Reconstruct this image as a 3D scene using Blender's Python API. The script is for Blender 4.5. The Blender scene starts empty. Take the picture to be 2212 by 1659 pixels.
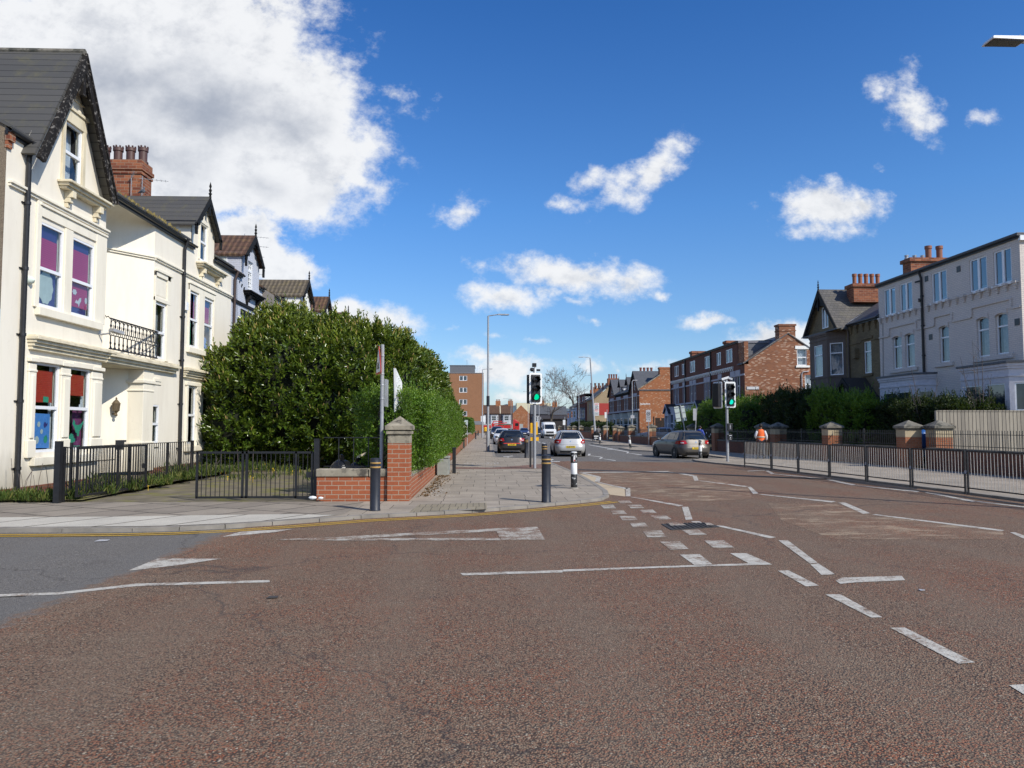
import bpy, bmesh, math, random
import numpy as np
from mathutils import Vector, Matrix, noise as mnoise

random.seed(11)
RNG = np.random.default_rng(11)
scene = bpy.context.scene
COL = scene.collection
PI = math.pi

# ---------------------------------------------------------------- camera model (used to survey positions)
FPX = 1620.0; CXP = 1106.0; CYP = 829.5; EYE = 1.66
PITCH = math.atan(92.5 / FPX)
YAW = math.atan(56 / FPX * math.cos(PITCH))


def ray(x, y):
    a, b = (x - CXP) / FPX, -(y - CYP) / FPX
    f = math.cos(PITCH) - b * math.sin(PITCH)
    u = math.sin(PITCH) + b * math.cos(PITCH)
    return (a * math.cos(YAW) + f * math.sin(YAW), -a * math.sin(YAW) + f * math.cos(YAW), u)


def G(x, y, z=0.0):
    r = ray(x, y); k = (z - EYE) / r[2]
    return (r[0] * k, r[1] * k)


# ---------------------------------------------------------------- mesh builder
class MB:
    def __init__(s):
        s.v = []; s.f = []; s.m = []

    def add(s, vs, fs, mi=0):
        o = len(s.v)
        s.v.extend([tuple(p) for p in vs])
        for f in fs:
            s.f.append(tuple(i + o for i in f)); s.m.append(mi)

    def hexa(s, p, mi=0):
        s.add(p, [(0, 3, 2, 1), (4, 5, 6, 7), (0, 1, 5, 4), (1, 2, 6, 5), (2, 3, 7, 6), (3, 0, 4, 7)], mi)

    def box(s, x0, x1, y0, y1, z0, z1, mi=0):
        s.hexa([(x0, y0, z0), (x1, y0, z0), (x1, y1, z0), (x0, y1, z0), (x0, y0, z1), (x1, y0, z1), (x1, y1, z1), (x0, y1, z1)], mi)

    def bar(s, a, b, w, h, mi=0, up=(0, 0, 1)):
        a = Vector(a); b = Vector(b); d = (b - a).normalized()
        upv = Vector(up)
        if abs(d.dot(upv)) > .98: upv = Vector((0, 1, 0))
        r = d.cross(upv).normalized() * (w / 2); u = r.cross(d).normalized() * (h / 2)
        s.hexa([a - r - u, a + r - u, a + r + u, a - r + u, b - r - u, b + r - u, b + r + u, b - r + u], mi)

    def quad(s, pts, mi=0):
        s.add(pts, [tuple(range(len(pts)))], mi)

    def prism(s, pts, vec, mi=0):
        n = len(pts); v = Vector(vec)
        a = [Vector(p) for p in pts]; b = [p + v for p in a]
        s.add(a + b, [tuple(range(n))[::-1], tuple(range(n, 2 * n))] + [(i, (i + 1) % n, n + (i + 1) % n, n + i) for i in range(n)], mi)

    def tube(s, pts, r, n=8, mi=0, cap=True):
        pts = [Vector(p) for p in pts]; k = len(pts)
        rs = r if isinstance(r, (list, tuple)) else [r] * k
        rings = []; prev = None
        for i, p in enumerate(pts):
            d = (pts[min(i + 1, k - 1)] - pts[max(i - 1, 0)])
            if d.length < 1e-9: d = Vector((0, 0, 1))
            d.normalize()
            if prev is None:
                a = Vector((1, 0, 0)) if abs(d.x) < .9 else Vector((0, 1, 0))
                prev = (a - d * a.dot(d)).normalized()
            else:
                prev = (prev - d * prev.dot(d)).normalized()
            c = d.cross(prev)
            rings.append([p + (prev * math.cos(2 * PI * j / n) + c * math.sin(2 * PI * j / n)) * rs[i] for j in range(n)])
        vs = [q for rr in rings for q in rr]
        fs = [(i * n + j, i * n + (j + 1) % n, (i + 1) * n + (j + 1) % n, (i + 1) * n + j) for i in range(k - 1) for j in range(n)]
        if cap:
            fs.append(tuple(range(n))[::-1]); fs.append(tuple((k - 1) * n + j for j in range(n)))
        s.add(vs, fs, mi)

    def lathe(s, c, prof, n=16, mi=0, sq=False):
        x, y, z = c; k = len(prof)
        off = PI / 4 if sq else 0
        vs = [(x + r * math.cos(off + 2 * PI * j / n), y + r * math.sin(off + 2 * PI * j / n), z + h) for r, h in prof for j in range(n)]
        fs = [(i * n + j, i * n + (j + 1) % n, (i + 1) * n + (j + 1) % n, (i + 1) * n + j) for i in range(k - 1) for j in range(n)]
        fs.append(tuple(range(n))[::-1]); fs.append(tuple((k - 1) * n + j for j in range(n)))
        s.add(vs, fs, mi)

    def ball(s, c, r, n=10, mi=0):
        rx, ry, rz = r if isinstance(r, (tuple, list)) else (r, r, r)
        m = max(4, n // 2)
        vs = [(c[0], c[1], c[2] - rz)]
        for i in range(1, m):
            a = -PI / 2 + PI * i / m
            vs += [(c[0] + rx * math.cos(a) * math.cos(2 * PI * j / n), c[1] + ry * math.cos(a) * math.sin(2 * PI * j / n), c[2] + rz * math.sin(a)) for j in range(n)]
        vs.append((c[0], c[1], c[2] + rz)); t = len(vs) - 1
        fs = [(0, 1 + (j + 1) % n, 1 + j) for j in range(n)]
        for i in range(m - 2):
            fs += [(1 + i * n + j, 1 + i * n + (j + 1) % n, 1 + (i + 1) * n + (j + 1) % n, 1 + (i + 1) * n + j) for j in range(n)]
        o = 1 + (m - 2) * n
        fs += [(o + j, o + (j + 1) % n, t) for j in range(n)]
        s.add(vs, fs, mi)

    def disc(s, c, r, axis, n=20, mi=0, r2=None):
        c = Vector(c); ax = Vector(axis).normalized()
        a = Vector((0, 0, 1)) if abs(ax.z) < .9 else Vector((1, 0, 0))
        u = (a - ax * a.dot(ax)).normalized(); w = ax.cross(u)
        s.add([c + u * math.cos(2 * PI * j / n) * r + w * math.sin(2 * PI * j / n) * (r2 or r) for j in range(n)], [tuple(range(n))], mi)

    def xform(s, M):
        s.v = [tuple(M @ Vector(p)) for p in s.v]
        return s

    def build(s, name, mat, parent=None, smooth=False, bevel=0, local=False, recalc=True):
        me = bpy.data.meshes.new(name)
        vs = s.v
        loc = Vector((0, 0, 0))
        if not local:
            if parent is not None:
                q = parent; off = Vector((0, 0, 0))
                while q is not None:
                    off += q.location; q = q.parent
                vs = [tuple(Vector(p) - off) for p in vs]
            else:
                xs = [p[0] for p in vs]; ys = [p[1] for p in vs]; zs = [p[2] for p in vs]
                loc = Vector(((min(xs) + max(xs)) / 2, (min(ys) + max(ys)) / 2, min(zs)))
                vs = [tuple(Vector(p) - loc) for p in vs]
        me.from_pydata([tuple(p) for p in vs], [], s.f)
        mats = mat if isinstance(mat, (list, tuple)) else [mat]
        for m in mats: me.materials.append(m)
        if len(mats) > 1: me.polygons.foreach_set('material_index', s.m)
        if recalc:
            bm = bmesh.new(); bm.from_mesh(me); bmesh.ops.recalc_face_normals(bm, faces=bm.faces); bm.to_mesh(me); bm.free()
        if smooth:
            me.polygons.foreach_set('use_smooth', [True] * len(me.polygons))
        o = bpy.data.objects.new(name, me); COL.objects.link(o)
        o.location = loc
        if parent is not None: o.parent = parent
        if bevel:
            b = o.modifiers.new('bev', 'BEVEL'); b.width = bevel; b.segments = 2; b.limit_method = 'ANGLE'; b.angle_limit = .7
        if smooth and hasattr(me, 'set_sharp_from_angle'): me.set_sharp_from_angle(angle=.7)
        return o


def tag(o, label=None, cat=None, group=None, kind=None):
    if label: o['label'] = label
    if cat: o['category'] = cat
    if group: o['group'] = group
    if kind: o['kind'] = kind
    return o


def thing(name, label, cat, loc=(0, 0, 0), rz=0, group=None):
    o = bpy.data.objects.new(name, None); COL.objects.link(o)
    o.location = loc; o.rotation_euler = (0, 0, rz); o.empty_display_size = .2
    return tag(o, label, cat, group)


def copy_tree(o, parent=None):
    c = o.copy(); COL.objects.link(c)
    if parent is not None: c.parent = parent
    for ch in list(o.children): copy_tree(ch, c)
    return c


def struct(name, mb, mat, **k):
    o = mb.build(name, mat, None, **k); o['kind'] = 'structure'; return o


class Fac:
    """a wall plane: u along the wall, w out of it, z up"""
    def __init__(s, O, U, N):
        s.O = Vector(O); s.U = Vector(U).normalized(); s.N = Vector(N).normalized()

    def p(s, u, w, z):
        return s.O + s.U * u + s.N * w + Vector((0, 0, z))


def fb(mb, f, u0, u1, w0, w1, z0, z1, mi=0):
    mb.hexa([f.p(u0, w0, z0), f.p(u1, w0, z0), f.p(u1, w1, z0), f.p(u0, w1, z0), f.p(u0, w0, z1), f.p(u1, w0, z1), f.p(u1, w1, z1), f.p(u0, w1, z1)], mi)


def wall(mb, f, u0, u1, z0, top, holes=(), rev=.12, mi=0):
    """wall sheet with rectangular openings and reveals; top is a height or a list of (u, z)"""
    if not isinstance(top, (list, tuple)): top = [(u0, top), (u1, top)]
    us = sorted(set([u0, u1] + [t[0] for t in top] + [h[0] for h in holes] + [h[1] for h in holes]))
    us = [u for u in us if u0 - 1e-6 <= u <= u1 + 1e-6]
    for a, b in zip(us[:-1], us[1:]):
        if b - a < 1e-5: continue
        m = (a + b) / 2; ta = tb = None
        for (p, q) in zip(top[:-1], top[1:]):
            if p[0] <= m <= q[0] and q[0] > p[0]:
                s_ = (q[1] - p[1]) / (q[0] - p[0]); ta = p[1] + s_ * (a - p[0]); tb = p[1] + s_ * (b - p[0])
        hs = sorted([h for h in holes if h[0] <= m <= h[1]], key=lambda h: h[2])
        z = z0
        for h in hs:
            if h[2] > z + 1e-5: mb.quad([f.p(a, 0, z), f.p(b, 0, z), f.p(b, 0, h[2]), f.p(a, 0, h[2])], mi)
            z = h[3]
        mb.quad([f.p(a, 0, z), f.p(b, 0, z), f.p(b, 0, tb), f.p(a, 0, ta)], mi)
    for (a, b, c, d) in holes:
        mb.quad([f.p(a, 0, c), f.p(a, 0, d), f.p(a, -rev - .03, d), f.p(a, -rev - .03, c)], mi)
        mb.quad([f.p(b, 0, c), f.p(b, 0, d), f.p(b, -rev - .03, d), f.p(b, -rev - .03, c)], mi)
        mb.quad([f.p(a, 0, c), f.p(b, 0, c), f.p(b, -rev - .03, c), f.p(a, -rev - .03, c)], mi)
        mb.quad([f.p(a, 0, d), f.p(b, 0, d), f.p(b, -rev - .03, d), f.p(a, -rev - .03, d)], mi)


def text_mb(mb, s, size, M, mi=0, mirror=False, align='CENTER', extrude=0.0, bold=0.0, aspect=1.0):
    cu = bpy.data.curves.new('t', 'FONT'); cu.body = s; cu.size = size; cu.align_x = align; cu.align_y = 'CENTER'; cu.offset = bold
    cu.resolution_u = 3; cu.extrude = extrude
    o = bpy.data.objects.new('t', cu); COL.objects.link(o)
    dg = bpy.context.evaluated_depsgraph_get(); dg.update()
    me = bpy.data.meshes.new_from_object(o.evaluated_get(dg))
    mb.add([M @ Vector(((-1 if mirror else 1) * v.co.x * aspect, v.co.y, v.co.z)) for v in me.vertices], [tuple(p.vertices) for p in me.polygons], mi)
    bpy.data.objects.remove(o); bpy.data.curves.remove(cu); bpy.data.meshes.remove(me)


def face_matrix(o, right, up):
    r = Vector(right).normalized(); u = Vector(up).normalized(); n = r.cross(u)
    return Matrix(((r.x, u.x, n.x, o[0]), (r.y, u.y, n.y, o[1]), (r.z, u.z, n.z, o[2]), (0, 0, 0, 1)))
# ---------------------------------------------------------------- materials
def N(nt, t, ins=None, **pr):
    n = nt.nodes.new(t)
    for k, v in pr.items(): setattr(n, k, v)
    for k, v in (ins or {}).items():
        s = n.inputs[k]
        if isinstance(v, bpy.types.NodeSocket): nt.links.new(v, s)
        else:
            try: s.default_value = v
            except Exception: s.default_value = (*v, 1) if len(v) == 3 else v
    return n


def newmat(name):
    m = bpy.data.materials.new(name); m.use_nodes = True; nt = m.node_tree; nt.nodes.clear()
    out = N(nt, 'ShaderNodeOutputMaterial')
    return m, nt, out


def c4(c): return (c[0], c[1], c[2], 1)


def ramp(nt, fac, stops, interp='LINEAR'):
    r = N(nt, 'ShaderNodeValToRGB', {'Fac': fac}); cr = r.color_ramp; cr.interpolation = interp
    while len(cr.elements) > 1: cr.elements.remove(cr.elements[-1])
    cr.elements[0].position = stops[0][0]; cr.elements[0].color = c4(stops[0][1]) if not isinstance(stops[0][1], float) else (stops[0][1],) * 3 + (1,)
    for p, c in stops[1:]:
        e = cr.elements.new(p); e.color = c4(c) if not isinstance(c, float) else (c, c, c, 1)
    return r.outputs['Color']


def mixc(nt, fac, a, b, bt='MIX'):
    n = N(nt, 'ShaderNodeMix', data_type='RGBA', blend_type=bt)
    for i, v in ((0, fac), (6, a), (7, b)):
        if isinstance(v, bpy.types.NodeSocket): nt.links.new(v, n.inputs[i])
        else: n.inputs[i].default_value = v if i == 0 else c4(v)
    return n.outputs[2]


def math_(nt, op, a, b=None, c=None, clamp=False):
    n = N(nt, 'ShaderNodeMath', operation=op); n.use_clamp = clamp
    for i, v in enumerate((a, b, c)):
        if v is None: continue
        if isinstance(v, bpy.types.NodeSocket): nt.links.new(v, n.inputs[i])
        else: n.inputs[i].default_value = v
    return n.outputs[0]


def noise_(nt, vec, scale, detail=4, rough=.55, out='Fac'):
    n = N(nt, 'ShaderNodeTexNoise', {'Vector': vec, 'Scale': scale, 'Detail': detail, 'Roughness': rough})
    return n.outputs[out]


def wpos(nt): return N(nt, 'ShaderNodeNewGeometry').outputs['Position']


def wallvec(nt):
    """(horizontal along the wall, height) from world position and face normal"""
    g = N(nt, 'ShaderNodeNewGeometry')
    p = N(nt, 'ShaderNodeSeparateXYZ', {0: g.outputs['Position']}); n = N(nt, 'ShaderNodeSeparateXYZ', {0: g.outputs['True Normal']})
    ax = math_(nt, 'ABSOLUTE', n.outputs[0]); ay = math_(nt, 'ABSOLUTE', n.outputs[1])
    f = math_(nt, 'GREATER_THAN', ax, ay)
    u = math_(nt, 'ADD', math_(nt, 'MULTIPLY', f, p.outputs[1]), math_(nt, 'MULTIPLY', math_(nt, 'SUBTRACT', 1.0, f), p.outputs[0]))
    return N(nt, 'ShaderNodeCombineXYZ', {0: u, 1: p.outputs[2], 2: 0.0}).outputs[0]


def finish(nt, out, color, rough=.7, bump=None, bstr=.3, bdist=.01, metal=0.0, spec=.5, coat=0.0, alpha=None):
    b = N(nt, 'ShaderNodeBsdfPrincipled', {'Roughness': rough, 'Metallic': metal, 'Specular IOR Level': spec, 'Coat Weight': coat, 'Coat Roughness': .05})
    if isinstance(color, bpy.types.NodeSocket): nt.links.new(color, b.inputs['Base Color'])
    else: b.inputs['Base Color'].default_value = c4(color)
    if bump is not None:
        bn = N(nt, 'ShaderNodeBump', {'Strength': bstr, 'Distance': bdist, 'Height': bump}); nt.links.new(bn.outputs[0], b.inputs['Normal'])
    nt.links.new(b.outputs[0], out.inputs['Surface'])
    return b


def simple(name, col, rough=.6, metal=0.0, var=.12, scale=6.0, bump=0.0, spec=.5, coat=0.0, dirt=None):
    m, nt, out = newmat(name); p = wpos(nt)
    n = noise_(nt, p, scale, 5)
    lo = tuple(c * (1 - var) for c in col); hi = tuple(min(1, c * (1 + var)) for c in col)
    c = ramp(nt, n, [(.25, lo), (.75, hi)])
    if dirt:
        d = ramp(nt, noise_(nt, p, dirt[1], 6, .65), [(dirt[2], 0.0), (dirt[2] + .12, 1.0)])
        c = mixc(nt, d, c, dirt[0])
    r = math_(nt, 'MULTIPLY_ADD', n, .2, rough - .1, clamp=True)
    finish(nt, out, c, r, noise_(nt, p, scale * 12, 4) if bump else None, bump, .01, metal, spec, coat)
    return m


def brickmat(name, c1, c2, mortar, pale=None, pale_t=.62, bw=.235, bh=.082, dark=None, bstr=.4, soot=.25):
    m, nt, out = newmat(name); v = wallvec(nt); p = wpos(nt)
    b = N(nt, 'ShaderNodeTexBrick', {'Vector': v, 'Color1': c4(c1), 'Color2': c4(c2), 'Mortar': c4(mortar), 'Scale': 1.0, 'Mortar Size': .0085, 'Mortar Smooth': .2, 'Bias': 0.0, 'Brick Width': bw, 'Row Height': bh})
    c = b.outputs['Color']
    if pale:
        # a few bricks much paler than the rest: constant noise per brick
        bp = N(nt, 'ShaderNodeTexBrick', {'Vector': v, 'Color1': (0, 0, 0, 1), 'Color2': (1, 1, 1, 1), 'Mortar': (0, 0, 0, 1), 'Scale': 1.0, 'Mortar Size': .0085, 'Bias': 0.0, 'Brick Width': bw, 'Row Height': bh})
        k = ramp(nt, bp.outputs['Color'], [(pale_t + .22, 0.0), (pale_t + .3, 1.0)])
        c = mixc(nt, math_(nt, 'MULTIPLY', k, .8), c, pale)
    big = noise_(nt, p, .7, 5, .6)
    c = mixc(nt, math_(nt, 'MULTIPLY', ramp(nt, big, [(.35, 0.0), (.75, 1.0)]), soot), c, dark or (.05, .035, .03))
    fine = noise_(nt, p, 30, 3)
    c = mixc(nt, .35, c, ramp(nt, fine, [(.3, .45), (.7, 1.0)]), 'MULTIPLY')
    bh_ = math_(nt, 'SUBTRACT', math_(nt, 'MULTIPLY', fine, .3), b.outputs['Fac'])
    finish(nt, out, c, .88, bh_, bstr, .012, spec=.25)
    return m


def render_wall(name, col, stain, amt=.35, bump=.25):
    m, nt, out = newmat(name); p = wpos(nt)
    st = N(nt, 'ShaderNodeMapping', {'Vector': p, 'Scale': (1.6, 1.6, .35)}).outputs[0]
    n1 = noise_(nt, st, 1.6, 7, .65)
    n2 = noise_(nt, p, .35, 3)
    f = math_(nt, 'MULTIPLY', ramp(nt, n1, [(.45, 0.0), (.8, 1.0)]), amt)
    c = mixc(nt, f, col, stain)
    c = mixc(nt, math_(nt, 'MULTIPLY', n2, .25), c, tuple(x * .86 for x in col))
    z = N(nt, 'ShaderNodeSeparateXYZ', {0: p}).outputs[2]
    base = N(nt, 'ShaderNodeMapRange', {'Value': math_(nt, 'ADD', z, math_(nt, 'MULTIPLY', n1, -1.2)), 'From Min': .5, 'From Max': -.25, 'To Min': 0.0, 'To Max': .55}).outputs[0]
    c = mixc(nt, base, c, (.24, .21, .15))
    drip = N(nt, 'ShaderNodeMapping', {'Vector': p, 'Scale': (7, 7, .22)}).outputs[0]
    c = mixc(nt, math_(nt, 'MULTIPLY', ramp(nt, noise_(nt, drip, 1.3, 4, .6), [(.6, 0.0), (.78, 1.0)]), .12), c, stain)
    cr = N(nt, 'ShaderNodeTexVoronoi', {'Vector': N(nt, 'ShaderNodeVectorMath', {0: p, 1: N(nt, 'ShaderNodeVectorMath', {0: noise_(nt, p, 1.7, 4, out='Color'), 1: (.9, .9, .9)}, operation='MULTIPLY').outputs[0]}, operation='ADD').outputs[0], 'Scale': .45}, feature='DISTANCE_TO_EDGE').outputs['Distance']
    c = mixc(nt, ramp(nt, cr, [(.001, .10), (.004, 0.0)]), c, tuple(x * .6 for x in stain))
    fine = noise_(nt, p, 90, 3)
    finish(nt, out, c, .85, fine, bump, .006, spec=.3)
    return m


def pebbledash(name, a, b):
    m, nt, out = newmat(name); p = wpos(nt)
    v = N(nt, 'ShaderNodeTexVoronoi', {'Vector': p, 'Scale': 70.0})
    c = mixc(nt, N(nt, 'ShaderNodeSeparateColor', {0: v.outputs['Color']}).outputs[0], a, b)
    c = mixc(nt, .3, c, ramp(nt, noise_(nt, p, 1.2, 5), [(.3, .5), (.7, 1.0)]), 'MULTIPLY')
    finish(nt, out, c, .95, v.outputs['Distance'], .7, .02, spec=.2)
    return m


def slatemat(name, c1, c2, moss=(.13, .12, .06), w=.3, h=.2, mossamt=.4, wave=False):
    m, nt, out = newmat(name); v = wallvec(nt); p = wpos(nt)
    b = N(nt, 'ShaderNodeTexBrick', {'Vector': v, 'Color1': c4(c1), 'Color2': c4(c2), 'Mortar': c4(tuple(x * .25 for x in c1)), 'Scale': 1.0, 'Mortar Size': .008, 'Mortar Smooth': .3, 'Bias': 0.0, 'Brick Width': w, 'Row Height': h})
    mo = ramp(nt, noise_(nt, p, 2.2, 7, .7), [(.52, 0.0), (.72, 1.0)])
    c = mixc(nt, math_(nt, 'MULTIPLY', mo, mossamt), b.outputs['Color'], moss)
    sep = N(nt, 'ShaderNodeSeparateXYZ', {0: v})
    saw = math_(nt, 'FRACT', math_(nt, 'DIVIDE', sep.outputs[1], h))
    hgt = math_(nt, 'SUBTRACT', math_(nt, 'MULTIPLY', saw, -1.0), b.outputs['Fac'])
    if wave:
        sn = math_(nt, 'SINE', math_(nt, 'MULTIPLY', sep.outputs[0], 2 * PI / w))
        hgt = math_(nt, 'ADD', hgt, sn)
        c = mixc(nt, .55, c, ramp(nt, math_(nt, 'MULTIPLY_ADD', sn, .5, .5), [(0.0, .25), (.6, 1.0)]), 'MULTIPLY')
    c = mixc(nt, .5, c, ramp(nt, saw, [(.0, .35), (.12, 1.0)]), 'MULTIPLY')
    finish(nt, out, c, .6 if not wave else .85, hgt, .5, .03, spec=.4)
    return m


def pavemat(name, c1, c2, joint, w, h, rot=0.0, off=.5, stain=(.10, .09, .075), amt=.4, js=.008):
    m, nt, out = newmat(name); p = wpos(nt)
    v = N(nt, 'ShaderNodeMapping', {'Vector': p, 'Rotation': (0, 0, rot)}).outputs[0]
    wob = N(nt, 'ShaderNodeVectorMath', {0: v, 1: N(nt, 'ShaderNodeVectorMath', {0: noise_(nt, p, 1.1, 2, out='Color'), 1: (.05, .05, 0)}, operation='MULTIPLY').outputs[0]}, operation='ADD').outputs[0]
    b = N(nt, 'ShaderNodeTexBrick', {'Vector': wob, 'Color1': c4(c1), 'Color2': c4(c2), 'Mortar': c4(joint), 'Scale': 1.0, 'Mortar Size': js, 'Mortar Smooth': .2, 'Bias': -.1, 'Brick Width': w, 'Row Height': h})
    b.offset = off; b.squash = 1.45 if js < .01 else 1.0; b.squash_frequency = 3; b.offset_frequency = 2
    n = noise_(nt, p, 1.3, 8, .68)
    c = mixc(nt, math_(nt, 'MULTIPLY', ramp(nt, n, [(.42, 0.0), (.72, 1.0)]), amt), b.outputs['Color'], stain)
    sp = ramp(nt, noise_(nt, p, 55, 3), [(.3, .6), (.65, 1.0)])
    c = mixc(nt, .6, c, sp, 'MULTIPLY')
    # trodden gum spots
    gum = N(nt, 'ShaderNodeTexVoronoi', {'Vector': p, 'Scale': 2.6}).outputs['Distance']
    c = mixc(nt, ramp(nt, gum, [(.03, .45), (.05, 0.0)]), c, (.5, .48, .44))
    finish(nt, out, c, .88, math_(nt, 'SUBTRACT', math_(nt, 'MULTIPLY', noise_(nt, p, 70, 3), .4), b.outputs['Fac']), .35, .01, spec=.3)
    return m


def road_nodes(nt, kind='red'):
    """returns colour, height sockets for the surface dressing"""
    p = wpos(nt)
    warp = N(nt, 'ShaderNodeVectorMath', {0: p, 1: N(nt, 'ShaderNodeVectorMath', {0: noise_(nt, p, 30, 2, out='Color'), 1: (.02, .02, .02)}, operation='MULTIPLY').outputs[0]}, operation='ADD').outputs[0]
    v = N(nt, 'ShaderNodeTexVoronoi', {'Vector': warp, 'Scale': 74.0 if kind == 'red' else 90.0})
    d = v.outputs['Distance']
    rnd = N(nt, 'ShaderNodeSeparateColor', {0: v.outputs['Color']}).outputs[0]
    big = noise_(nt, p, .45, 6, .62)
    mid = noise_(nt, p, 2.4, 5, .6)
    if kind == 'red':
        chip = ramp(nt, rnd, [(0, (.40, .105, .042)), (.3, (.33, .125, .06)), (.5, (.24, .148, .09)), (.8, (.265, .18, .115)), (.95, (.35, .26, .17)), (1, (.50, .43, .33))])
        grey = ramp(nt, rnd, [(0, (.26, .15, .092)), (.5, (.262, .175, .112)), (.92, (.30, .215, .142)), (1, (.46, .38, .27))])
        k = ramp(nt, math_(nt, 'ADD', math_(nt, 'MULTIPLY', big, .7), math_(nt, 'MULTIPLY', mid, .3)), [(.40, .15), (.56, .92)])
        c = mixc(nt, k, chip, grey)
        gap = (.06, .04, .03)
        g = ramp(nt, d, [(.44, 0.0), (.66, .9)])
    else:
        c = ramp(nt, rnd, [(0, (.185, .17, .15)), (.6, (.235, .217, .192)), (1, (.33, .305, .275))])
        gap = (.085, .078, .068)
        g = ramp(nt, d, [(.38, 0.0), (.6, .8)])
        c = mixc(nt, math_(nt, 'MULTIPLY', ramp(nt, big, [(.35, 0.0), (.7, 1.0)]), .4), c, (.17, .157, .14))
    fine = noise_(nt, p, 26, 5, .7)
    c = mixc(nt, g, c, gap)
    c = mixc(nt, .5, c, ramp(nt, fine, [(.32, .42), (.6, 1.0)]), 'MULTIPLY')
    # tyre-polished lanes and dusty streaks
    st = N(nt, 'ShaderNodeMapping', {'Vector': p, 'Scale': (.35, 2.0, 1)}).outputs[0]
    s2 = ramp(nt, noise_(nt, st, 1.1, 7, .7), [(.55, 0.0), (.8, 1.0)])
    c = mixc(nt, math_(nt, 'MULTIPLY', s2, .35), c, (.27, .215, .15) if kind == 'red' else (.2, .195, .185))
    # wheel tracks along the main road, worn greyer; darker drips between them
    px_ = N(nt, 'ShaderNodeSeparateXYZ', {0: p})
    wig = math_(nt, 'ADD', px_.outputs[0], math_(nt, 'MULTIPLY', noise_(nt, p, .18, 3), 2.6))
    tr = math_(nt, 'MULTIPLY_ADD', math_(nt, 'SINE', math_(nt, 'MULTIPLY', wig, 3.6)), .5, .5)
    c = mixc(nt, math_(nt, 'MULTIPLY', ramp(nt, tr, [(.55, 0.0), (1.0, 1.0)]), .26), c, (.20, .15, .105) if kind == 'red' else (.15, .145, .135))
    cr = N(nt, 'ShaderNodeTexVoronoi', {'Vector': N(nt, 'ShaderNodeVectorMath', {0: p, 1: N(nt, 'ShaderNodeVectorMath', {0: noise_(nt, p, .9, 5, out='Color'), 1: (1.6, 1.6, 0)}, operation='MULTIPLY').outputs[0]}, operation='ADD').outputs[0], 'Scale': .16}, feature='DISTANCE_TO_EDGE').outputs['Distance']
    c = mixc(nt, ramp(nt, cr, [(.0012, .6), (.004, 0.0)]), c, (.05, .043, .04))
    # small oil spots and patches
    ns = ramp(nt, noise_(nt, p, .9, 3), [(.66, 0.0), (.78, 1.0)])
    c = mixc(nt, math_(nt, 'MULTIPLY', ns, .35), c, (.06, .05, .048))
    h = math_(nt, 'SUBTRACT', 1.0, d)
    return c, h, p


def roadmat(name, kind):
    m, nt, out = newmat(name); c, h, p = road_nodes(nt, kind)
    finish(nt, out, c, .85, h, .85 if kind == 'red' else .45, .012, spec=.35)
    return m


def paintmat(name, col, kind='red', wear=.5, edge=.12):
    m, nt, out = newmat(name); c, h, p = road_nodes(nt, kind)
    n = math_(nt, 'ADD', math_(nt, 'MULTIPLY', noise_(nt, p, 3.5, 3), .45), math_(nt, 'MULTIPLY', noise_(nt, p, 38, 5, .75), .55))
    f = ramp(nt, n, [(wear - edge, 0.0), (wear, 1.0)])
    pc = mixc(nt, .6, col, ramp(nt, noise_(nt, p, 14, 5), [(.3, .62), (.7, 1.0)]), 'MULTIPLY')
    c = mixc(nt, f, c, pc)
    finish(nt, out, c, .8, h, .5, .008, spec=.3)
    return m


def patchmat(name, col, kind='red', lo=.45, hi=.6, stretch=(.5, 2.2, 1)):
    m, nt, out = newmat(name); c, h, p = road_nodes(nt, kind)
    st = N(nt, 'ShaderNodeMapping', {'Vector': p, 'Scale': stretch}).outputs[0]
    f = ramp(nt, noise_(nt, st, 1.6, 8, .72), [(lo, 0.0), (hi, .85)])
    c = mixc(nt, f, c, col)
    finish(nt, out, c, .9, h, .5, .01, spec=.3)
    return m


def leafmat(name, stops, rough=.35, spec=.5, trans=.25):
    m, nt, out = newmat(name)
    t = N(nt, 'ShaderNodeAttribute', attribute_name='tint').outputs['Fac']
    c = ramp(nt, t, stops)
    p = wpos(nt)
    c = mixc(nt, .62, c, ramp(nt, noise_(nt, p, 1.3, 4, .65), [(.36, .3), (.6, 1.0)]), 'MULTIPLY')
    b = N(nt, 'ShaderNodeBsdfPrincipled', {'Roughness': rough, 'Specular IOR Level': spec, 'Base Color': c})
    tr = N(nt, 'ShaderNodeBsdfTranslucent', {'Color': mixc(nt, .5, c, (.25, .35, .03))})
    mx = N(nt, 'ShaderNodeMixShader', {0: trans, 1: b.outputs[0], 2: tr.outputs[0]})
    nt.links.new(mx.outputs[0], out.inputs['Surface'])
    return m


def glassmat(name, tint=(.75, .8, .82), refl=.18):
    m, nt, out = newmat(name)
    ge = N(nt, 'ShaderNodeNewGeometry')
    c = math_(nt, 'ABSOLUTE', N(nt, 'ShaderNodeVectorMath', {0: ge.outputs['Incoming'], 1: ge.outputs['Normal']}, operation='DOT_PRODUCT').outputs['Value'])
    f = math_(nt, 'MULTIPLY_ADD', math_(nt, 'POWER', math_(nt, 'SUBTRACT', 1.0, c, clamp=True), 4.0), .8, refl * .5, clamp=True)
    tr = N(nt, 'ShaderNodeBsdfTransparent', {'Color': c4(tint)})
    gl = N(nt, 'ShaderNodeBsdfGlossy', {'Color': (1, 1, 1, 1), 'Roughness': .015})
    mx = N(nt, 'ShaderNodeMixShader', {0: f, 1: tr.outputs[0], 2: gl.outputs[0]})
    nt.links.new(mx.outputs[0], out.inputs['Surface'])
    return m


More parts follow.
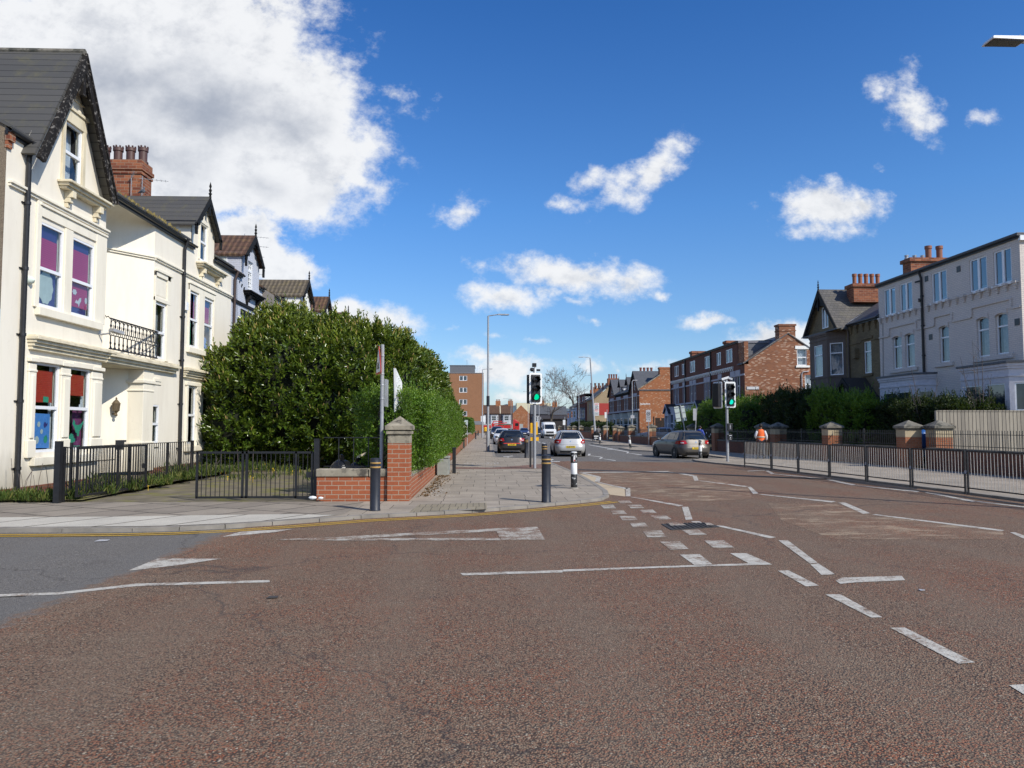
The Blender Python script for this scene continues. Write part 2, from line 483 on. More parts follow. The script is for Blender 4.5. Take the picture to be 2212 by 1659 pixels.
def emit(name, col, s):
    m, nt, out = newmat(name)
    e = N(nt, 'ShaderNodeEmission', {'Color': c4(col), 'Strength': s}); nt.links.new(e.outputs[0], out.inputs['Surface'])
    return m


def blindmat(name, col, pitch=.05):
    m, nt, out = newmat(name); p = wpos(nt)
    z = N(nt, 'ShaderNodeSeparateXYZ', {0: p}).outputs[2]
    f = math_(nt, 'FRACT', math_(nt, 'DIVIDE', z, pitch))
    c = mixc(nt, ramp(nt, f, [(.0, .75), (.25, 0.0)]), col, tuple(x * .35 for x in col))
    finish(nt, out, c, .6, f, .3, .01)
    return m


def plankmat(name, c1, c2, w=.15):
    m, nt, out = newmat(name); v = wallvec(nt); p = wpos(nt)
    b = N(nt, 'ShaderNodeTexBrick', {'Vector': v, 'Color1': c4(c1), 'Color2': c4(c2), 'Mortar': (.03, .028, .025, 1), 'Scale': 1.0, 'Mortar Size': .011, 'Bias': 0.0, 'Brick Width': w, 'Row Height': 50.0})
    st = N(nt, 'ShaderNodeMapping', {'Vector': p, 'Scale': (14, 14, 1.1)}).outputs[0]
    c = mixc(nt, .55, b.outputs['Color'], ramp(nt, noise_(nt, st, 1.5, 6, .7), [(.3, .5), (.7, 1.0)]), 'MULTIPLY')
    kn = N(nt, 'ShaderNodeTexVoronoi', {'Vector': p, 'Scale': 1.9}).outputs['Distance']
    c = mixc(nt, ramp(nt, kn, [(.05, .7), (.085, 0.0)]), c, (.07, .055, .04))
    finish(nt, out, c, .85, b.outputs['Fac'], .4, .01, spec=.25)
    return m


class M: pass


M.road_red = roadmat('red_road', 'red'); M.road_grey = roadmat('grey_road', 'grey')
M.paint = paintmat('road_paint', (.56, .53, .46), 'red', .515)
M.paint_worn = paintmat('worn_road_paint', (.5, .47, .40), 'red', .565)
M.paint_grey = paintmat('road_paint_far', (.6, .59, .55), 'grey', .38)
M.yellow = paintmat('yellow_paint', (.55, .34, .05), 'grey', .40)
M.beige_patch = patchmat('worn_gravel', (.50, .40, .27), 'red', .50, .72, (.8, 1.7, 1))
M.beige_solid = patchmat('bare_gravel', (.56, .45, .30), lo=.2, hi=.4)
M.seam = simple('dark_road_strip', (.035, .033, .032), .8)
M.pave = pavemat('paving_flags', (.43, .365, .285), (.335, .285, .222), (.11, .09, .068), .62, .78)
M.pave_side = pavemat('side_flags', (.36, .31, .245), (.27, .23, .185), (.07, .058, .045), .95, 1.2, .5, .5, js=.026)
M.pave_light = pavemat('pale_flags', (.60, .56, .47), (.53, .49, .41), (.10, .08, .06), .95, 6.0, .5, 0.0, (.3, .28, .24), .35, js=.028)
M.tactile = pavemat('tactile_flags', (.34, .29, .2), (.30, .255, .175), (.12, .10, .07), .12, .8, 0, 0)
M.tactile_red = pavemat('red_tactile', (.27, .14, .10), (.24, .15, .11), (.09, .07, .06), .2, .2, 0, 0)


def blendroad(name):
    m, nt, out = newmat(name)
    c1, h1, p = road_nodes(nt, 'grey'); c2, h2, p = road_nodes(nt, 'red')
    x = N(nt, 'ShaderNodeSeparateXYZ', {0: p}).outputs[0]
    x = math_(nt, 'ADD', x, math_(nt, 'MULTIPLY', math_(nt, 'SUBTRACT', noise_(nt, p, 5.0, 6, .7), .5), .9))
    f = N(nt, 'ShaderNodeMapRange', {'Value': x, 'From Min': -4.16, 'From Max': -3.96}).outputs[0]
    finish(nt, out, mixc(nt, f, c1, c2), .85, h2, .6, .012, spec=.35)
    return m


M.road_blend = blendroad('road_joint')
M.kerb = simple('kerb_stone', (.25, .225, .19), .85, var=.25, scale=3, bump=.3)
M.garden = simple('yard_asphalt', (.155, .13, .085), .92, var=.45, scale=2.2, bump=.6, dirt=((.16, .15, .035), 1.4, .5))
M.earth = simple('earth', (.10, .09, .06), .95, var=.3, scale=.05)
M.cream = render_wall('cream_render', (.85, .79, .665), (.56, .48, .36), .32)
M.creamtrim = render_wall('cream_trim', (.86, .80, .66), (.46, .38, .26), .32, .1)
M.creamstain = render_wall('stained_trim', (.76, .68, .50), (.23, .185, .12), .75, .1)
M.white_render = render_wall('white_render', (.85, .84, .80), (.5, .47, .42), .4)
M.peb = pebbledash('pebbledash', (.34, .27, .19), (.20, .155, .11))
M.peb_beige = pebbledash('beige_pebbledash', (.42, .32, .20), (.34, .25, .155))
M.brick_new = brickmat('new_orange_brick', (.40, .125, .055), (.35, .10, .045), (.42, .33, .24), soot=.12, bw=.29, bh=.098)
M.brick_red = brickmat('dark_red_brick', (.20, .065, .04), (.14, .05, .035), (.13, .10, .08))
M.brick_gable = brickmat('mottled_gable_brick', (.34, .135, .065), (.22, .085, .05), (.25, .17, .12), (.62, .42, .30), .55)
M.brick_orange = brickmat('orange_gable_brick', (.45, .16, .06), (.34, .115, .05), (.32, .2, .12), (.62, .42, .28), .62)
M.brick_chim = brickmat('chimney_brick', (.42, .15, .07), (.20, .06, .035), (.36, .28, .2), soot=.4, bw=.3, bh=.115)
M.brick_wall = brickmat('garden_wall_brick', (.24, .09, .055), (.17, .065, .04), (.15, .11, .08))
M.brick_pier = brickmat('pier_brick', (.42, .15, .07), (.33, .11, .05), (.3, .22, .15))
M.brick_grey = brickmat('pale_blue_painted_brick', (.62, .65, .72), (.58, .61, .68), (.50, .53, .60), soot=.1, dark=(.4, .4, .42))
M.brick_white = brickmat('white_painted_brick', (.80, .715, .635), (.74, .66, .585), (.52, .48, .46), soot=.18, dark=(.42, .38, .38))
M.brick_tan = brickmat('buff_brick', (.27, .205, .11), (.21, .16, .085), (.14, .115, .075), soot=.45)
M.brick_block = brickmat('orange_block_brick', (.40, .19, .095), (.33, .15, .075), (.3, .2, .13), soot=.1)
M.taupe = render_wall('taupe_paint', (.135, .105, .088), (.35, .31, .28), .25)
M.stone = simple('weathered_stone', (.29, .255, .19), .9, var=.3, scale=5, bump=.6, dirt=((.08, .07, .055), 3.0, .5))
M.stone_dark = simple('dark_coping', (.17, .155, .125), .9, var=.35, scale=4, bump=.6, dirt=((.05, .05, .04), 3.0, .5))
M.slate = slatemat('grey_slate', (.088, .084, .076), (.070, .068, .064), w=40, h=.2, mossamt=.6)
M.slate2 = slatemat('old_slate', (.13, .12, .105), (.09, .085, .08), w=.26, h=.17)
M.slate3 = slatemat('smooth_slate', (.10, .105, .115), (.085, .09, .10), w=.3, h=.2, mossamt=.1)
M.tile = slatemat('brown_pantile', (.135, .072, .045), (.105, .058, .04), (.22, .15, .05), .24, .25, .55, True)
M.tile_grey = slatemat('grey_pantile', (.155, .125, .085), (.125, .10, .07), (.24, .19, .07), .24, .25, .5, True)
M.black_wood = simple('peeling_black_wood', (.016, .014, .013), .85, var=.3, scale=9, bump=.4, spec=.2, dirt=((.26, .24, .215), 11.0, .55))
M.black_wood2 = simple('black_wood', (.012, .012, .012), .75, var=.3, spec=.25)
M.upvc = simple('white_upvc', (.82, .83, .84), .35, var=.03)
M.greyframe = simple('grey_stone_frame', (.42, .43, .47), .7, var=.12)
M.white = simple('white_paint', (.80, .79, .75), .5, var=.06)
M.black = simple('black_paint', (.016, .016, .018), .42, var=.3, scale=12)
M.navy = simple('bollard_paint', (.020, .022, .030), .45, var=.25, scale=10, dirt=((.20, .20, .21), 17.0, .70))
M.gold = simple('gold_band', (.42, .25, .07), .4, var=.2)
M.chip = simple('chipped_black', (.02, .02, .02), .5, var=.2, dirt=((.75, .75, .72), 13.0, .57))
M.galv = simple('galvanised', (.36, .37, .38), .45, metal=.35, var=.2, scale=5)
M.greypole = simple('grey_pole', (.30, .31, .325), .5, var=.15, scale=4, dirt=((.17, .165, .16), 6.0, .62))
M.railgrey = simple('rail_bar_grey', (.50, .47, .42), .5, var=.2)
M.glass = glassmat('window_glass')
M.glass_sky = glassmat('sky_reflecting_glass', (.30, .38, .46), .36)
M.glass_far = simple('dark_window_glass', (.035, .05, .065), .06, var=.4, scale=2, spec=1.0)
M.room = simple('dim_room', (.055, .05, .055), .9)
M.curtain = simple('net_curtain', (.55, .57, .60), .9, var=.25, scale=9)
M.curtain_d = simple('lined_curtain', (.32, .34, .36), .9, var=.3, scale=9)
M.blind_pink = blindmat('pink_blind', (.56, .045, .17), .05)
M.blind_red = blindmat('red_blind', (.60, .06, .03), .045)
M.blue_card = simple('blue_card', (.055, .05, .22), .7)
M.blue_paper = simple('blue_paper', (.10, .32, .75), .8, var=.12, scale=10)
M.pale_paper = simple('pale_green_paint', (.60, .68, .62), .8, var=.1)
M.green_paint = simple('green_window_paint', (.05, .42, .25), .7)
M.white_paper = simple('white_paper', (.72, .74, .74), .8)
M.purple_curtain = simple('purple_curtain', (.22, .05, .16), .9, var=.4, scale=9)
M.rubber = simple('rubber', (.012, .012, .012), .8, var=.3)
M.laurel = leafmat('laurel_leaf', [(0, (.024, .047, .008)), (.35, (.07, .125, .015)), (.65, (.19, .24, .027)), (1, (.55, .48, .09))], .28, .6, .22)
M.privet = leafmat('privet_leaf', [(0, (.03, .068, .010)), (.45, (.115, .23, .018)), (1, (.32, .43, .035))], .4, .45, .32)
M.darkleaf = leafmat('dark_hedge_leaf', [(0, (.010, .02, .006)), (.6, (.03, .055, .012)), (1, (.075, .115, .022))], .45, .4, .2)
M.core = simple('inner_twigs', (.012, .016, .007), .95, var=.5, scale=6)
M.blossom = simple('laurel_flower_spike', (.40, .29, .10), .8, var=.2)
M.bark = simple('bark', (.085, .07, .055), .9, var=.3, scale=8, bump=.4)
M.twig = simple('twig', (.10, .08, .07), .9, var=.3)
M.grass = leafmat('weed_leaf', [(0, (.04, .07, .012)), (.6, (.10, .16, .03)), (1, (.25, .24, .07))], .6, .3, .3)
M.dandelion = simple('dandelion_yellow', (.75, .48, .02), .7)
M.wood_fence = plankmat('weathered_boards', (.40, .355, .285), (.27, .24, .20))
M.dark_boards = plankmat('dark_boards', (.03, .026, .024), (.022, .02, .02))
M.bag_black = simple('black_plastic', (.012, .012, .013), .22, var=.3, bump=.5)
M.bag_blue = simple('blue_plastic', (.02, .10, .32), .35, var=.2, bump=.4)
M.cabinet = simple('cabinet_grey', (.27, .28, .25), .6, var=.15, dirt=((.12, .11, .09), 3.0, .6))
M.sign_red = simple('sign_red', (.45, .03, .02), .4); M.sign_white = simple('sign_white', (.78, .79, .78), .4, var=.04)
M.sign_grey = simple('sign_grey', (.40, .40, .42), .5); M.sign_back = simple('sign_back', (.45, .52, .49), .5, var=.08)
M.yellowbox = simple('yellow_unit', (.75, .40, .01), .45)
M.lens_off = simple('dark_lens', (.012, .012, .014), .2, spec=.6)
M.lens_green = emit('lit_green', (.0, .75, .36), 1.1); M.lens_cyan = emit('lit_cyan', (.01, .85, .62), 1.15)
M.iron = simple('manhole_iron', (.055, .052, .05), .8, var=.3, bump=.3, spec=.25)
# ---------------------------------------------------------------- ground, roads, pavements, markings
def sheet(name, pts, z, mat):
    mb = MB(); mb.quad([(x, y, z) for x, y in pts]); return struct(name, mb, mat)


mb = MB(); mb.quad([(-1500, -600, -.03), (1500, -600, -.03), (1500, 3000, -.03), (-1500, 3000, -.03)]); struct('ground', mb, M.earth)

KL = [(-60, 12.2), (-8, 12.17), (-6.67, 12.15), (-5.59, 12.17), (-4.9, 12.28), (-4.25, 12.5), (-3.59, 12.86), (-2.9, 13.3), G(780, 1121), G(840, 1118), G(900, 1115), G(960, 1111.7), G(1020, 1108), G(1080, 1103.5), G(1140, 1098.5),
      G(1200, 1092.5), (2.05, 16.34), (2.6, 16.88), (2.9, 17.7), (3.05, 18.87), (3.12, 21.08), (3.16, 23.88), (3.12, 27.5), (2.98, 33.3), (2.9, 36.9), (2.6, 38.4), (1.9, 39.2), (.62, 39.6), (.5, 40.4), (.62, 73), (.6, 218)]
KR = [(11.95, -30), (11.85, 16.2), (11.78, 18.3), (11.5, 22), (11.2, 26), (10.83, 30.75), (10.2, 33.2), (9.95, 35.4), (10.2, 36.9), (10.8, 37.4), (12.3, 37.8), (12.5, 38.6), (12.5, 47.3), (12.1, 48.6), (10.7, 50.6), (10.1, 52),
      (10.1, 57), (10.8, 58.2), (12.2, 59.5), (12.3, 64), (11.6, 65.4), (10.4, 66.6), (10.2, 73), (12.0, 75), (12.2, 112), (10.4, 115), (10.4, 218)]
WR = [(17.6, -30), (17.5, 15), (17.25, 24), (16.84, 29.4), (15.5, 45), (14.6, 66), (14.35, 90), (14.2, 140), (14.2, 218)]


def lerp_line(line, y):
    for a, b in zip(line[:-1], line[1:]):
        if a[1] <= y <= b[1] and b[1] > a[1]:
            return a[0] + (b[0] - a[0]) * (y - a[1]) / (b[1] - a[1])
    return line[-1][0]


def hit_line(xd, line):
    """the point of a ground polyline seen in picture column xd at the horizon"""
    r = ray(xd, 922); k = r[0] / r[1]
    for a, b in zip(line[:-1], line[1:]):
        fa = a[0] - k * a[1]; fb_ = b[0] - k * b[1]
        if a[1] > 1 and fa * fb_ <= 0:
            t = fa / (fa - fb_)
            return (a[0] + (b[0] - a[0]) * t, a[1] + (b[1] - a[1]) * t)
    return line[-1]


PZ = .06
# carriageways
sheet('grey_road', [(-3, 30), (16, 30), (16, 222), (-3, 222)], 0.0, M.road_grey)
sheet('cross_street', [(-200, 222), (200, 222), (200, 236), (-200, 236)], 0.0, M.road_grey)
sheet('side_street', [(-60, -12), (-3.4, -12), (-3.4, 14), (-60, 14)], 0.0, M.road_grey)
sheet('red_road', [(-4.12, -30), (20, -30), (20, 30.2), (11.2, 34.6), (9.3, 34.9), (5.1, 36.0), (1.5, 36.4), (-1, 30), (-4.0, 14.2), (-3.96, 12.0), (-3.92, 10.9), (-4.02, 9.6), (-3.97, 8.4), (-4.1, 7.0)], .004, M.road_red)
sheet('road_joint', [(-4.5, -12), (-3.55, -12), (-3.55, 12.7), (-3.75, 12.55), (-4.2, 12.3), (-4.5, 12.2)], .006, M.road_blend)
# far side of the side street behind the camera, so that the houses have something to stand in front of
sheet('far_pavement', [(-60, -16), (-4.2, -16), (-4.2, -12), (-60, -12)], PZ, M.pave_side)

# pavements with kerbs
def pavement(name, kerb, back, mat, inset):
    mb = MB(); n = len(kerb)
    inn = []
    for i, p in enumerate(kerb):
        a = Vector(kerb[max(i - 1, 0)]); b = Vector(kerb[min(i + 1, n - 1)]); d = (b - a).normalized()
        nrm = Vector((-d.y, d.x)) * inset
        inn.append((p[0] + nrm.x, p[1] + nrm.y))
    k = MB()
    for i in range(n - 1):
        a, b, c, d = kerb[i], kerb[i + 1], inn[i + 1], inn[i]
        L = (Vector(b) - Vector(a)).length; m_ = max(1, int(round(L / .9))) if L < 60 else int(L / 1.8)
        for q in range(m_):
            t0 = q / m_ + .006 / L; t1 = (q + 1) / m_ - .006 / L; jz = random.uniform(-.004, .004)
            A_, B_, C_, D_ = [(u[0] + (v[0] - u[0]) * t, u[1] + (v[1] - u[1]) * t) for u, v, t in ((a, b, t0), (a, b, t1), (d, c, t1), (d, c, t0))]
            k.hexa([(*A_, -.02), (*B_, -.02), (*C_, -.02), (*D_, -.02), (*A_, PZ + .006 + jz), (*B_, PZ + .006 + jz), (*C_, PZ + .006 + jz), (*D_, PZ + .006 + jz)])
        # upstand stones show a joint every metre or so on the long straight runs
    struct(name + '_kerb', k, M.kerb)
    poly = inn + back
    mb.quad([(x, y, PZ) for x, y in poly])
    bm_fix = struct(name, mb, mat)
    bm = bmesh.new(); bm.from_mesh(bm_fix.data); bmesh.ops.triangulate(bm, faces=bm.faces, ngon_method='EAR_CLIP'); bm.to_mesh(bm_fix.data); bm.free()
    return bm_fix


pavement('pavement', [p for p in KL], [(-1.70, 218), (-1.66, 16.35), (-60, 16.35)], M.pave, .13)
pavement('right_pavement', KR[::-1], WR, M.pave, .16)


def gpoly(pts, z=0.0): return [G(x, y, z) for x, y in pts]


sheet('crossover_flags', [(-12, 12.34), (-8, 12.34), (-6.67, 12.325), (-5.59, 12.345), (-4.95, 12.44), (-4.33, 12.66), (-3.7, 13.0), (-3.0, 13.45), (-2.72, 13.8), (-3.6, 13.95), (-5.0, 13.85), (-6.6, 13.68), (-12, 13.6)], PZ + .008, M.pave_light)
sheet('side_street_flags', [(-60, 12.34), (-6.67, 12.32), (-5.4, 12.4), (-4.33, 12.7), (-3.2, 13.35), (-2.6, 13.9), (-2.6, 16.3), (-60, 16.3)], PZ + .004, M.pave_side)


def z3(pts): return [((1000 + x / 1.746) * .553, (1150 + y / 1.746) * .553) for x, y in pts]
def z4(pts): return [((1700 + x / 2.765) * .553, (1350 + y / 2.765) * .553) for x, y in pts]


sheet('tactile_paving', gpoly(z3([(1042, 1490), (1110, 1434), (1570, 1422), (1575, 1466)]), PZ), PZ + .004, M.tactile)
sheet('red_tactile_paving', gpoly(z4([(200, 1312), (600, 1318), (900, 1300), (1150, 1278), (1150, 1330), (600, 1334), (200, 1332)]), PZ), PZ + .004, M.tactile_red)
sheet('yard', [(-60, 16.35), (-3.75, 16.35), (-2.2, 17.0), (-2.2, 60), (-60, 60)], PZ + .002, M.garden)
mb = MB(); mb.quad([(-60, 16.4, .104), (-8.6, 16.4, .104), (-8.6, 26, .22), (-10.4, 32, .40), (-60, 32, .42)]); struct('side_yard', mb, M.garden)
sheet('front_gardens', [(-60, 60), (-1.75, 60), (-1.75, 218), (-60, 218)], .08, M.earth)
sheet('right_front_gardens', [(16.9, 29.4), (15.6, 45), (14.7, 66), (14.45, 90), (14.3, 218), (60, 218), (60, -30), (17.7, -30), (17.55, 15)], .12, M.garden)

# ---- painted markings, surveyed from the photograph onto the road
def zA(p): return ((p[0] * 1.085) * .553, (1900 + p[1] * 1.085) * .553)
def zB(p): return ((2200 + p[0] * .81374) * .553, (1750 + p[1] * .81374) * .553)
def zC(p): return ((2800 + p[0] * .5425) * .553, (1500 + p[1] * .5425) * .553)
def zD(p): return ((2100 + p[0] * .18083) * .553, (1560 + p[1] * .18083) * .553)
def zE(p): return ((1750 + p[0] * .18083) * .553, (1560 + p[1] * .18083) * .553)


def marks(name, tr, polys, mat, z=.009):
    mb = MB()
    for pl in polys:
        pts = [G(*tr(p)) for p in pl]
        mb.quad([(x, y, z) for x, y in pts])
    o = struct(name, mb, mat)
    bm = bmesh.new(); bm.from_mesh(o.data); bmesh.ops.triangulate(bm, faces=bm.faces, ngon_method='EAR_CLIP'); bm.to_mesh(o.data); bm.free()
    for f in o.data.polygons: pass
    return o


marks('hump_triangles', zA, [[(797, 184), (868, 165), (1057, 155), (985, 167)], [(457, 307), (568, 262), (797, 263), (640, 286)]], M.paint)
marks('arrow_marking', zA, [[(1782, 153), (1935, 147), (1962, 194), (1803, 195)], [(1225, 183), (1783, 153), (1788, 163), (1300, 189)], [(955, 194), (1225, 184), (1300, 189), (1803, 187), (1803, 196), (1200, 197)]], M.paint_worn)
marks('stop_line', zA, [[(-300, 393), (-300, 403), (0, 400), (215, 392), (490, 362), (972, 348), (970, 340), (490, 353), (215, 384), (0, 391)], [(1657, 315), (1667, 323), (2026, 312.5), (2026, 304)]], M.paint)
marks('give_way_line', zB, [[(0, 587), (0, 597), (640, 573), (1003, 563), (985, 554), (640, 565)], [(560, 515), (655, 513), (720, 564), (632, 567)], [(800, 508), (880, 508), (985, 554), (893, 558)]], M.paint)
marks('give_way_dashes', zB, [
    [(178, 275), (240, 274), (255, 291), (195, 292)], [(228, 303), (290, 302), (307, 319), (240, 320)], [(270, 329), (340, 328), (358, 348), (285, 349)], [(318, 361), (390, 360), (412, 382), (335, 383)],
    [(380, 400), (470, 398), (498, 430), (405, 431)], [(465, 452), (560, 450), (603, 488), (512, 491)], [(262, 256), (318, 255), (332, 266), (275, 267)], [(308, 275), (372, 274), (390, 290), (325, 291)],
    [(366, 299), (430, 298), (452, 315), (385, 316)], [(420, 327), (492, 325), (522, 344), (443, 346)], [(570, 396), (650, 395), (690, 418), (607, 420)], [(675, 446), (770, 445), (820, 480), (722, 483)]], M.paint_worn)
marks('zigzag_line', zB, [
    [(318, 236), (340, 237), (578, 277), (555, 282)], [(570, 284), (600, 284), (621, 345), (588, 347)], [(612, 354), (652, 354), (676, 363), (630, 364)], [(725, 374), (752, 373), (1022, 431), (992, 436)],
    [(1033, 446), (1077, 445), (1220, 553), (1185, 558)], [(1187, 562), (1224, 557), (1306, 610), (1240, 613)]], M.paint)
marks('zigzag_line', zB, [
    [(300, 193), (322, 193), (323, 234), (300, 234)], [(158, 165), (172, 165), (314, 195), (298, 199)], [(160, 140), (182, 140), (175, 164), (152, 163)], [(72, 119), (92, 119), (178, 138), (160, 142)],
    [(80, 117), (500, 112), (515, 116), (80, 121)], [(505, 116), (520, 116), (632, 132), (612, 135)], [(620, 135), (640, 134), (650, 157), (630, 158)], [(648, 158), (662, 158), (888, 185), (870, 188)],
    [(885, 188), (900, 187), (938, 220), (912, 222)], [(935, 224), (952, 223), (1309, 258), (1288, 263)], [(1320, 264), (1352, 263), (1474, 315), (1440, 318)], [(1483, 322), (1502, 320), (2122, 397), (2098, 402)],
    [(2145, 408), (2167, 406), (2260, 440), (2225, 444)]], M.paint)
marks('edge_zigzag_line', zC, [
    [(220, 626), (345, 622), (350, 625), (225, 630)], [(350, 626), (373, 625), (417, 648), (395, 651)], [(405, 650), (422, 649), (782, 682), (760, 686)], [(768, 686), (800, 685), (1002, 727), (970, 732)],
    [(978, 731), (992, 730), (1467, 775), (1440, 781)], [(1495, 784), (1532, 782), (1872, 846), (1840, 852)], [(1862, 849), (1882, 847), (2300, 894), (2280, 900)]], M.paint)
marks('centre_dashes', zB, [[(1030, 592), (1080, 590), (1229, 665), (1165, 668)], [(1258, 707), (1330, 706), (1532, 817), (1480, 819)], [(1570, 868), (1640, 867), (1977, 1035), (1900, 1042)], [(2140, 1145), (2215, 1140), (2420, 1250), (2330, 1262)],
                           [(1308, 640), (1340, 626), (1625, 617), (1642, 638), (1400, 649), (1330, 656)]], M.paint)
marks('far_zigzag_line', zD, [
    [(1090, 1180), (1140, 1178), (1150, 1190), (1112, 1220), (1085, 1222)], [(1090, 1216), (1110, 1214), (1385, 1243), (1365, 1252)], [(1322, 1287), (1375, 1250), (1415, 1250), (1370, 1288)], [(1370, 1282), (1400, 1282), (1700, 1321), (1670, 1330)],
    [(1500, 1078), (1660, 1076), (1660, 1086), (1500, 1086)], [(1643, 1090), (1680, 1084), (1960, 1132), (1940, 1142)], [(1915, 1168), (1945, 1135), (1975, 1135), (1955, 1170)], [(1945, 1162), (1970, 1160), (2260, 1200), (2240, 1210)],
    [(1090, 985), (1120, 982), (1640, 1072), (1600, 1078)], [(280, 1300), (330, 1292), (350, 1300), (285, 1335)], [(285, 1340), (480, 1340), (480, 1353), (285, 1353)]], M.paint_grey)
marks('far_centre_dashes', zD, [[(-10, 912), (20, 912), (75, 930), (45, 934)], [(90, 938), (120, 938), (185, 958), (150, 963)], [(-140, 868), (-115, 868), (-70, 885), (-95, 888)]], M.paint_grey)
marks('bay_marking', zE, [[(1190, 1240), (1395, 1222), (1410, 1232), (1200, 1250)], [(1270, 1247), (1305, 1244), (1352, 1275), (1310, 1280)], [(905, 975), (960, 975), (1000, 985), (920, 985)], [(1060, 990), (1100, 988), (1105, 1000), (1070, 1003)]], M.paint_grey)
marks('gravel_patch', zB, [[(85, 122), (600, 122), (890, 190), (905, 245), (560, 262), (345, 238), (310, 192), (185, 165)]], M.beige_patch, .006)
marks('gravel_patch', zB, [[(75, 123), (165, 142), (150, 165), (295, 198), (298, 234), (225, 225), (120, 150)]], M.beige_solid, .0065)
marks('worn_patch', zB, [[(980, 265), (1310, 272), (1480, 322), (2110, 402), (2120, 440), (1300, 440), (1050, 350)]], M.beige_patch, .006)
marks('dark_road_strips', zB, [[(70, 103), (640, 122), (1265, 148), (1265, 152), (640, 127), (70, 107)], [(640, 126), (900, 136), (1300, 150), (2212, 272), (2212, 278), (1300, 155), (900, 139)], [(760, 80), (1000, 108), (1700, 196), (1700, 200), (1000, 111)]], M.seam, .012)  # thin near-black strips laid across the carriageway

# double yellow line along the left kerb
for off in (.22, .40):
    mb = MB(); pts = []
    ks = [p for p in KL if p[1] < 17.8 and p[0] < 2.75]
    for i, p in enumerate(ks):
        a = Vector(ks[max(i - 1, 0)]); b = Vector(ks[min(i + 1, len(ks) - 1)]); d = (b - a).normalized(); nn = Vector((d.y, -d.x))
        pts.append((Vector(p) + nn * off, Vector(p) + nn * (off + .085)))
    for (a, b), (c, d) in zip(pts[:-1], pts[1:]):
        mb.quad([(a.x, a.y, .009), (b.x, b.y, .009), (d.x, d.y, .009), (c.x, c.y, .009)])
    struct('yellow_line', mb, M.yellow)

# manhole cover in the give way markings
mc = thing('manhole_cover', 'dark rectangular iron manhole cover in the road among the white dashes', 'manhole cover', (*G(*zB((600, 380))), .0))
q = [G(*zB(p)) for p in [(470, 368), (700, 362), (752, 382), (520, 397)]]
mb = MB(); mb.prism([(x, y, .0) for x, y in q], (0, 0, .014)); mb.build('frame', M.iron, mc)
mb = MB()
A, B_, C_, D_ = [Vector((x, y, .016)) for x, y in q]
for i in range(9):
    t0 = .06 + i * .1; t1 = t0 + .055
    mb.prism([A.lerp(B_, t0) * .93 + (A + B_ + C_ + D_) / 4 * .07, A.lerp(B_, t1) * .93 + (A + B_ + C_ + D_) / 4 * .07, D_.lerp(C_, t1) * .93 + (A + B_ + C_ + D_) / 4 * .07, D_.lerp(C_, t0) * .93 + (A + B_ + C_ + D_) / 4 * .07], (0, 0, .008))
mb.build('tread_plate', M.iron, mc)
marks('worn_dash_on_cover', zB, [[(505, 366), (565, 365), (590, 378), (515, 379)], [(680, 366), (705, 366), (725, 377), (690, 378)]], M.paint_worn, .026)

# low hills beyond the far terraces
hm, nt, out = newmat('hazy_hill'); pp = wpos(nt)
finish(nt, out, ramp(nt, noise_(nt, pp, .01, 5), [(.3, (.07, .10, .13)), (.7, (.12, .155, .18))]), 1.0, spec=0.0)
mb = MB(); pr = None
# silhouette along x at a distance of 2600 m
ridge = [(-1400, 10), (-400, 15), (-100, 20), (-70, 40), (-40, 55), (0, 68), (60, 78), (110, 83), (170, 80), (250, 70), (330, 62), (430, 50), (560, 40), (700, 30), (1000, 20), (1500, 10)]
for i in range(120):
    x = -1400 + i * 25
    h = np.interp(x, [r[0] for r in ridge], [r[1] for r in ridge]) + 4 * math.sin(x * .03) + 3 * math.sin(x * .11)
    cur = (x, h)
    if pr: mb.quad([(pr[0], 2600, -1), (cur[0], 2600, -1), (cur[0], 2750, cur[1]), (pr[0], 2750, pr[1])]); mb.quad([(pr[0], 2750, pr[1]), (cur[0], 2750, cur[1]), (cur[0], 3000, -1), (pr[0], 3000, -1)])
    pr = cur
struct('hills', mb, hm, smooth=True)
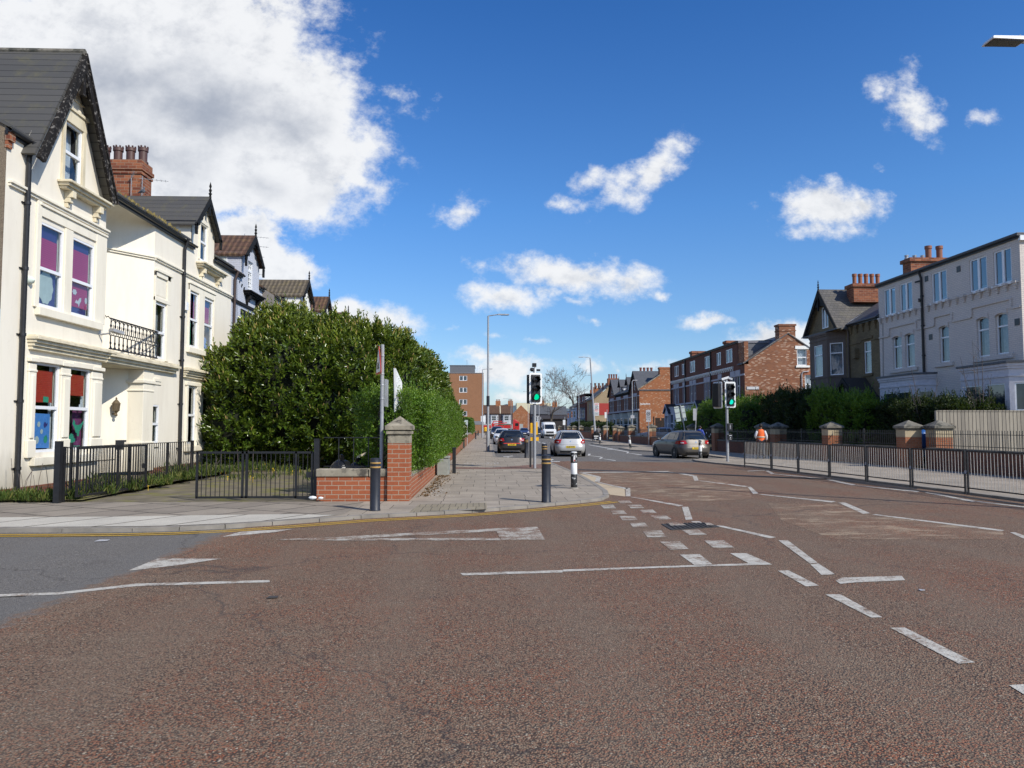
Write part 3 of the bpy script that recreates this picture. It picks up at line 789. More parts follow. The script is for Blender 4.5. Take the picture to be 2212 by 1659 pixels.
# ---------------------------------------------------------------- windows and house parts
def window(par, f, u0, u1, z0, z1, kind='sash', rev=.12, mid=.5, ft=.055, frame=None, glass=None, far=False, extras=(), name='window', sillmat=None):
    fr = frame or M.upvc; w1 = -rev + .06; w0 = -rev
    mb = MB()
    fb(mb, f, u0, u0 + ft, w0, w1, z0, z1); fb(mb, f, u1 - ft, u1, w0, w1, z0, z1)
    fb(mb, f, u0 + ft, u1 - ft, w0, w1, z0, z0 + ft * 1.2); fb(mb, f, u0 + ft, u1 - ft, w0, w1, z1 - ft, z1)
    zm = z0 + (z1 - z0) * mid
    if kind == 'sash':
        fb(mb, f, u0 + ft, u1 - ft, w0, w1 + .012, zm - ft * .7, zm + ft * .7)
        # the lower sash is set a little back with its own stiles
        fb(mb, f, u0 + ft, u0 + ft * 1.5, w0 - .01, w1 - .02, z0 + ft, zm); fb(mb, f, u1 - ft * 1.5, u1 - ft, w0 - .01, w1 - .02, z0 + ft, zm)
    elif kind == 'pair':
        um = (u0 + u1) / 2
        fb(mb, f, um - ft * .7, um + ft * .7, w0, w1 + .008, z0 + ft * 1.2, z1 - ft)
        for a, b in ((u0 + ft, um - ft * .7), (um + ft * .7, u1 - ft)):
            fb(mb, f, a, a + ft * .5, w0, w1 + .01, z0 + ft * 1.2, z1 - ft); fb(mb, f, b - ft * .5, b, w0, w1 + .01, z0 + ft * 1.2, z1 - ft)
    elif kind == 'top':
        zt = z0 + (z1 - z0) * .68
        fb(mb, f, u0 + ft, u1 - ft, w0, w1 + .01, zt - ft * .6, zt + ft * .6)
    elif kind == 'grid':
        zt = z0 + (z1 - z0) * .66
        fb(mb, f, u0 + ft, u1 - ft, w0, w1 + .01, zt - ft * .7, zt + ft * .7)
        um = (u0 + u1) / 2
        for k in (1, 2):
            uu = u0 + (u1 - u0) * k / 3; fb(mb, f, uu - .012, uu + .012, w0 + .02, w1 - .005, z0 + ft, z1 - ft)
        for k in range(1, 7): zz = z0 + (z1 - z0) * k / 7; fb(mb, f, u0 + ft, u1 - ft, w0 + .02, w1 - .008, zz - .012, zz + .012)
    o = mb.build(name, fr, par)
    g = MB(); g.quad([f.p(u0 + ft * .5, w0 + .025, z0 + ft * .5), f.p(u1 - ft * .5, w0 + .025, z0 + ft * .5), f.p(u1 - ft * .5, w0 + .025, z1 - ft * .5), f.p(u0 + ft * .5, w0 + .025, z1 - ft * .5)])
    g.build('pane', glass or (M.glass_far if far else M.glass), o)
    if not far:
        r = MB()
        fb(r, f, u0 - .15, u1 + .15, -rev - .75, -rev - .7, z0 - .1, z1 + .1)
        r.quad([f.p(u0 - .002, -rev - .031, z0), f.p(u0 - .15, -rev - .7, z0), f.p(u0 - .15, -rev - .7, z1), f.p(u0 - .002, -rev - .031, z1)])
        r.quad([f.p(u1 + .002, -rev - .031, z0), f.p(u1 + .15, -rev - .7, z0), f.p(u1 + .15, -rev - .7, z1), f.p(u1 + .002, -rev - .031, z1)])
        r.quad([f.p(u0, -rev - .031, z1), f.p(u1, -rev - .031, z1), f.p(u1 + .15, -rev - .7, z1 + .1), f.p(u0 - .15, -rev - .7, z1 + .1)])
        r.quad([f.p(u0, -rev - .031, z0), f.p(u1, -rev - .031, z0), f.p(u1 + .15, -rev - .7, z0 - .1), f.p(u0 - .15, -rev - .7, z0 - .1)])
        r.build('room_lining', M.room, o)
    for e in extras:   # (name, material, u fraction range, z fraction range, depth)
        nm, mt, a, b, c, d, dep = e
        q = MB(); uu0 = u0 + (u1 - u0) * a; uu1 = u0 + (u1 - u0) * b; zz0 = z0 + (z1 - z0) * c; zz1 = z0 + (z1 - z0) * d
        if nm in ('curtain', 'net_curtain'):
            n = 14
            for i in range(n):
                ua = uu0 + (uu1 - uu0) * i / n; ub = uu0 + (uu1 - uu0) * (i + 1) / n; k0 = .025 * math.sin(i * 2.1); k1 = .025 * math.sin((i + 1) * 2.1)
                q.quad([f.p(ua, -rev - dep + k0, zz0), f.p(ub, -rev - dep + k1, zz0), f.p(ub, -rev - dep + k1, zz1), f.p(ua, -rev - dep + k0, zz1)])
        else:
            q.quad([f.p(uu0, -rev - dep, zz0), f.p(uu1, -rev - dep, zz0), f.p(uu1, -rev - dep, zz1), f.p(uu0, -rev - dep, zz1)])
        q.build(nm, mt, o)
    return o


def blob_pts(cx, cz, rx, rz, n=24, lob=0, amp=.1, ph=0):
    return [(cx + rx * math.cos(2 * PI * i / n) * (1 + amp * math.cos(lob * 2 * PI * i / n + ph)), cz + rz * math.sin(2 * PI * i / n) * (1 + amp * math.cos(lob * 2 * PI * i / n + ph))) for i in range(n)]


def decal(par, f, name, mat, polys, w):
    mb = MB()
    for pl in polys: mb.quad([f.p(u, w, z) for u, z in pl])
    o = mb.build(name, mat, par)
    bm = bmesh.new(); bm.from_mesh(o.data); bmesh.ops.triangulate(bm, faces=bm.faces, ngon_method='EAR_CLIP'); bm.to_mesh(o.data); bm.free()
    return o


def downpipe(par, f, u, z0, z1, w=.08, r=.055, mat=None, swan=True):
    mb = MB()
    pts = [f.p(u, w, z0), f.p(u, w, z1 - .35), f.p(u, w + .12, z1)] if swan else [f.p(u, w, z0), f.p(u, w, z1)]
    mb.tube(pts, r, 10)
    z = z0 + .6
    while z < z1 - .4:
        mb.tube([f.p(u, w, z), f.p(u, w, z + .07)], r * 1.28, 10); fb(mb, f, u - .11, u + .11, 0, .03, z + .02, z + .05); z += 1.5
    return mb.build('downpipe', mat or M.black, par, smooth=True)


def gutter(par, f, u0, u1, z, w=.1, mat=None):
    mb = MB(); n = 6
    prof = [(w + .06 * math.cos(PI + PI * i / n), z + .06 * math.sin(PI + PI * i / n)) for i in range(n + 1)]
    prof += [(w + .048 * math.cos(2 * PI - PI * i / n), z + .048 * math.sin(2 * PI - PI * i / n)) for i in range(n + 1)]
    mb.prism([f.p(u0, a, b) for a, b in prof], f.U * (u1 - u0))
    fb(mb, f, u0, u1, 0.0, w - .045, z - .11, z + .02)
    return mb.build('gutter', mat or M.black, par)


def moulding(par, f, u0, u1, z, prof, mat, name='cornice', ends=True):
    """prof: list of (w0, w1, dz0, dz1) boxes"""
    mb = MB()
    for (w1, a, b) in prof: fb(mb, f, u0 - w1 * .5 * ends, u1 + w1 * .5 * ends, -.01, w1, z + a, z + b)
    return mb.build(name, mat, par, bevel=.008)


def bracket_sill(par, f, u0, u1, z, mat, name='sill'):
    mb = MB()
    fb(mb, f, u0, u1, 0, .34, z - .06, z); fb(mb, f, u0 + .05, u1 - .05, 0, .27, z - .13, z - .06); fb(mb, f, u0 + .1, u1 - .1, 0, .2, z - .19, z - .13)
    for uu in (u0 + .32, u1 - .48):
        fb(mb, f, uu, uu + .17, 0, .22, z - .36, z - .19); fb(mb, f, uu + .01, uu + .16, 0, .15, z - .48, z - .36); fb(mb, f, uu + .03, uu + .14, 0, .09, z - .6, z - .48)
    return mb.build(name, mat, par, bevel=.01)


def pots(par, c, n, dx, dy, z, mat, h=.5, r=.13, crown=False, name='chimney_pot'):
    for i in range(n):
        mb = MB(); x = c[0] + dx * (i - (n - 1) / 2); y = c[1] + dy * (i - (n - 1) / 2)
        mb.lathe((x, y, z), [(r * 1.15, 0), (r * 1.15, .06), (r * .9, .08), (r * .92, h * .75), (r * 1.1, h * .78), (r * 1.1, h), (r * .8, h), (r * .8, h * .6)], 12)
        if crown:
            for k in range(8):
                a = 2 * PI * k / 8; mb.box(x + r * math.cos(a) - .025, x + r * math.cos(a) + .025, y + r * math.sin(a) - .025, y + r * math.sin(a) + .025, z + h, z + h + .06)
        mb.build(name, mat, par, smooth=True)


def aerial(par, p, h, length, d, name='aerial', rods=6):
    mb = MB(); p = Vector(p); d = Vector(d).normalized(); s = d.cross(Vector((0, 0, 1)))
    mb.tube([p, p + Vector((0, 0, h))], .015, 6)
    a = p + Vector((0, 0, h - .1)); mb.tube([a - d * .1, a + d * length], .01, 5)
    for i in range(rods):
        q = a + d * (length * (i + .3) / rods); mb.tube([q - s * .13, q + s * .13], .006, 4)
    return mb.build(name, M.galv, par)


# ================================================================ cream house with gable, balcony and dormer
FX = -10.5
F = Fac((FX, 0, 0), (0, 1, 0), (1, 0, 0))
cream = thing('cream_house', 'large cream rendered house with steep black gable, pink blinds and iron balcony', 'house', (FX, 20, .1))
hA = [(18.66, 19.44, 7.77, 9.30), (17.79, 18.77, 4.50, 6.50), (19.15, 20.23, 4.50, 6.48), (17.80, 18.78, 1.06, 3.17), (19.24, 20.20, 1.08, 3.17)]
mb = MB()
wall(mb, F, 16.47, 20.8, .30, [(16.47, 8.2), (17.12, 8.15), (18.84, 11.0), (20.42, 8.15), (20.8, 8.15)], hA)
wall(mb, F, 23.85, 27.05, .36, 8.12, [(23.97, 24.46, 1.14, 2.36), (23.95, 24.76, 3.85, 5.62), (26.69, 27.05, 4.5, 6.47), (26.71, 27.05, 1.05, 3.1)])
wall(mb, F, 26.72, 27.05, 8.12, [(26.72, 9.0), (27.05, 9.32)])
wall(mb, F, 27.05, 29.45, .38, [(27.05, 9.32), (27.85, 10.14), (28.98, 9.0), (28.98, 8.1), (29.45, 8.1)], [(27.50, 28.19, 7.78, 9.16), (27.05, 27.49, 4.5, 6.47), (28.05, 28.98, 4.5, 6.45), (27.05, 27.47, 1.05, 3.1), (28.05, 28.98, 1.05, 3.1)])
wall(mb, F, 29.45, 31.0, .4, 8.05)
# recess: canted return walls
bx, by = -11.95, 21.92
RF = Fac((bx, by, 0), (FX - bx, 23.85 - by, 0), (.8, -.6, 0)); RL = (Vector((FX, 23.85)) - Vector((bx, by))).length
RB = Fac((FX, 20.8, 0), (bx - FX, by - 20.8, 0), (.6, .8, 0)); RBL = (Vector((FX, 20.8)) - Vector((bx, by))).length
wall(mb, RF, 0, RL, .3, 8.1); wall(mb, RB, 0, RBL, .3, 8.0)
wl = mb.build('wall', M.cream, cream, recalc=False)
# cove under the eaves
mb = MB(); path = [(FX, 20.8), (FX - .5, 21.1), (bx + .35, 21.7), (bx, by), (bx + .3, by + .4), (bx + .6, by + .8), (FX - .35, 23.38), (FX, 23.85)]
K = 8; rows = []
for (x, y) in path:
    d = FX + .08 - x; r = []
    for i in range(K + 1):
        t = PI / 2 * i / K
        h = 1.02 * (max(d, .03) / 1.53) ** .5
        r.append((x + d * (1 - math.cos(t)), y, 8.12 - h + h * math.sin(t)))
    rows.append(r)
vs = [p for r in rows for p in r]
mb.add(vs, [(i * (K + 1) + j, (i + 1) * (K + 1) + j, (i + 1) * (K + 1) + j + 1, i * (K + 1) + j + 1) for i in range(len(rows) - 1) for j in range(K)])
mb.build('coved_eaves', M.cream, cream, smooth=True)
# plinth
mb = MB()
fb(mb, F, 16.45, 20.85, -.3, .025, 0, .30); fb(mb, F, 23.82, 31.0, -.3, .025, 0, .37); mb.build('brick_plinth', M.brick_wall, cream)
# pebbledashed end wall
mb = MB(); mb.box(-22, FX - .004, 16.44, 16.47, 0, 8.3); mb.quad([(-22, 16.45, 8.3), (FX - .01, 16.45, 8.3), (-16, 16.45, 11.3)]); mb.build('end_wall', M.peb, cream)
mb = MB(); mb.box(FX - .02, FX + .09, 16.42, 16.62, 7.92, 8.12); mb.box(FX - .02, FX + .05, 16.43, 16.58, 7.76, 7.92); mb.build('corbel_bricks', M.brick_chim, cream)
# roofs
mb = MB()
for ya, yb in ((16.4, 17.2), (20.5, 26.5), (29.0, 31.0)): mb.prism([(FX + .12, ya, 8.26), (FX + .12, yb, 8.26), (FX - .3, yb, 8.479), (FX - .3, ya, 8.479)], (0, 0, -.08))
mb.prism([(FX - .3, 16.4, 8.479), (FX - .3, 31.0, 8.479), (-15.6, 31.0, 10.9), (-15.6, 16.4, 10.9)], (0, 0, -.08))
mb.prism([(-15.6, 16.4, 10.9), (-15.6, 31.0, 10.9), (-21, 31.0, 8.2), (-21, 16.4, 8.2)], (0, 0, -.08))
mb.prism([(FX + .30, 17.02, 7.80), (FX + .30, 18.84, 11.08), (-17, 18.84, 11.08), (-17, 17.02, 7.80)], (0, -.06, .03))
mb.prism([(FX + .30, 20.66, 7.80), (FX + .30, 18.84, 11.08), (-17, 18.84, 11.08), (-17, 20.66, 7.80)], (0, .06, .03))
mb.build('roof', M.slate, cream)
mb = MB(); mb.tube([(FX + .34, 18.84, 11.11), (-17, 18.84, 11.11)], .10, 8); mb.build('ridge_tiles', M.stone_dark, cream)
mb = MB()
for s in (-1, 1):
    a = Vector((FX + .38, 18.84 + s * 1.84, 7.76)); b = Vector((FX + .38, 18.84, 11.10))
    mb.bar(a, b, .07, .30, up=(1, 0, 0)) if False else mb.prism([a, b, b + Vector((0, 0, -.52)), a + Vector((0, -s * .27, -.04))], (-.07, 0, 0))
    mb.prism([a + Vector((.03, 0, 0)), b + Vector((.03, 0, 0)), b + Vector((.03, 0, -.12)), a + Vector((.03, -s * .07, -.01))], (-.03, 0, 0))
mb.prism([(FX + .2, 18.84 - .5, 10.1), (FX + .2, 18.84 + .5, 10.1), (FX + .2, 18.84, 11.0)], (.06, 0, 0))
mb.box(FX + .24, FX + .36, 18.78, 18.90, 10.0, 10.9)
mb.build('bargeboard', M.black_wood, cream)
# dormer
mb = MB()
for s in (-1, 1):
    mb.prism([(FX + .22, 27.85 + s * 1.30, 8.86), (FX + .22, 27.85, 10.22), (-14.9, 27.85, 10.22), (-14.9, 27.85 + s * 1.30, 8.86)], (0, 0, -.07))
mb.build('dormer_roof', M.slate, cream)
mb = MB()
for s in (-1, 1):
    a = Vector((FX + .25, 27.85 + s * 1.34, 8.82)); b = Vector((FX + .25, 27.85, 10.20))
    mb.prism([a, b, b + Vector((0, 0, -.26)), a + Vector((0, -s * .16, -.05))], (-.06, 0, 0))
    for k in range(6):
        q = a.lerp(b, (k + .5) / 6) + Vector((0, 0, -.2)); mb.disc(q + Vector((-.01, 0, 0)), .1, (1, 0, 0), 10)
    mb.box(FX + .18, FX + .25, 27.85 + s * 1.22 - .06, 27.85 + s * 1.22 + .06, 8.5, 8.9)
mb.box(FX + .18, FX + .24, 27.79, 27.91, 9.5, 10.1)
mb.build('dormer_bargeboard', M.black_wood2, cream)
mb = MB(); mb.lathe((FX + .22, 27.85, 10.16), [(.05, 0), (.04, .12), (.07, .16), (.03, .2), (.06, .3), (.02, .36), (.05, .44), (.0, .62)], 8); mb.build('finial', M.black_wood2, cream, smooth=True)
CH = Fac((FX, 26.72, 0), (-1, 0, 0), (0, -1, 0))
mb = MB(); fb(mb, CH, 0, .42, -.05, .004, 8.0, 8.95); mb.build('dormer_cheek', M.cream, cream)
mb = MB()
for k in range(8): fb(mb, CH, .42, 3.4, -.05, .012 + .002 * (k % 2), 8.0 + k * .12, 8.11 + k * .12)
mb.build('white_cladding', M.upvc, cream)
mb = MB(); fb(mb, CH, -.2, 4.2, -.02, .1, 8.9, 8.98); mb.build('dormer_gutter', M.black, cream)
# mouldings
moulding(cream, F, 16.6, 20.82, 7.0, [(.10, .02, .08), (.06, -.04, .02)], M.creamtrim, 'string_course')
moulding(cream, F, 23.85, 31.0, 6.97, [(.09, .02, .08), (.05, -.04, .02)], M.creamtrim, 'string_course', False)
moulding(cream, RF, .3, RL, 6.97, [(.09, .02, .08), (.05, -.04, .02)], M.creamtrim, 'string_course', False)
cp = [(.10, -.28, -.2), (.15, -.2, -.12), (.21, -.12, -.05), (.27, -.05, .02), (.2, .02, .06)]
moulding(cream, F, 17.55, 20.95, 3.72, cp, M.creamstain)
moulding(cream, F, 26.35, 29.1, 3.66, cp, M.creamstain)
# moulded heads over windows
def surround(f, u0, u1, z0, z1, mat=M.creamtrim, t=.14, par=cream, w=.045):
    mb = MB(); fb(mb, f, u0 - t, u0, 0, w, z0, z1); fb(mb, f, u1, u1 + t, 0, w, z0, z1); fb(mb, f, u0 - t, u1 + t, 0, w + .005, z1, z1 + t * 1.6)
    fb(mb, f, u0 - .02, u1 + .02, -.05, .02, z1 - .05, z1 + .002); mb.build('window_surround', mat, par, bevel=.006)
mb = MB(); fb(mb, F, 17.60, 17.77, 0, .05, 4.45, 6.98); fb(mb, F, 20.26, 20.8, 0, .05, 4.45, 6.9); fb(mb, F, 18.79, 19.13, 0, .05, 4.45, 6.6); fb(mb, F, 17.68, 20.8, 0, .04, 6.62, 6.86); fb(mb, F, 17.68, 20.8, .0, .08, 6.86, 6.92)
mb.build('window_surround', M.creamtrim, cream, bevel=.008)
mb = MB(); fb(mb, F, 17.69, 20.6, 0, .12, 4.27, 4.46); fb(mb, F, 17.69, 20.6, 0, .12, .76, .95); fb(mb, F, 26.5, 29.2, 0, .12, 4.28, 4.46); fb(mb, F, 26.5, 29.2, 0, .12, .8, .98); mb.build('window_sill', M.creamtrim, cream, bevel=.01)
mb = MB()
for a, b in ((17.5, 17.78), (18.81, 19.22), (20.24, 20.79)):
    fb(mb, F, a, b, 0, .05, .95, 3.12); fb(mb, F, a + .08, b - .08, 0, .085, 1.4, 2.85); fb(mb, F, a - .03, b + .03, 0, .10, 3.16, 3.26); fb(mb, F, a - .01, b + .01, 0, .07, 2.93, 2.98); fb(mb, F, a - .02, b + .02, 0, .08, .95, 1.35)
fb(mb, F, 17.75, 18.9, 0, .09, 3.17, 3.3); fb(mb, F, 19.25, 20.3, 0, .09, 3.17, 3.3)
mb.build('pilasters', M.creamtrim, cream, bevel=.012)
mb = MB(); fb(mb, F, 18.55, 19.6, 0, .05, 9.30, 9.62); fb(mb, F, 18.52, 19.64, 0, .09, 9.62, 9.70); fb(mb, F, 18.53, 18.65, 0, .05, 7.75, 9.3); fb(mb, F, 19.45, 19.58, 0, .05, 7.75, 9.3); fb(mb, F, 19.02, 19.8, 0, .03, 9.95, 10.0); mb.build('attic_surround', M.creamstain, cream, bevel=.01)
bracket_sill(cream, F, 18.4, 20.55, 7.72, M.creamstain); bracket_sill(cream, F, 27.2, 29.65, 7.64, M.creamstain)
surround(F, 27.50, 28.19, 7.78, 9.16, t=.1)
mb = MB(); fb(mb, F, 26.6, 26.68, 0, .05, 4.46, 6.8); fb(mb, F, 27.5, 28.03, 0, .05, 4.46, 6.5); fb(mb, F, 29.0, 29.1, 0, .05, 4.46, 6.8); fb(mb, F, 26.6, 29.1, 0, .045, 6.5, 6.72); fb(mb, F, 26.55, 29.15, 0, .08, 6.72, 6.78)
fb(mb, F, 26.55, 26.7, 0, .06, .98, 3.2); fb(mb, F, 27.5, 28.03, 0, .07, .98, 3.2); fb(mb, F, 26.5, 29.1, 0, .08, 3.12, 3.24); mb.build('window_surround', M.creamtrim, cream, bevel=.008)
mb = MB(); fb(mb, F, 23.36 + .5, 23.94, 0, .05, 3.8, 6.6); fb(mb, F, 24.78, 25.0, 0, .05, 3.8, 6.6); fb(mb, F, 23.86, 25.0, 0, .06, 5.66, 5.78); fb(mb, F, 23.86, 25.05, 0, .05, 6.45, 6.6); fb(mb, F, 23.9, 25.1, 0, .09, 6.6, 6.68); fb(mb, F, 24.0, 24.76, 0, .01, 5.85, 6.4)
fb(mb, F, 23.9, 24.55, 0, .03, 3.0, 3.1); fb(mb, F, 23.95, 24.5, 0, .05, 3.1, 3.2); fb(mb, F, 23.93, 24.5, 0, .05, 1.02, 1.12); mb.build('narrow_surround', M.creamtrim, cream, bevel=.008)
# porch slab, pier and balcony
mb = MB()
mb.prism([(FX + .1, 20.85, 3.42), (FX + .1, 24.0, 3.42), (FX, 23.85, 3.42), (bx, by, 3.42), (FX, 20.8, 3.42)], (0, 0, .3))
fb(mb, F, 20.85, 25.45, 0, .12, 3.44, 3.52); fb(mb, F, 20.85, 25.5, 0, .18, 3.52, 3.6); fb(mb, F, 20.85, 25.55, 0, .25, 3.6, 3.68); fb(mb, F, 20.85, 25.5, 0, .2, 3.68, 3.74)
mb.build('balcony_slab', M.creamstain, cream, bevel=.006)
mb = MB(); fb(mb, F, 23.27, 23.98, -.45, .03, .3, 3.42); fb(mb, F, 23.2, 24.03, -.48, .07, 3.0, 3.1); fb(mb, F, 23.2, 24.03, -.48, .06, .3, 1.2); fb(mb, F, 23.24, 24.0, -.46, .05, 2.75, 2.8); mb.build('porch_pier', M.creamtrim, cream, bevel=.012)
bal = MB(); by0, by1, bz0, bz1 = 20.98, 24.02, 3.80, 4.66; bX = FX + .10
for z, r in ((bz1, .022), (bz0 + .02, .018), (4.20, .014), (4.30, .014)): bal.tube([(bX, by0, z), (bX, by1, z)], r, 6)
n = 13
for i in range(n):
    y = by0 + .06 + (by1 - by0 - .12) * i / (n - 1); s = (by1 - by0) / (n - 1) / 2
    bal.tube([(bX, y, bz0), (bX, y, 4.2)], .016, 5); bal.tube([(bX, y, 4.3), (bX, y, bz1)], .014, 5)
    for zz in (3.98, 4.46): bal.ball((bX, y, zz), (.03, .035, .05), 6)
    bal.tube([(bX, y + s * .62 * math.cos(a), 4.25 + .05 * math.sin(a)) for a in [k * PI / 5 for k in range(11)]], .010, 4)
    if i < n - 1:
        yc = y + s
        bal.tube([(bX, yc + s * math.cos(a), 4.50 + .13 * math.sin(a)) for a in [k * PI / 8 for k in range(9)]], .012, 5)
        bal.tube([(bX, yc + s * math.cos(a), 3.95 - .12 * math.sin(a)) for a in [k * PI / 8 for k in range(9)]], .012, 5)
        bal.tube([(bX, yc, 4.3), (bX, yc, 4.5)], .010, 4)
bal.tube([(bX, by1, 4.66), (FX - .4, by1 - .5, 4.66)], .02, 5); bal.tube([(bX, by1, 3.82), (FX - .4, by1 - .5, 3.82)], .016, 5)
bal.tube([(bX, by0, 4.66), (bX, by0 - .12, 4.7), (bX, by0 - .2, 4.66), (bX, by0 - .26, 4.7)], .012, 5)
bal.build('balcony_railing', M.black, cream, smooth=True)
# windows
iv = dict(rev=.065)
window(cream, F, *hA[0], 'sash', extras=[('curtain', M.curtain, .62, 1, 0, 1, .22), ('sill_card', M.pale_paper, .0, .3, 0, .22, .3)], **iv)
w1 = window(cream, F, *hA[1], 'sash', mid=.45, extras=[('blind', M.blind_pink, .0, .86, .45, .83, .015), ('card', M.blue_card, .0, .87, .83, 1, .03), ('reveal_board', M.curtain, .86, 1.3, 0, .98, .10), ('card', M.blue_card, .0, .87, 0, .45, .03)], **iv)
w2 = window(cream, F, *hA[2], 'sash', mid=.45, extras=[('blind', M.blind_pink, .0, .88, .12, .86, .015), ('card', M.blue_card, .0, .89, .86, 1, .03), ('reveal_board', M.curtain, .88, 1.3, 0, .98, .10), ('card', M.blue_card, .0, .85, .0, .14, .03)], **iv)
w3 = window(cream, F, *hA[3], 'sash', mid=.5, extras=[('blind', M.blind_red, .0, .86, .56, .92, .015), ('curtain', M.curtain, .86, 1.25, 0, 1, .10)], **iv)
w4 = window(cream, F, *hA[4], 'sash', mid=.5, extras=[('blind', M.blind_red, .0, .86, .66, .92, .015), ('curtain', M.curtain, .88, 1.25, .5, 1, .10), ('purple_curtain', M.purple_curtain, .55, 1.25, 0, .48, .12)], **iv)
gw = -.065 - .008
decal(w1, F, 'painted_cloud', M.pale_paper, [blob_pts(18.22, 5.0, .30, .40, 40, 10, .05)], gw)
decal(w2, F, 'painted_cloud', M.white_paper, [blob_pts(19.48, 5.12, .10, .07, 24, 6, .12)], gw)
decal(w2, F, 'painted_rocket', M.white_paper, [[(19.5, 4.85), (19.58, 4.94), (19.64, 4.9), (19.72, 5.0), (19.8, 5.02), (19.8, 4.93), (19.74, 4.86), (19.7, 4.76), (19.65, 4.84)], blob_pts(20.03, 4.98, .055, .075, 16)], gw)
decal(w3, F, 'blue_poster', M.blue_paper, [[(17.97, 1.16), (18.58, 1.15), (18.58, 1.97), (17.97, 1.98)]], gw)
decal(w3, F, 'painted_fish', M.pale_paper, [blob_pts(18.13, 1.72, .055, .06, 16), blob_pts(18.25, 1.55, .05, .055, 16), blob_pts(18.07, 1.35, .075, .085, 16), [(18.02, 1.27), (18.0, 1.2), (18.06, 1.26)]], gw + .006)
decal(w3, F, 'painted_fish', M.blue_card, [blob_pts(18.38, 1.71, .05, .06, 16), [(18.42, 1.72), (18.49, 1.77), (18.47, 1.66)]], gw + .006)
decal(w3, F, 'painted_fish', M.green_paint, [blob_pts(18.42, 1.36, .07, .085, 16), [(18.42, 1.44), (18.45, 1.49), (18.47, 1.42)]], gw + .006)
decal(w3, F, 'green_notice', M.green_paint, [[(18.28, 2.25), (18.5, 2.245), (18.5, 2.38), (18.28, 2.385)]], gw)
decal(w4, F, 'painted_dinosaur', M.green_paint, [[(19.58, 1.74), (19.63, 1.86), (19.70, 1.80), (19.72, 1.72), (19.84, 1.70), (19.98, 1.74), (20.1, 1.82), (20.12, 1.78), (20.0, 1.62), (19.93, 1.55), (19.9, 1.42), (19.82, 1.42), (19.8, 1.5), (19.74, 1.52), (19.70, 1.6), (19.64, 1.68)],
    [(19.42, 1.33)] + [(19.55 + .13 * math.cos(a), 1.34 + .14 * math.sin(a) * (1 + .15 * (k % 2))) for k, a in enumerate([PI * .9 - PI * .8 * i / 12 for i in range(13)])] + [(19.74, 1.34), (19.72, 1.27), (19.66, 1.28), (19.65, 1.2), (19.6, 1.2), (19.59, 1.26), (19.52, 1.26), (19.51, 1.2), (19.46, 1.2), (19.45, 1.28)]], gw)
mb = MB(); text_mb(mb, 'DINOSAUR', .10, face_matrix(F.p(19.72, gw, 1.14), (0, 1, 0), (0, 0, 1)), mirror=True, bold=.003); mb.build('painted_word', M.green_paint, w4)
mb = MB(); mb.disc(F.p(19.9, gw, 2.2), .05, (1, 0, 0), 16); mb.build('round_sticker', M.white_paper, w4)
window(cream, F, 23.97, 24.46, 1.14, 2.36, 'sash', extras=[('curtain', M.curtain, .5, 1, 0, 1, .2), ('blind', M.blind_red, 0, .5, .5, 1, .2)], **iv)
window(cream, F, 23.95, 24.76, 3.85, 5.62, 'sash', mid=.47, extras=[('curtain', M.curtain_d, .72, 1, 0, 1, .2)], **iv)
w7 = window(cream, F, 26.69, 27.49, 4.5, 6.47, 'sash', extras=[('blind', M.blind_pink, 0, .84, .5, .85, .015), ('card', M.blue_card, 0, .84, .85, 1, .02), ('reveal_board', M.curtain, .85, 1.4, 0, 1, .10)], **iv)
decal(w7, F, 'painted_tree', M.green_paint, [[(26.86, 4.6), (26.92, 5.0), (26.8, 5.15), (26.95, 5.12), (27.05, 5.15), (27.2, 5.18), (27.08, 5.05), (27.1, 4.6)], blob_pts(27.0, 5.3, .2, .12, 20, 7, .12)], gw)
w8 = window(cream, F, 28.05, 28.98, 4.5, 6.45, 'sash', extras=[('blind', M.blind_pink, 0, .8, .55, .85, .015), ('card', M.blue_card, 0, .8, .85, 1, .02)], **iv)
decal(w8, F, 'painted_ball', M.blue_paper, [blob_pts(28.4, 4.8, .22, .2, 20)], gw)
w9 = window(cream, F, 26.71, 27.47, 1.05, 3.1, 'sash', extras=[('curtain', M.curtain_d, .6, 1, .45, 1, .2)], **iv)
decal(w9, F, 'painted_figure', M.white_paper, [blob_pts(27.0, 1.78, .09, .09, 14), [(26.92, 1.68), (27.08, 1.68), (27.1, 1.5), (27.06, 1.3), (27.0, 1.4), (26.96, 1.22), (26.9, 1.4)], [(27.08, 1.6), (27.18, 1.9), (27.22, 1.88), (27.1, 1.54)]], gw)
window(cream, F, 28.05, 28.98, 1.05, 3.1, 'sash', **iv)
window(cream, F, 27.50, 28.19, 7.78, 9.16, 'sash', extras=[('curtain', M.curtain, .65, 1, 0, 1, .2), ('card', M.blue_card, 0, .5, 0, 1, .3)], **iv)
gutter(cream, F, 16.4, 17.15, 8.16); gutter(cream, F, 20.6, 26.9, 8.10, .14); gutter(cream, F, 28.9, 31.0, 8.08)
downpipe(cream, F, 17.15, .1, 8.15); downpipe(cream, F, 26.0, .3, 8.15)
# moss on the gutter edge
mb = MB()
for i in range(260):
    y = random.uniform(21.3, 25.5); x = FX + random.uniform(0, .12); z = 8.2 + random.uniform(0, .05); s = random.uniform(.02, .07)
    mb.add([(x - s, y, z), (x + s, y, z), (x + random.uniform(-.06, .06), y + random.uniform(-.06, .06), z + s * 1.9)], [(0, 1, 2)])
mb.build('gutter_moss', simple('dry_moss', (.24, .19, .07), .95, var=.4), cream)
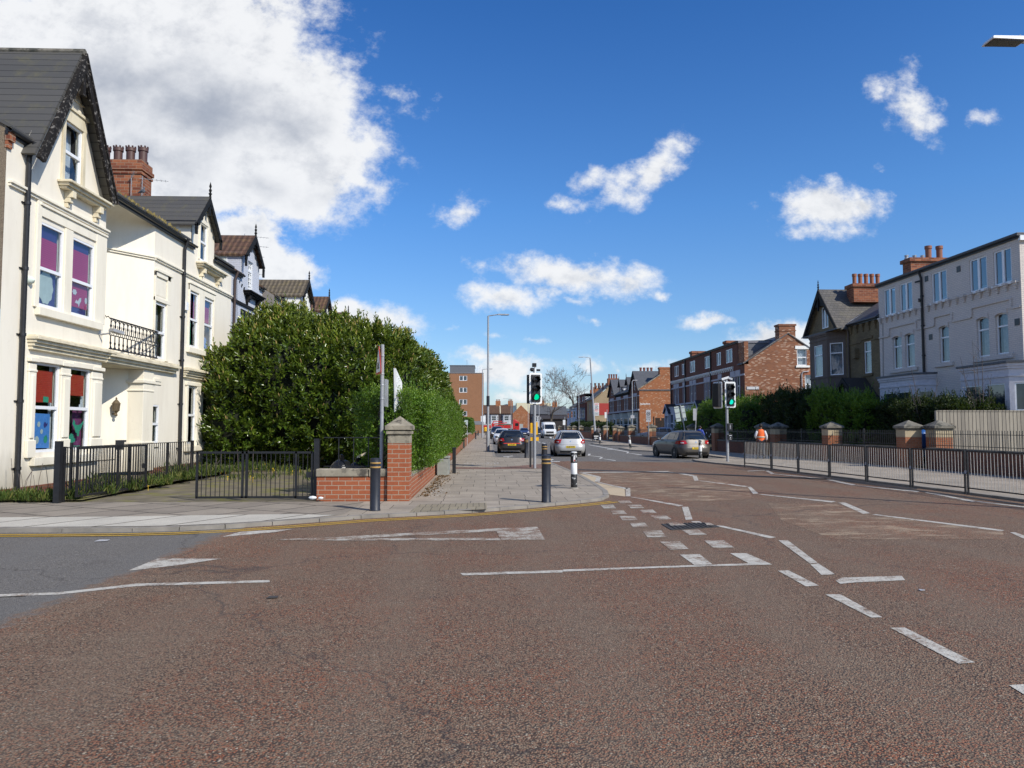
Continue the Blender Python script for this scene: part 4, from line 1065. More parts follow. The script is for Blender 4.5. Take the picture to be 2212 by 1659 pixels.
# wall fittings
def fitting(name, mat, fn, par=cream, **k):
    mb = MB(); fn(mb); return mb.build(name, mat, par, **k)
fl = fitting('floodlight', M.greypole, lambda m: (m.bar(F.p(20.55, .35, 4.28), F.p(20.85, .5, 4.22), .2, .08), m.tube([F.p(20.6, 0, 4.15), F.p(20.62, .3, 4.2)], .025, 6)))
fitting('bulkhead_lamp', M.pale_paper, lambda m: (m.lathe((0, 0, 0), [(.10, 0), (.10, .04), (.08, .07), (.07, .1), (.0, .15)], 14), m.xform(Matrix.Translation(F.p(17.42, 0, 5.02)) @ Matrix.Rotation(PI / 2, 4, 'Y'))), smooth=True)
fitting('alarm_box', M.upvc, lambda m: fb(m, F, 26.27, 26.45, 0, .08, 5.72, 6.0))
rp = RF.p(RL * .52, 0, 0)
fitting('wall_lantern', simple('old_brass', (.16, .12, .07), .5, metal=.4), lambda m: (m.lathe((rp.x + .14, rp.y - .1, 1.98), [(.04, 0), (.05, .04), (.03, .08), (.07, .14), (.10, .16), (.12, .36), (.13, .37), (.07, .45), (.02, .5), (.03, .53), (.0, .58)], 8), m.bar(rp + Vector((0, 0, 2.05)), rp + Vector((.14, -.1, 2.05)), .04, .04)))
fitting('name_plate', M.black, lambda m: fb(m, RF, RL * .52 + .1, RL * .52 + .42, 0, .02, .98, 1.26))
fitting('round_vent', M.creamtrim, lambda m: (m.lathe((0, 0, 0), [(.13, 0), (.13, .03), (.10, .05), (.10, .03), (.02, .04)], 14), m.xform(Matrix.Translation(RF.p(RL * .82, 0, 3.2)) @ Vector((.8, -.6, 0)).to_track_quat('Z', 'Y').to_matrix().to_4x4())))
fitting('dome_camera', M.upvc, lambda m: (m.ball(RF.p(RL * .02 + .25, .06, 2.28), .07, 10), m.bar(RF.p(.25, 0, 2.32), RF.p(.25, .08, 2.3), .05, .05)), smooth=True)
# chimney
mb = MB(); cx0, cx1, cy0, cy1 = -14.75, -13.05, 28.3, 29.2
mb.box(cx0, cx1, cy0, cy1, 8.5, 11.35); mb.box(cx0 - .04, cx1 + .04, cy0 - .04, cy1 + .04, 11.2, 11.3); mb.box(cx0 - .07, cx1 + .07, cy0 - .07, cy1 + .07, 11.35, 11.5); mb.box(cx0 - .02, cx1 + .02, cy0 - .02, cy1 + .02, 11.5, 11.75)
ch = mb.build('chimney', M.brick_chim, cream)
pots(ch, ((cx0 + cx1) / 2, (cy0 + cy1) / 2), 4, .47, 0, 11.75, simple('dark_clay_pot', (.09, .045, .035), .5), .6, .17, True)
aerial(ch, (cx1 + .08, cy0 - .05, 9.9), 1.2, .9, (.9, .3, 0)); aerial(ch, (cx1 - .3, cy0 - .1, 9.7), 1.4, .3, (.3, -.2, .5))
aerial(cream, (-13.0, 21.6, 10.0), .8, .1, (1, 0, .6), rods=1)

# ================================================================ pale grey, white and tiled houses further along
def row_house(name, label, y0, y1, ydorm, wallm, roofm, dwall, hw=1.25, apex=10.2, cheek=None, win=True, strg=M.black_wood2):
    h = thing(name, label, 'house', (FX, (y0 + y1) / 2, .3))
    mb = MB()
    tops = [(y0, 8.08), (ydorm - hw, 8.08), (ydorm - hw, 9.05), (ydorm, apex - .05), (ydorm + hw, 9.05), (ydorm + hw, 8.08), (y1, 8.08)]
    hd = (ydorm - .36, ydorm + .36, 7.75, 9.0)
    a = [(ydorm - .95, ydorm - .15, 4.5, 6.4), (ydorm + .15, ydorm + .95, 4.5, 6.4), (ydorm - .95, ydorm - .15, 1.1, 3.1), (ydorm + .15, ydorm + .95, 1.1, 3.1)]
    wall(mb, F, y0, ydorm - hw, .3, 8.08); wall(mb, F, ydorm - hw, ydorm + hw, .3, [(ydorm - hw, 9.05), (ydorm, apex - .05), (ydorm + hw, 9.05)], [hd] + a)
    wall(mb, F, ydorm + hw, y1, .3, 8.08)
    mb.build('wall', wallm, h, recalc=False)
    mb = MB()
    mb.prism([(FX + .14, y0, 8.18), (FX + .14, ydorm - hw, 8.18), (FX - .3, ydorm - hw, 8.405), (FX - .3, y0, 8.405)], (0, 0, -.08)); mb.prism([(FX + .14, ydorm + hw, 8.18), (FX + .14, y1, 8.18), (FX - .3, y1, 8.405), (FX - .3, ydorm + hw, 8.405)], (0, 0, -.08))
    mb.prism([(FX - .3, y0, 8.405), (FX - .3, y1, 8.405), (-15.6, y1, 10.8), (-15.6, y0, 10.8)], (0, 0, -.08)); mb.prism([(-15.6, y0, 10.8), (-15.6, y1, 10.8), (-21, y1, 8.2), (-21, y0, 8.2)], (0, 0, -.08))
    mb.build('roof', roofm, h)
    mb = MB()
    for s in (-1, 1): mb.prism([(FX + .2, ydorm + s * (hw + .12), 9.05), (FX + .2, ydorm, apex), (-15, ydorm, apex), (-15, ydorm + s * (hw + .12), 9.05)], (0, 0, -.08))
    mb.build('dormer_roof', roofm, h)
    mb = MB()
    for s in (-1, 1):
        p = Vector((FX + .24, ydorm + s * (hw + .15), 9.0)); q = Vector((FX + .24, ydorm, apex))
        mb.prism([p, q, q + Vector((0, 0, -.3)), p + Vector((0, -s * .18, -.06))], (-.06, 0, 0))
        for k in range(5): mb.disc(p.lerp(q, (k + .5) / 5) + Vector((-.01, 0, -.24)), .11, (1, 0, 0), 10)
        mb.box(FX + .16, FX + .24, ydorm + s * hw - .06, ydorm + s * hw + .06, 8.55, 9.05)
    mb.prism([(FX + .1, ydorm - .6, 9.65), (FX + .1, ydorm + .6, 9.65), (FX + .1, ydorm, apex - .1)], (.05, 0, 0)); mb.build('dormer_bargeboard', M.black_wood2, h)
    mb = MB(); mb.lathe((FX + .2, ydorm, apex - .05), [(.05, 0), (.04, .1), (.07, .15), (.03, .2), (.06, .3), (.02, .36), (.05, .42), (.0, .6)], 8); mb.build('finial', M.black_wood2, h, smooth=True)
    C_ = Fac((FX, ydorm - hw, 0), (-1, 0, 0), (0, -1, 0))
    mb = MB(); fb(mb, C_, 0, 4.5, -.04, .004, 8.0, 9.15); mb.build('dormer_cheek', dwall, h)
    if cheek == 'leaded':
        for k in range(4):
            mb = MB(); fb(mb, C_, .62 + k * .62, 1.14 + k * .62, 0, .02, 8.2, 8.98); c_ = mb.build('cheek_window', M.pale_paper, h)
            mb = MB(); fb(mb, C_, .60 + k * .62, .64 + k * .62, .0, .03, 8.15, 9.0); fb(mb, C_, .6 + k * .62, 1.16 + k * .62, 0, .03, 8.4, 8.42); mb.tube([C_.p(.66 + k * .62, .025, 8.9), C_.p(.9 + k * .62, .025, 8.7), C_.p(1.12 + k * .62, .025, 8.8)], .012, 4); mb.build('leading', M.upvc, c_)
    elif cheek == 'window':
        mb = MB(); fb(mb, C_, .75, 2.7, -.01, .03, 8.25, 9.1); c_ = mb.build('cheek_window', M.upvc, h)
        mb = MB(); fb(mb, C_, .85, 2.6, 0, .035, 8.33, 9.02); mb.build('pane', M.glass_far, c_)
    window(h, F, *hd, 'grid' if cheek == 'leaded' else 'sash', far=(cheek != 'leaded'), extras=[('net_curtain', M.curtain, 0, 1, 0, 1, .15)] if cheek == 'leaded' else ())
    for q in a: window(h, F, *q, 'sash', far=True)
    gutter(h, F, y0, ydorm - hw, 8.12, .14); gutter(h, F, ydorm + hw, y1, 8.12, .14)
    mb = MB(); fb(mb, F, y0, y1, 0, .06, 6.85, 6.98); fb(mb, F, ydorm - 1.25, ydorm + 1.25, 0, .05, 6.45, 6.7); mb.build('string_course', strg, h)
    return h


gh = row_house('grey_house', 'pale grey painted house with brown tiled dormer and leaded side windows', 31.0, 35.25, 33.45, M.brick_grey, M.tile, M.brick_grey, cheek='leaded')
bracket_sill(gh, F, 32.5, 34.7, 7.58, M.black_wood2)
downpipe(gh, F, 31.2, .3, 8.1, mat=simple('rusty_pipe', (.06, .04, .035), .6))
mb = MB()
for i in range(7):
    y = 31.9 + .28 * (i % 3) + .3 * (i // 3); z = 7.85 - .14 * (i % 3) - .08 * (i // 3); mb.add([F.p(y, .02, z), F.p(y + .13, .05, z + .03), F.p(y + .05, .02, z - .11)], [(0, 1, 2)])
mb.tube([F.p(31.6, .02, 8.0), F.p(31.75, .02, 6.0), F.p(31.7, .02, 5.0)], .008, 4); mb.build('wall_cables', M.black, gh)
mb = MB(); mb.box(-13.6, -11.6, 35.6, 36.4, 8.3, 10.1); mb.box(-13.7, -11.5, 35.5, 36.5, 9.9, 10.1); gc = mb.build('chimney', M.brick_chim, gh)
for dz, ln in ((1.2, 1.1), (.75, 1.1), (.25, .9), (-.6, .9)): aerial(gc, (-11.45, 35.5, 9.0), dz + .6, ln, (.9, .35, 0), rods=8)
wh = row_house('white_house', 'white rendered house with grey pantiled dormer standing behind the tall laurel', 36.9, 45.6, 43.6, M.white_render, M.tile_grey, M.white_render, cheek='window')
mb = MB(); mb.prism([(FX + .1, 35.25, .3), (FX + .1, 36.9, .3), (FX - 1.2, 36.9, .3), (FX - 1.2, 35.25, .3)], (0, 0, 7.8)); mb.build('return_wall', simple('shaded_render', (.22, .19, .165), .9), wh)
bh = row_house('tiled_house', 'narrow house with red brown tiled dormer, furthest seen above the laurel', 45.7, 51.8, 49.2, M.white_render, M.tile, M.white_render)
mb = MB(); mb.box(-13.4, -11.8, 47.6, 48.3, 8.3, 10.2); bc = mb.build('chimney', M.brick_chim, bh); pots(bc, (-12.5, 47.9), 2, .5, 0, 10.2, simple('clay_pot', (.30, .10, .05), .7), .6, .16)
aerial(bh, (-11.8, 48.4, 9.8), .9, .5, (.9, .35, 0))
row_house('brick_house', 'brick house almost hidden behind the far end of the laurel', 51.9, 58.2, 56, M.brick_chim, M.tile, M.brick_chim)

# pigeon on the dormer ridge
pg = MB(); pg.ball((-12.75, 27.85, 10.40), (.09, .06, .07), 10); pg.ball((-12.70, 27.82, 10.51), (.035, .035, .04), 8); pg.tube([(-12.8, 27.85, 10.39), (-12.95, 27.87, 10.33)], [.05, .015], 6); pg.tube([(-12.72, 27.82, 10.43), (-12.70, 27.82, 10.49)], [.045, .03], 6); pg.tube([(-12.73, 27.83, 10.34), (-12.73, 27.83, 10.26)], .008, 4); pg.tube([(-12.75, 27.87, 10.34), (-12.75, 27.87, 10.26)], .008, 4)
pg.add([(-12.67, 27.81, 10.515), (-12.64, 27.80, 10.50), (-12.67, 27.82, 10.50)], [(0, 1, 2)])
tag(pg.build('pigeon', simple('pigeon_grey', (.10, .11, .13), .7), None, smooth=True), 'grey pigeon sitting on the slate ridge of the cream house dormer', 'bird')

# ================================================================ four-storey brick block at the far end of the left pavement
bk = thing('brick_flats', 'four storey orange brick block with grey rooftop plant room past the hedge', 'building', (-9, 190, 0))
BF = Fac((-18, 190, 0), (1, 0, 0), (0, -1, 0)); bw = 17.3
wn = []
for k in range(4):
    z0 = 3.6 + k * 2.99
    for u in (2.0, 6.6, 11.2): wn.append((u, u + 2.0, z0 + .75, z0 + 2.0))
mb = MB(); wall(mb, BF, 0, bw, 3.1, 15.2, wn, rev=.1); wall(mb, BF, 0, bw, 0, 2.2); mb.box(-18, -18 + bw, 190.02, 205, 14.9, 15.1)
RFc = Fac((-18 + bw, 190, 0), (0, 1, 0), (1, 0, 0)); wall(mb, RFc, 0, 15, 0, 15.2); mb.build('wall', M.brick_block, bk, recalc=False)
mb = MB(); fb(mb, BF, 0, bw, -.1, .05, 2.2, 3.1); fb(mb, BF, -.1, bw + .1, -.1, .08, 15.2, 15.35); mb.build('concrete_band', simple('concrete_band', (.2, .21, .225), .8), bk)
for q in wn: window(bk, BF, *q, 'pair', far=True, rev=.1, ft=.09)
mb = MB(); mb.box(-9.3, -3.0, 192, 202, 15.2, 17.3); mb.box(-9.4, -2.9, 191.9, 202.1, 17.3, 17.45); mb.build('plant_room', simple('plant_room_grey', (.13, .14, .155), .7), bk)
mb = MB()
for x in (-2.6, -2.1, -1.6): mb.tube([(x, 192, 15.2), (x, 192, 17.2)], .06, 5)
mb.box(-1.35, -1.0, 191.9, 192.1, 15.4, 17.0); mb.build('mobile_mast', M.upvc, bk)
mb = MB(); mb.tube([(-5, 195, 17.4), (-5, 195, 19)], .04, 4); mb.build('roof_aerial', M.galv, bk)
# ---------------------------------------------------------------- vegetation
def leaf_mesh(name, P, D, L, W, tint, mat, parent=None, fold=.25):
    """P base points, D unit leaf directions, L lengths, W widths (all numpy): six-point folded leaves"""
    n = len(P)
    r = RNG.normal(size=(n, 3)); S = np.cross(D, r); S /= np.linalg.norm(S, axis=1)[:, None] + 1e-9
    up = np.cross(S, D)
    L = L[:, None]; W = W[:, None]
    v = np.empty((n, 6, 3))
    v[:, 0] = P; v[:, 3] = P + D * L - up * L * .08
    v[:, 1] = P + D * L * .32 + S * W * .5 + up * W * fold; v[:, 2] = P + D * L * .72 + S * W * .40 + up * W * fold * .8
    v[:, 5] = P + D * L * .32 - S * W * .5 + up * W * fold; v[:, 4] = P + D * L * .72 - S * W * .40 + up * W * fold * .8
    off = np.zeros(3)
    if parent is not None: off = np.array(parent.location)
    v = (v.reshape(-1, 3) - off)
    me = bpy.data.meshes.new(name)
    me.vertices.add(n * 6); me.vertices.foreach_set('co', v.astype(np.float32).ravel())
    base = (np.arange(n) * 6)[:, None]
    idx = np.concatenate([base + np.array([[0, 1, 2, 3]]), base + np.array([[0, 3, 4, 5]])], axis=1).reshape(-1)
    me.loops.add(n * 8); me.loops.foreach_set('vertex_index', idx.astype(np.int32))
    me.polygons.add(n * 2); me.polygons.foreach_set('loop_start', (np.arange(n * 2) * 4).astype(np.int32))
    me.update(calc_edges=True)
    at = me.attributes.new('tint', 'FLOAT', 'FACE'); at.data.foreach_set('value', np.repeat(tint, 2).astype(np.float32))
    me.materials.append(mat)
    o = bpy.data.objects.new(name, me); COL.objects.link(o)
    if parent is not None: o.parent = parent
    return o


def lump(p, s, a):
    return a * mnoise.noise(Vector(p) * s) + a * .5 * mnoise.noise(Vector(p) * s * 2.3)


def sample_blobs(blobs, n, inner=.0):
    """random points + normals on the outside of a union of ellipsoids"""
    areas = np.array([(b[3] * b[4] + b[4] * b[5] + b[3] * b[5]) for b in blobs]); areas /= areas.sum()
    P = []; Nn = []
    while len(P) < n:
        b = blobs[RNG.choice(len(blobs), p=areas)]
        d = RNG.normal(size=3); d /= np.linalg.norm(d)
        q = np.array(b[:3]) + d * np.array(b[3:6]) * (1 - inner * RNG.random() ** 2)
        if q[2] < .12: continue
        bad = False
        for c in blobs:
            if c is b: continue
            if (((q - np.array(c[:3])) / np.array(c[3:6])) ** 2).sum() < .80: bad = True; break
        if bad: continue
        nn = d / np.array(b[3:6]); nn /= np.linalg.norm(nn)
        q = q + nn * (lump(q, 1.1, .36) + lump(q + 7, .45, .34))
        P.append(q); Nn.append(nn)
    return np.array(P), np.array(Nn)


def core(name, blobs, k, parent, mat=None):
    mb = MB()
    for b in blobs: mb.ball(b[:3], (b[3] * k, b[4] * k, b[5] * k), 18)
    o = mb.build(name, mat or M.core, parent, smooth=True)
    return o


def shoots(name, P, Nn, mat, parent, per=9, ll=.14, lw=.055, length=.32, upb=.6, spread=1.05, sun=(.57, -.53, .63), base_t=.45, spikes=0.0):
    n = len(P)
    A = Nn * .7 + np.array([0, 0, upb]) + RNG.normal(size=(n, 3)) * .28; A /= np.linalg.norm(A, axis=1)[:, None]
    ln = length * (.6 + .8 * RNG.random(n))
    ref = RNG.normal(size=(n, 3)); U = np.cross(A, ref); U /= np.linalg.norm(U, axis=1)[:, None]; V = np.cross(A, U)
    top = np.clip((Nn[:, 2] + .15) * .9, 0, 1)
    allP = []; allD = []; allL = []; allW = []; allT = []
    for k in range(per):
        t = (k + .5) / per; ang = k * 2.4
        rad = U * math.cos(ang) + V * math.sin(ang)
        el = spread * (1 - .62 * t)
        D = A * math.cos(el) + rad * math.sin(el); D[:, 2] -= .12 * (1 - t); D += RNG.normal(size=(n, 3)) * .12; D /= np.linalg.norm(D, axis=1)[:, None]
        allP.append(P + A * (ln * (t - .45))[:, None]); allD.append(D)
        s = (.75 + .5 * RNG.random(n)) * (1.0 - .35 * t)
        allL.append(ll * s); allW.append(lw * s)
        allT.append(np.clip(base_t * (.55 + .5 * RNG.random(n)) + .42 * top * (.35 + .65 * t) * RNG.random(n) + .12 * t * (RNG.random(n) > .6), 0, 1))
    o = leaf_mesh(name, np.concatenate(allP), np.concatenate(allD), np.concatenate(allL), np.concatenate(allW), np.concatenate(allT), mat, parent)
    if spikes:
        mb = MB()
        for i in np.where(RNG.random(n) < spikes * (.25 + top))[0]:
            a = Vector(A[i]); a = (a + Vector((0, 0, .8))).normalized(); p = Vector(P[i]) + a * ln[i] * .45
            mb.tube([p, p + a * .10, p + a * .19], [.010, .017, .005], 5, cap=False)
        mb.build('flower_spikes', M.blossom, parent)
    return o


# ---- the tall laurel in the corner garden
LB = [(-9.35, 28.6, 2.2, 1.25, 1.5, 2.35), (-8.6, 29.2, 3.0, 1.6, 1.9, 2.9), (-7.5, 29.3, 3.0, 1.8, 2.2, 3.15), (-6.2, 29.4, 2.9, 1.8, 2.3, 2.95), (-4.9, 29.6, 2.8, 1.7, 2.4, 2.9), (-3.8, 30.4, 2.7, 1.5, 2.6, 2.85),
      (-3.4, 33.0, 2.6, 1.45, 2.6, 2.85), (-3.2, 36.5, 2.5, 1.25, 3.0, 2.65), (-3.1, 41.0, 2.2, 1.15, 3.2, 2.4), (-3.0, 46.0, 2.0, 1.15, 3.4, 2.1), (-2.9, 52, 1.6, 1.1, 4, 1.75), (-7.6, 31.2, 4.4, 1.5, 1.9, 1.65), (-5.4, 31.0, 4.2, 1.6, 1.9, 1.55)]
lau = thing('laurel_bush', 'huge glossy dark green laurel bush with pale flower spikes, taller than the ground floor', 'bush', (-6, 30, .1))
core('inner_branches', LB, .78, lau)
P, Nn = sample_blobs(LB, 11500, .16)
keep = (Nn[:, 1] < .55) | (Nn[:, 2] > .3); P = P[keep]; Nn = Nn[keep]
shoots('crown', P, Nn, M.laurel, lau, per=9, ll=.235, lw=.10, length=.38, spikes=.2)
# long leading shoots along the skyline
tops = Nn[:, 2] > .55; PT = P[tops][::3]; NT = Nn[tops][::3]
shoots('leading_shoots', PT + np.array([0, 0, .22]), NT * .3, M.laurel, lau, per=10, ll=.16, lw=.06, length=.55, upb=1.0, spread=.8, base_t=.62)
mb = MB()
for (x, y) in ((-8.4, 28.6), (-7.2, 28.9), (-6, 29.2), (-5, 29.2), (-3.7, 30)):
    mb.tube([(x, y, .05), (x + .1, y, 1.2), (x - .1, y + .2, 2.6)], [.09, .07, .04], 6)
mb.build('stems', M.bark, lau)


def box_samples(x0, x1, y0, y1, z0, z1, n, lumpy=.12, sides='-x+x-y+z', taper=0.0):
    fx = {'-x': (y1 - y0) * (z1 - z0), '+x': (y1 - y0) * (z1 - z0), '-y': (x1 - x0) * (z1 - z0), '+y': (x1 - x0) * (z1 - z0), '+z': (x1 - x0) * (y1 - y0)}
    ks = [sides[i:i + 2] for i in range(0, len(sides), 2)]; w = np.array([fx[k] for k in ks]); w /= w.sum()
    P = []; Q = []
    for k in RNG.choice(len(ks), size=n, p=w):
        s = ks[k]; a, b = RNG.random(2)
        x = x0 + (x1 - x0) * a; y = y0 + (y1 - y0) * a; z = z0 + (z1 - z0) * b
        if s == '-x': p = (x0, y, z); q = (-1, 0, .15)
        elif s == '+x': p = (x1, y, z); q = (1, 0, .15)
        elif s == '-y': p = (x, y0, z); q = (0, -1, .15)
        elif s == '+y': p = (x, y1, z); q = (0, 1, .15)
        else: p = (x, y0 + (y1 - y0) * b, z1); q = (0, 0, 1)
        p = np.array(p, float); q = np.array(q, float)
        # round the corners
        c = np.array([(x0 + x1) / 2, (y0 + y1) / 2, (z0 + z1) / 2]); rel = (p - c) / np.array([(x1 - x0) / 2, (y1 - y0) / 2, (z1 - z0) / 2])
        m = np.linalg.norm(rel); p = c + (p - c) * (1 - .10 * max(0, m - 1.15))
        p = p + q * lump(p, 1.0, lumpy) - q * (RNG.random() ** 2) * .12
        P.append(p); Q.append(q / np.linalg.norm(q))
    return np.array(P), np.array(Q)


def hedge(name, label, cat, boxes, n, mat, ll=.06, lw=.03, per=6, lumpy=.12, group=None, length=.16, upb=.5, base_t=.5, z_root=.1, sides='-x+x-y+z', shoots_top=0):
    b0 = boxes[0]
    h = thing(name, label, cat, ((b0[0] + b0[1]) / 2, (b0[2] + b0[3]) / 2, z_root), group=group)
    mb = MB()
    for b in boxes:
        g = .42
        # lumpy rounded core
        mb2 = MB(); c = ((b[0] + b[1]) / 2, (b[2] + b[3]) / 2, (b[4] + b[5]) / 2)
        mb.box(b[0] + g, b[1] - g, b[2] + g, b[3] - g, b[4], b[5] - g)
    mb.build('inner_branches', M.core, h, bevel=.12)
    tot = sum((b[1] - b[0]) * (b[3] - b[2]) + (b[3] - b[2]) * (b[5] - b[4]) * 2 + (b[1] - b[0]) * (b[5] - b[4]) for b in boxes)
    Ps = []; Qs = []
    for b in boxes:
        a = (b[1] - b[0]) * (b[3] - b[2]) + (b[3] - b[2]) * (b[5] - b[4]) * 2 + (b[1] - b[0]) * (b[5] - b[4])
        p, q = box_samples(*b, max(40, int(n * a / tot)), lumpy, sides); Ps.append(p); Qs.append(q)
    P = np.concatenate(Ps); Q = np.concatenate(Qs)
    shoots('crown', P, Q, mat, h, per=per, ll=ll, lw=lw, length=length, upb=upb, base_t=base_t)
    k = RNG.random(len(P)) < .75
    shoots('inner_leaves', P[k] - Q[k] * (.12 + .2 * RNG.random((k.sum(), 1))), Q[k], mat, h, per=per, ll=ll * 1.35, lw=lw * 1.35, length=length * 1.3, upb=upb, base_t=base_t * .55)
    if shoots_top:
        t = np.where(Q[:, 2] > .8)[0]
        t = RNG.choice(t, size=min(shoots_top, len(t)), replace=False)
        shoots('leading_shoots', P[t] + np.array([0, 0, .18]), Q[t] * .3, mat, h, per=10, ll=ll * 1.1, lw=lw, length=.5, upb=1.0, spread=.7, base_t=base_t)
    return h


hedge('privet_hedge', 'bright green privet hedge growing over the low corner wall behind the stone capped pillar', 'hedge',
      [(-2.95, -1.75, 17.15, 20.0, .45, 2.5), (-2.6, -1.38, 18.4, 24.0, .62, 2.45), (-2.5, -1.34, 23.5, 31.0, .66, 2.5), (-2.5, -1.42, 30.5, 38.0, .6, 2.7), (-2.5, -1.5, 37.5, 46.0, .6, 2.5)], 11500, M.privet, ll=.062, lw=.034, per=7, lumpy=.16, base_t=.48, length=.18, sides='-x+x-y+z', shoots_top=160)
hedge('conifer_hedge', 'clipped rounded hedge rising over the brick wall down the left pavement', 'hedge', [(-3.6, -1.75, 88, 104, .7, 2.7), (-3.2, -1.8, 104, 116, .7, 2.2)], 2600, M.privet, ll=.14, lw=.09, per=5, sides='-x+x-y+z', base_t=.35)
# right hand gardens
hedge('garden_hedge', 'shaggy green and bronze hedge behind the garden wall next to the traffic light', 'hedge', [(15.9, 18.2, 47.0, 56.0, .5, 3.5), (15.6, 17.2, 45.8, 50, .6, 3.1), (15.3, 17, 52, 60.5, .5, 2.9)], 4600, M.privet, ll=.10, lw=.05, per=6, lumpy=.4, base_t=.40, z_root=.12, shoots_top=160)
hedge('garden_hedge', 'tall dark untidy hedge in shade between the two garden gates', 'hedge', [(16.9, 20.5, 41.6, 46.0, .5, 3.6), (17.5, 21, 40.0, 43, .5, 3.2)], 3000, M.darkleaf, ll=.11, lw=.055, per=6, lumpy=.45, base_t=.45, z_root=.12, shoots_top=130)
hedge('garden_shrub', 'sunlit bright green shrub rising above the railing in front of the taupe house', 'shrub', [(17.0, 19.2, 36.4, 39.2, .4, 3.3), (17.4, 19.4, 34.8, 37, .4, 2.9)], 2600, M.privet, ll=.10, lw=.05, per=7, lumpy=.5, base_t=.5, z_root=.12, shoots_top=110)
hedge('garden_hedge', 'long dark hedge standing in front of the white painted house', 'hedge', [(18.3, 20.9, 31.0, 36.2, .3, 2.7), (18.6, 20.9, 29.7, 31.6, .3, 2.6)], 4600, M.darkleaf, ll=.11, lw=.05, per=6, lumpy=.4, base_t=.42, z_root=.12, shoots_top=140)
hedge('garden_hedge', 'small dark hedge behind a railing beside the far lamp post', 'hedge', [(14.9, 18.5, 108, 119, .5, 2.2)], 700, M.darkleaf, ll=.2, lw=.11, per=5, lumpy=.3, z_root=.12)
hedge('garden_hedge', 'dark shrubbery under the beige house with the red sign', 'hedge', [(16.5, 21, 128, 148, .4, 2.4)], 900, M.darkleaf, ll=.24, lw=.13, per=5, lumpy=.5, z_root=.12)


# ---- bare trees far down the street
def bare_tree(label, base, h, spread, seed, trunk=.35):
    rnd = random.Random(seed); t = thing('bare_tree', label, 'tree', base, group='bare trees beyond the houses')
    tr = MB(); tw = MB()

    def grow(p, d, ln, r, lev):
        q = p; pts = [p]; rs = [r]
        for i in range(3):
            d = (d + Vector((rnd.gauss(0, .12), rnd.gauss(0, .12), .06))).normalized(); q = q + d * ln / 3; pts.append(q); rs.append(r * (1 - .18 * (i + 1)))
        (tr if lev < 2 else tw).tube(pts, rs, 6 if lev < 2 else 3, cap=False)
        if lev >= 6: return
        for k in range(rnd.choice((2, 3, 3)) if lev > 0 else 4):
            a = rnd.uniform(0, 2 * PI); e = rnd.uniform(.35, .85)
            s = d.cross(Vector((math.cos(a), math.sin(a), .2))).normalized()
            nd = (d * math.cos(e) + s * math.sin(e) * spread).normalized(); nd.z = max(nd.z, -.05)
            i = rnd.choice((2, 3)); grow(pts[i], nd, ln * rnd.uniform(.6, .82), max(rs[i] * .70, .034), lev + 1)
    grow(Vector(base), Vector((0, 0, 1)), h * .36, trunk, 0)
    tr.build('trunk', M.bark, t); tw.build('crown', M.twig, t)
    return t


bare_tree('taller bare tree rising above the dark red terrace roofs', (25.8, 215, 0), 21.5, 1.05, 5, .55)
bare_tree('bare brown tree standing behind the white van', (15.6, 182, 0), 15.5, 1.1, 8, .42)

# ---- weeds in the yard
gr = RNG
def weeds(name, label, pts, n, hgt, mat, rad=.5):
    P = []; D = []
    for (x, y, z, r, k) in pts:
        m = int(n * k)
        a = gr.random(m) * 2 * PI; rr = np.sqrt(gr.random(m)) * r
        P.append(np.stack([x + rr * np.cos(a), y + rr * np.sin(a) * .8, np.full(m, z)], 1))
        d = gr.normal(size=(m, 3)) * .45; d[:, 2] = 1; D.append(d / np.linalg.norm(d, axis=1)[:, None])
    P = np.concatenate(P); D = np.concatenate(D); m = len(P)
    o = leaf_mesh(name, P, D, hgt * (.35 + .9 * gr.random(m)), .012 + .02 * gr.random(m), gr.random(m), mat)
    o['kind'] = 'stuff'; o['label'] = label; o['category'] = 'weeds'
    return o


wp = [(-10.2, 16.6, .1, .55, 1.2), (-9.5, 16.4, .1, .45, .9), (-9.0, 16.6, .1, .3, .6), (-8.9, 17.6, .12, .4, .9), (-8.8, 18.6, .13, .45, .9), (-9.6, 18.5, .14, .4, .5), (-8.7, 20.0, .15, .5, .9), (-8.8, 21.5, .17, .6, 1.2), (-8.8, 23.0, .19, .7, 1.6), (-8.5, 24.5, .21, .7, 1.4), (-9.5, 24.5, .25, .8, 1.2), (-7.8, 25.3, .2, .6, .9), (-6.8, 25.6, .16, .6, .6), (-7.0, 22.5, .12, .9, .35), (-5.5, 24.5, .11, 1.2, .5), (-4.5, 22, .11, .8, .3), (-10.0, 20.2, .2, .4, .5), (-8.0, 27.0, .2, .6, 1.0)]
weeds('weeds', 'rough green weeds growing along the yard edge and foot of the cream house', wp, 260, .26, M.grass)
weeds('kerb_weeds', 'thin moss and weeds in the gutter by the yellow lines', [(-3.5, 13.22, .0, .22, .35), (-3.0, 13.5, .0, .2, .3), (-2.5, 13.75, .0, .2, .25), (-4.1, 12.85, .0, .18, .2)], 200, .035, M.grass)
mb = MB()
for i in range(46):
    a = random.choice(wp[3:]); x = a[0] + random.uniform(-1, 1) * a[3] * 1.1; y = a[1] + random.uniform(-1, 1) * a[3]; z = a[2] + random.uniform(.03, .13)
    mb.lathe((x, y, z), [(.006, 0), (.022, .01), (.02, .02), (.0, .024)], 8); mb.tube([(x, y, a[2] - .05), (x, y, z)], .004, 3)
o = mb.build('dandelions', M.dandelion); o['kind'] = 'stuff'; o['label'] = 'scattered yellow dandelions among the yard weeds'; o['category'] = 'flowers'
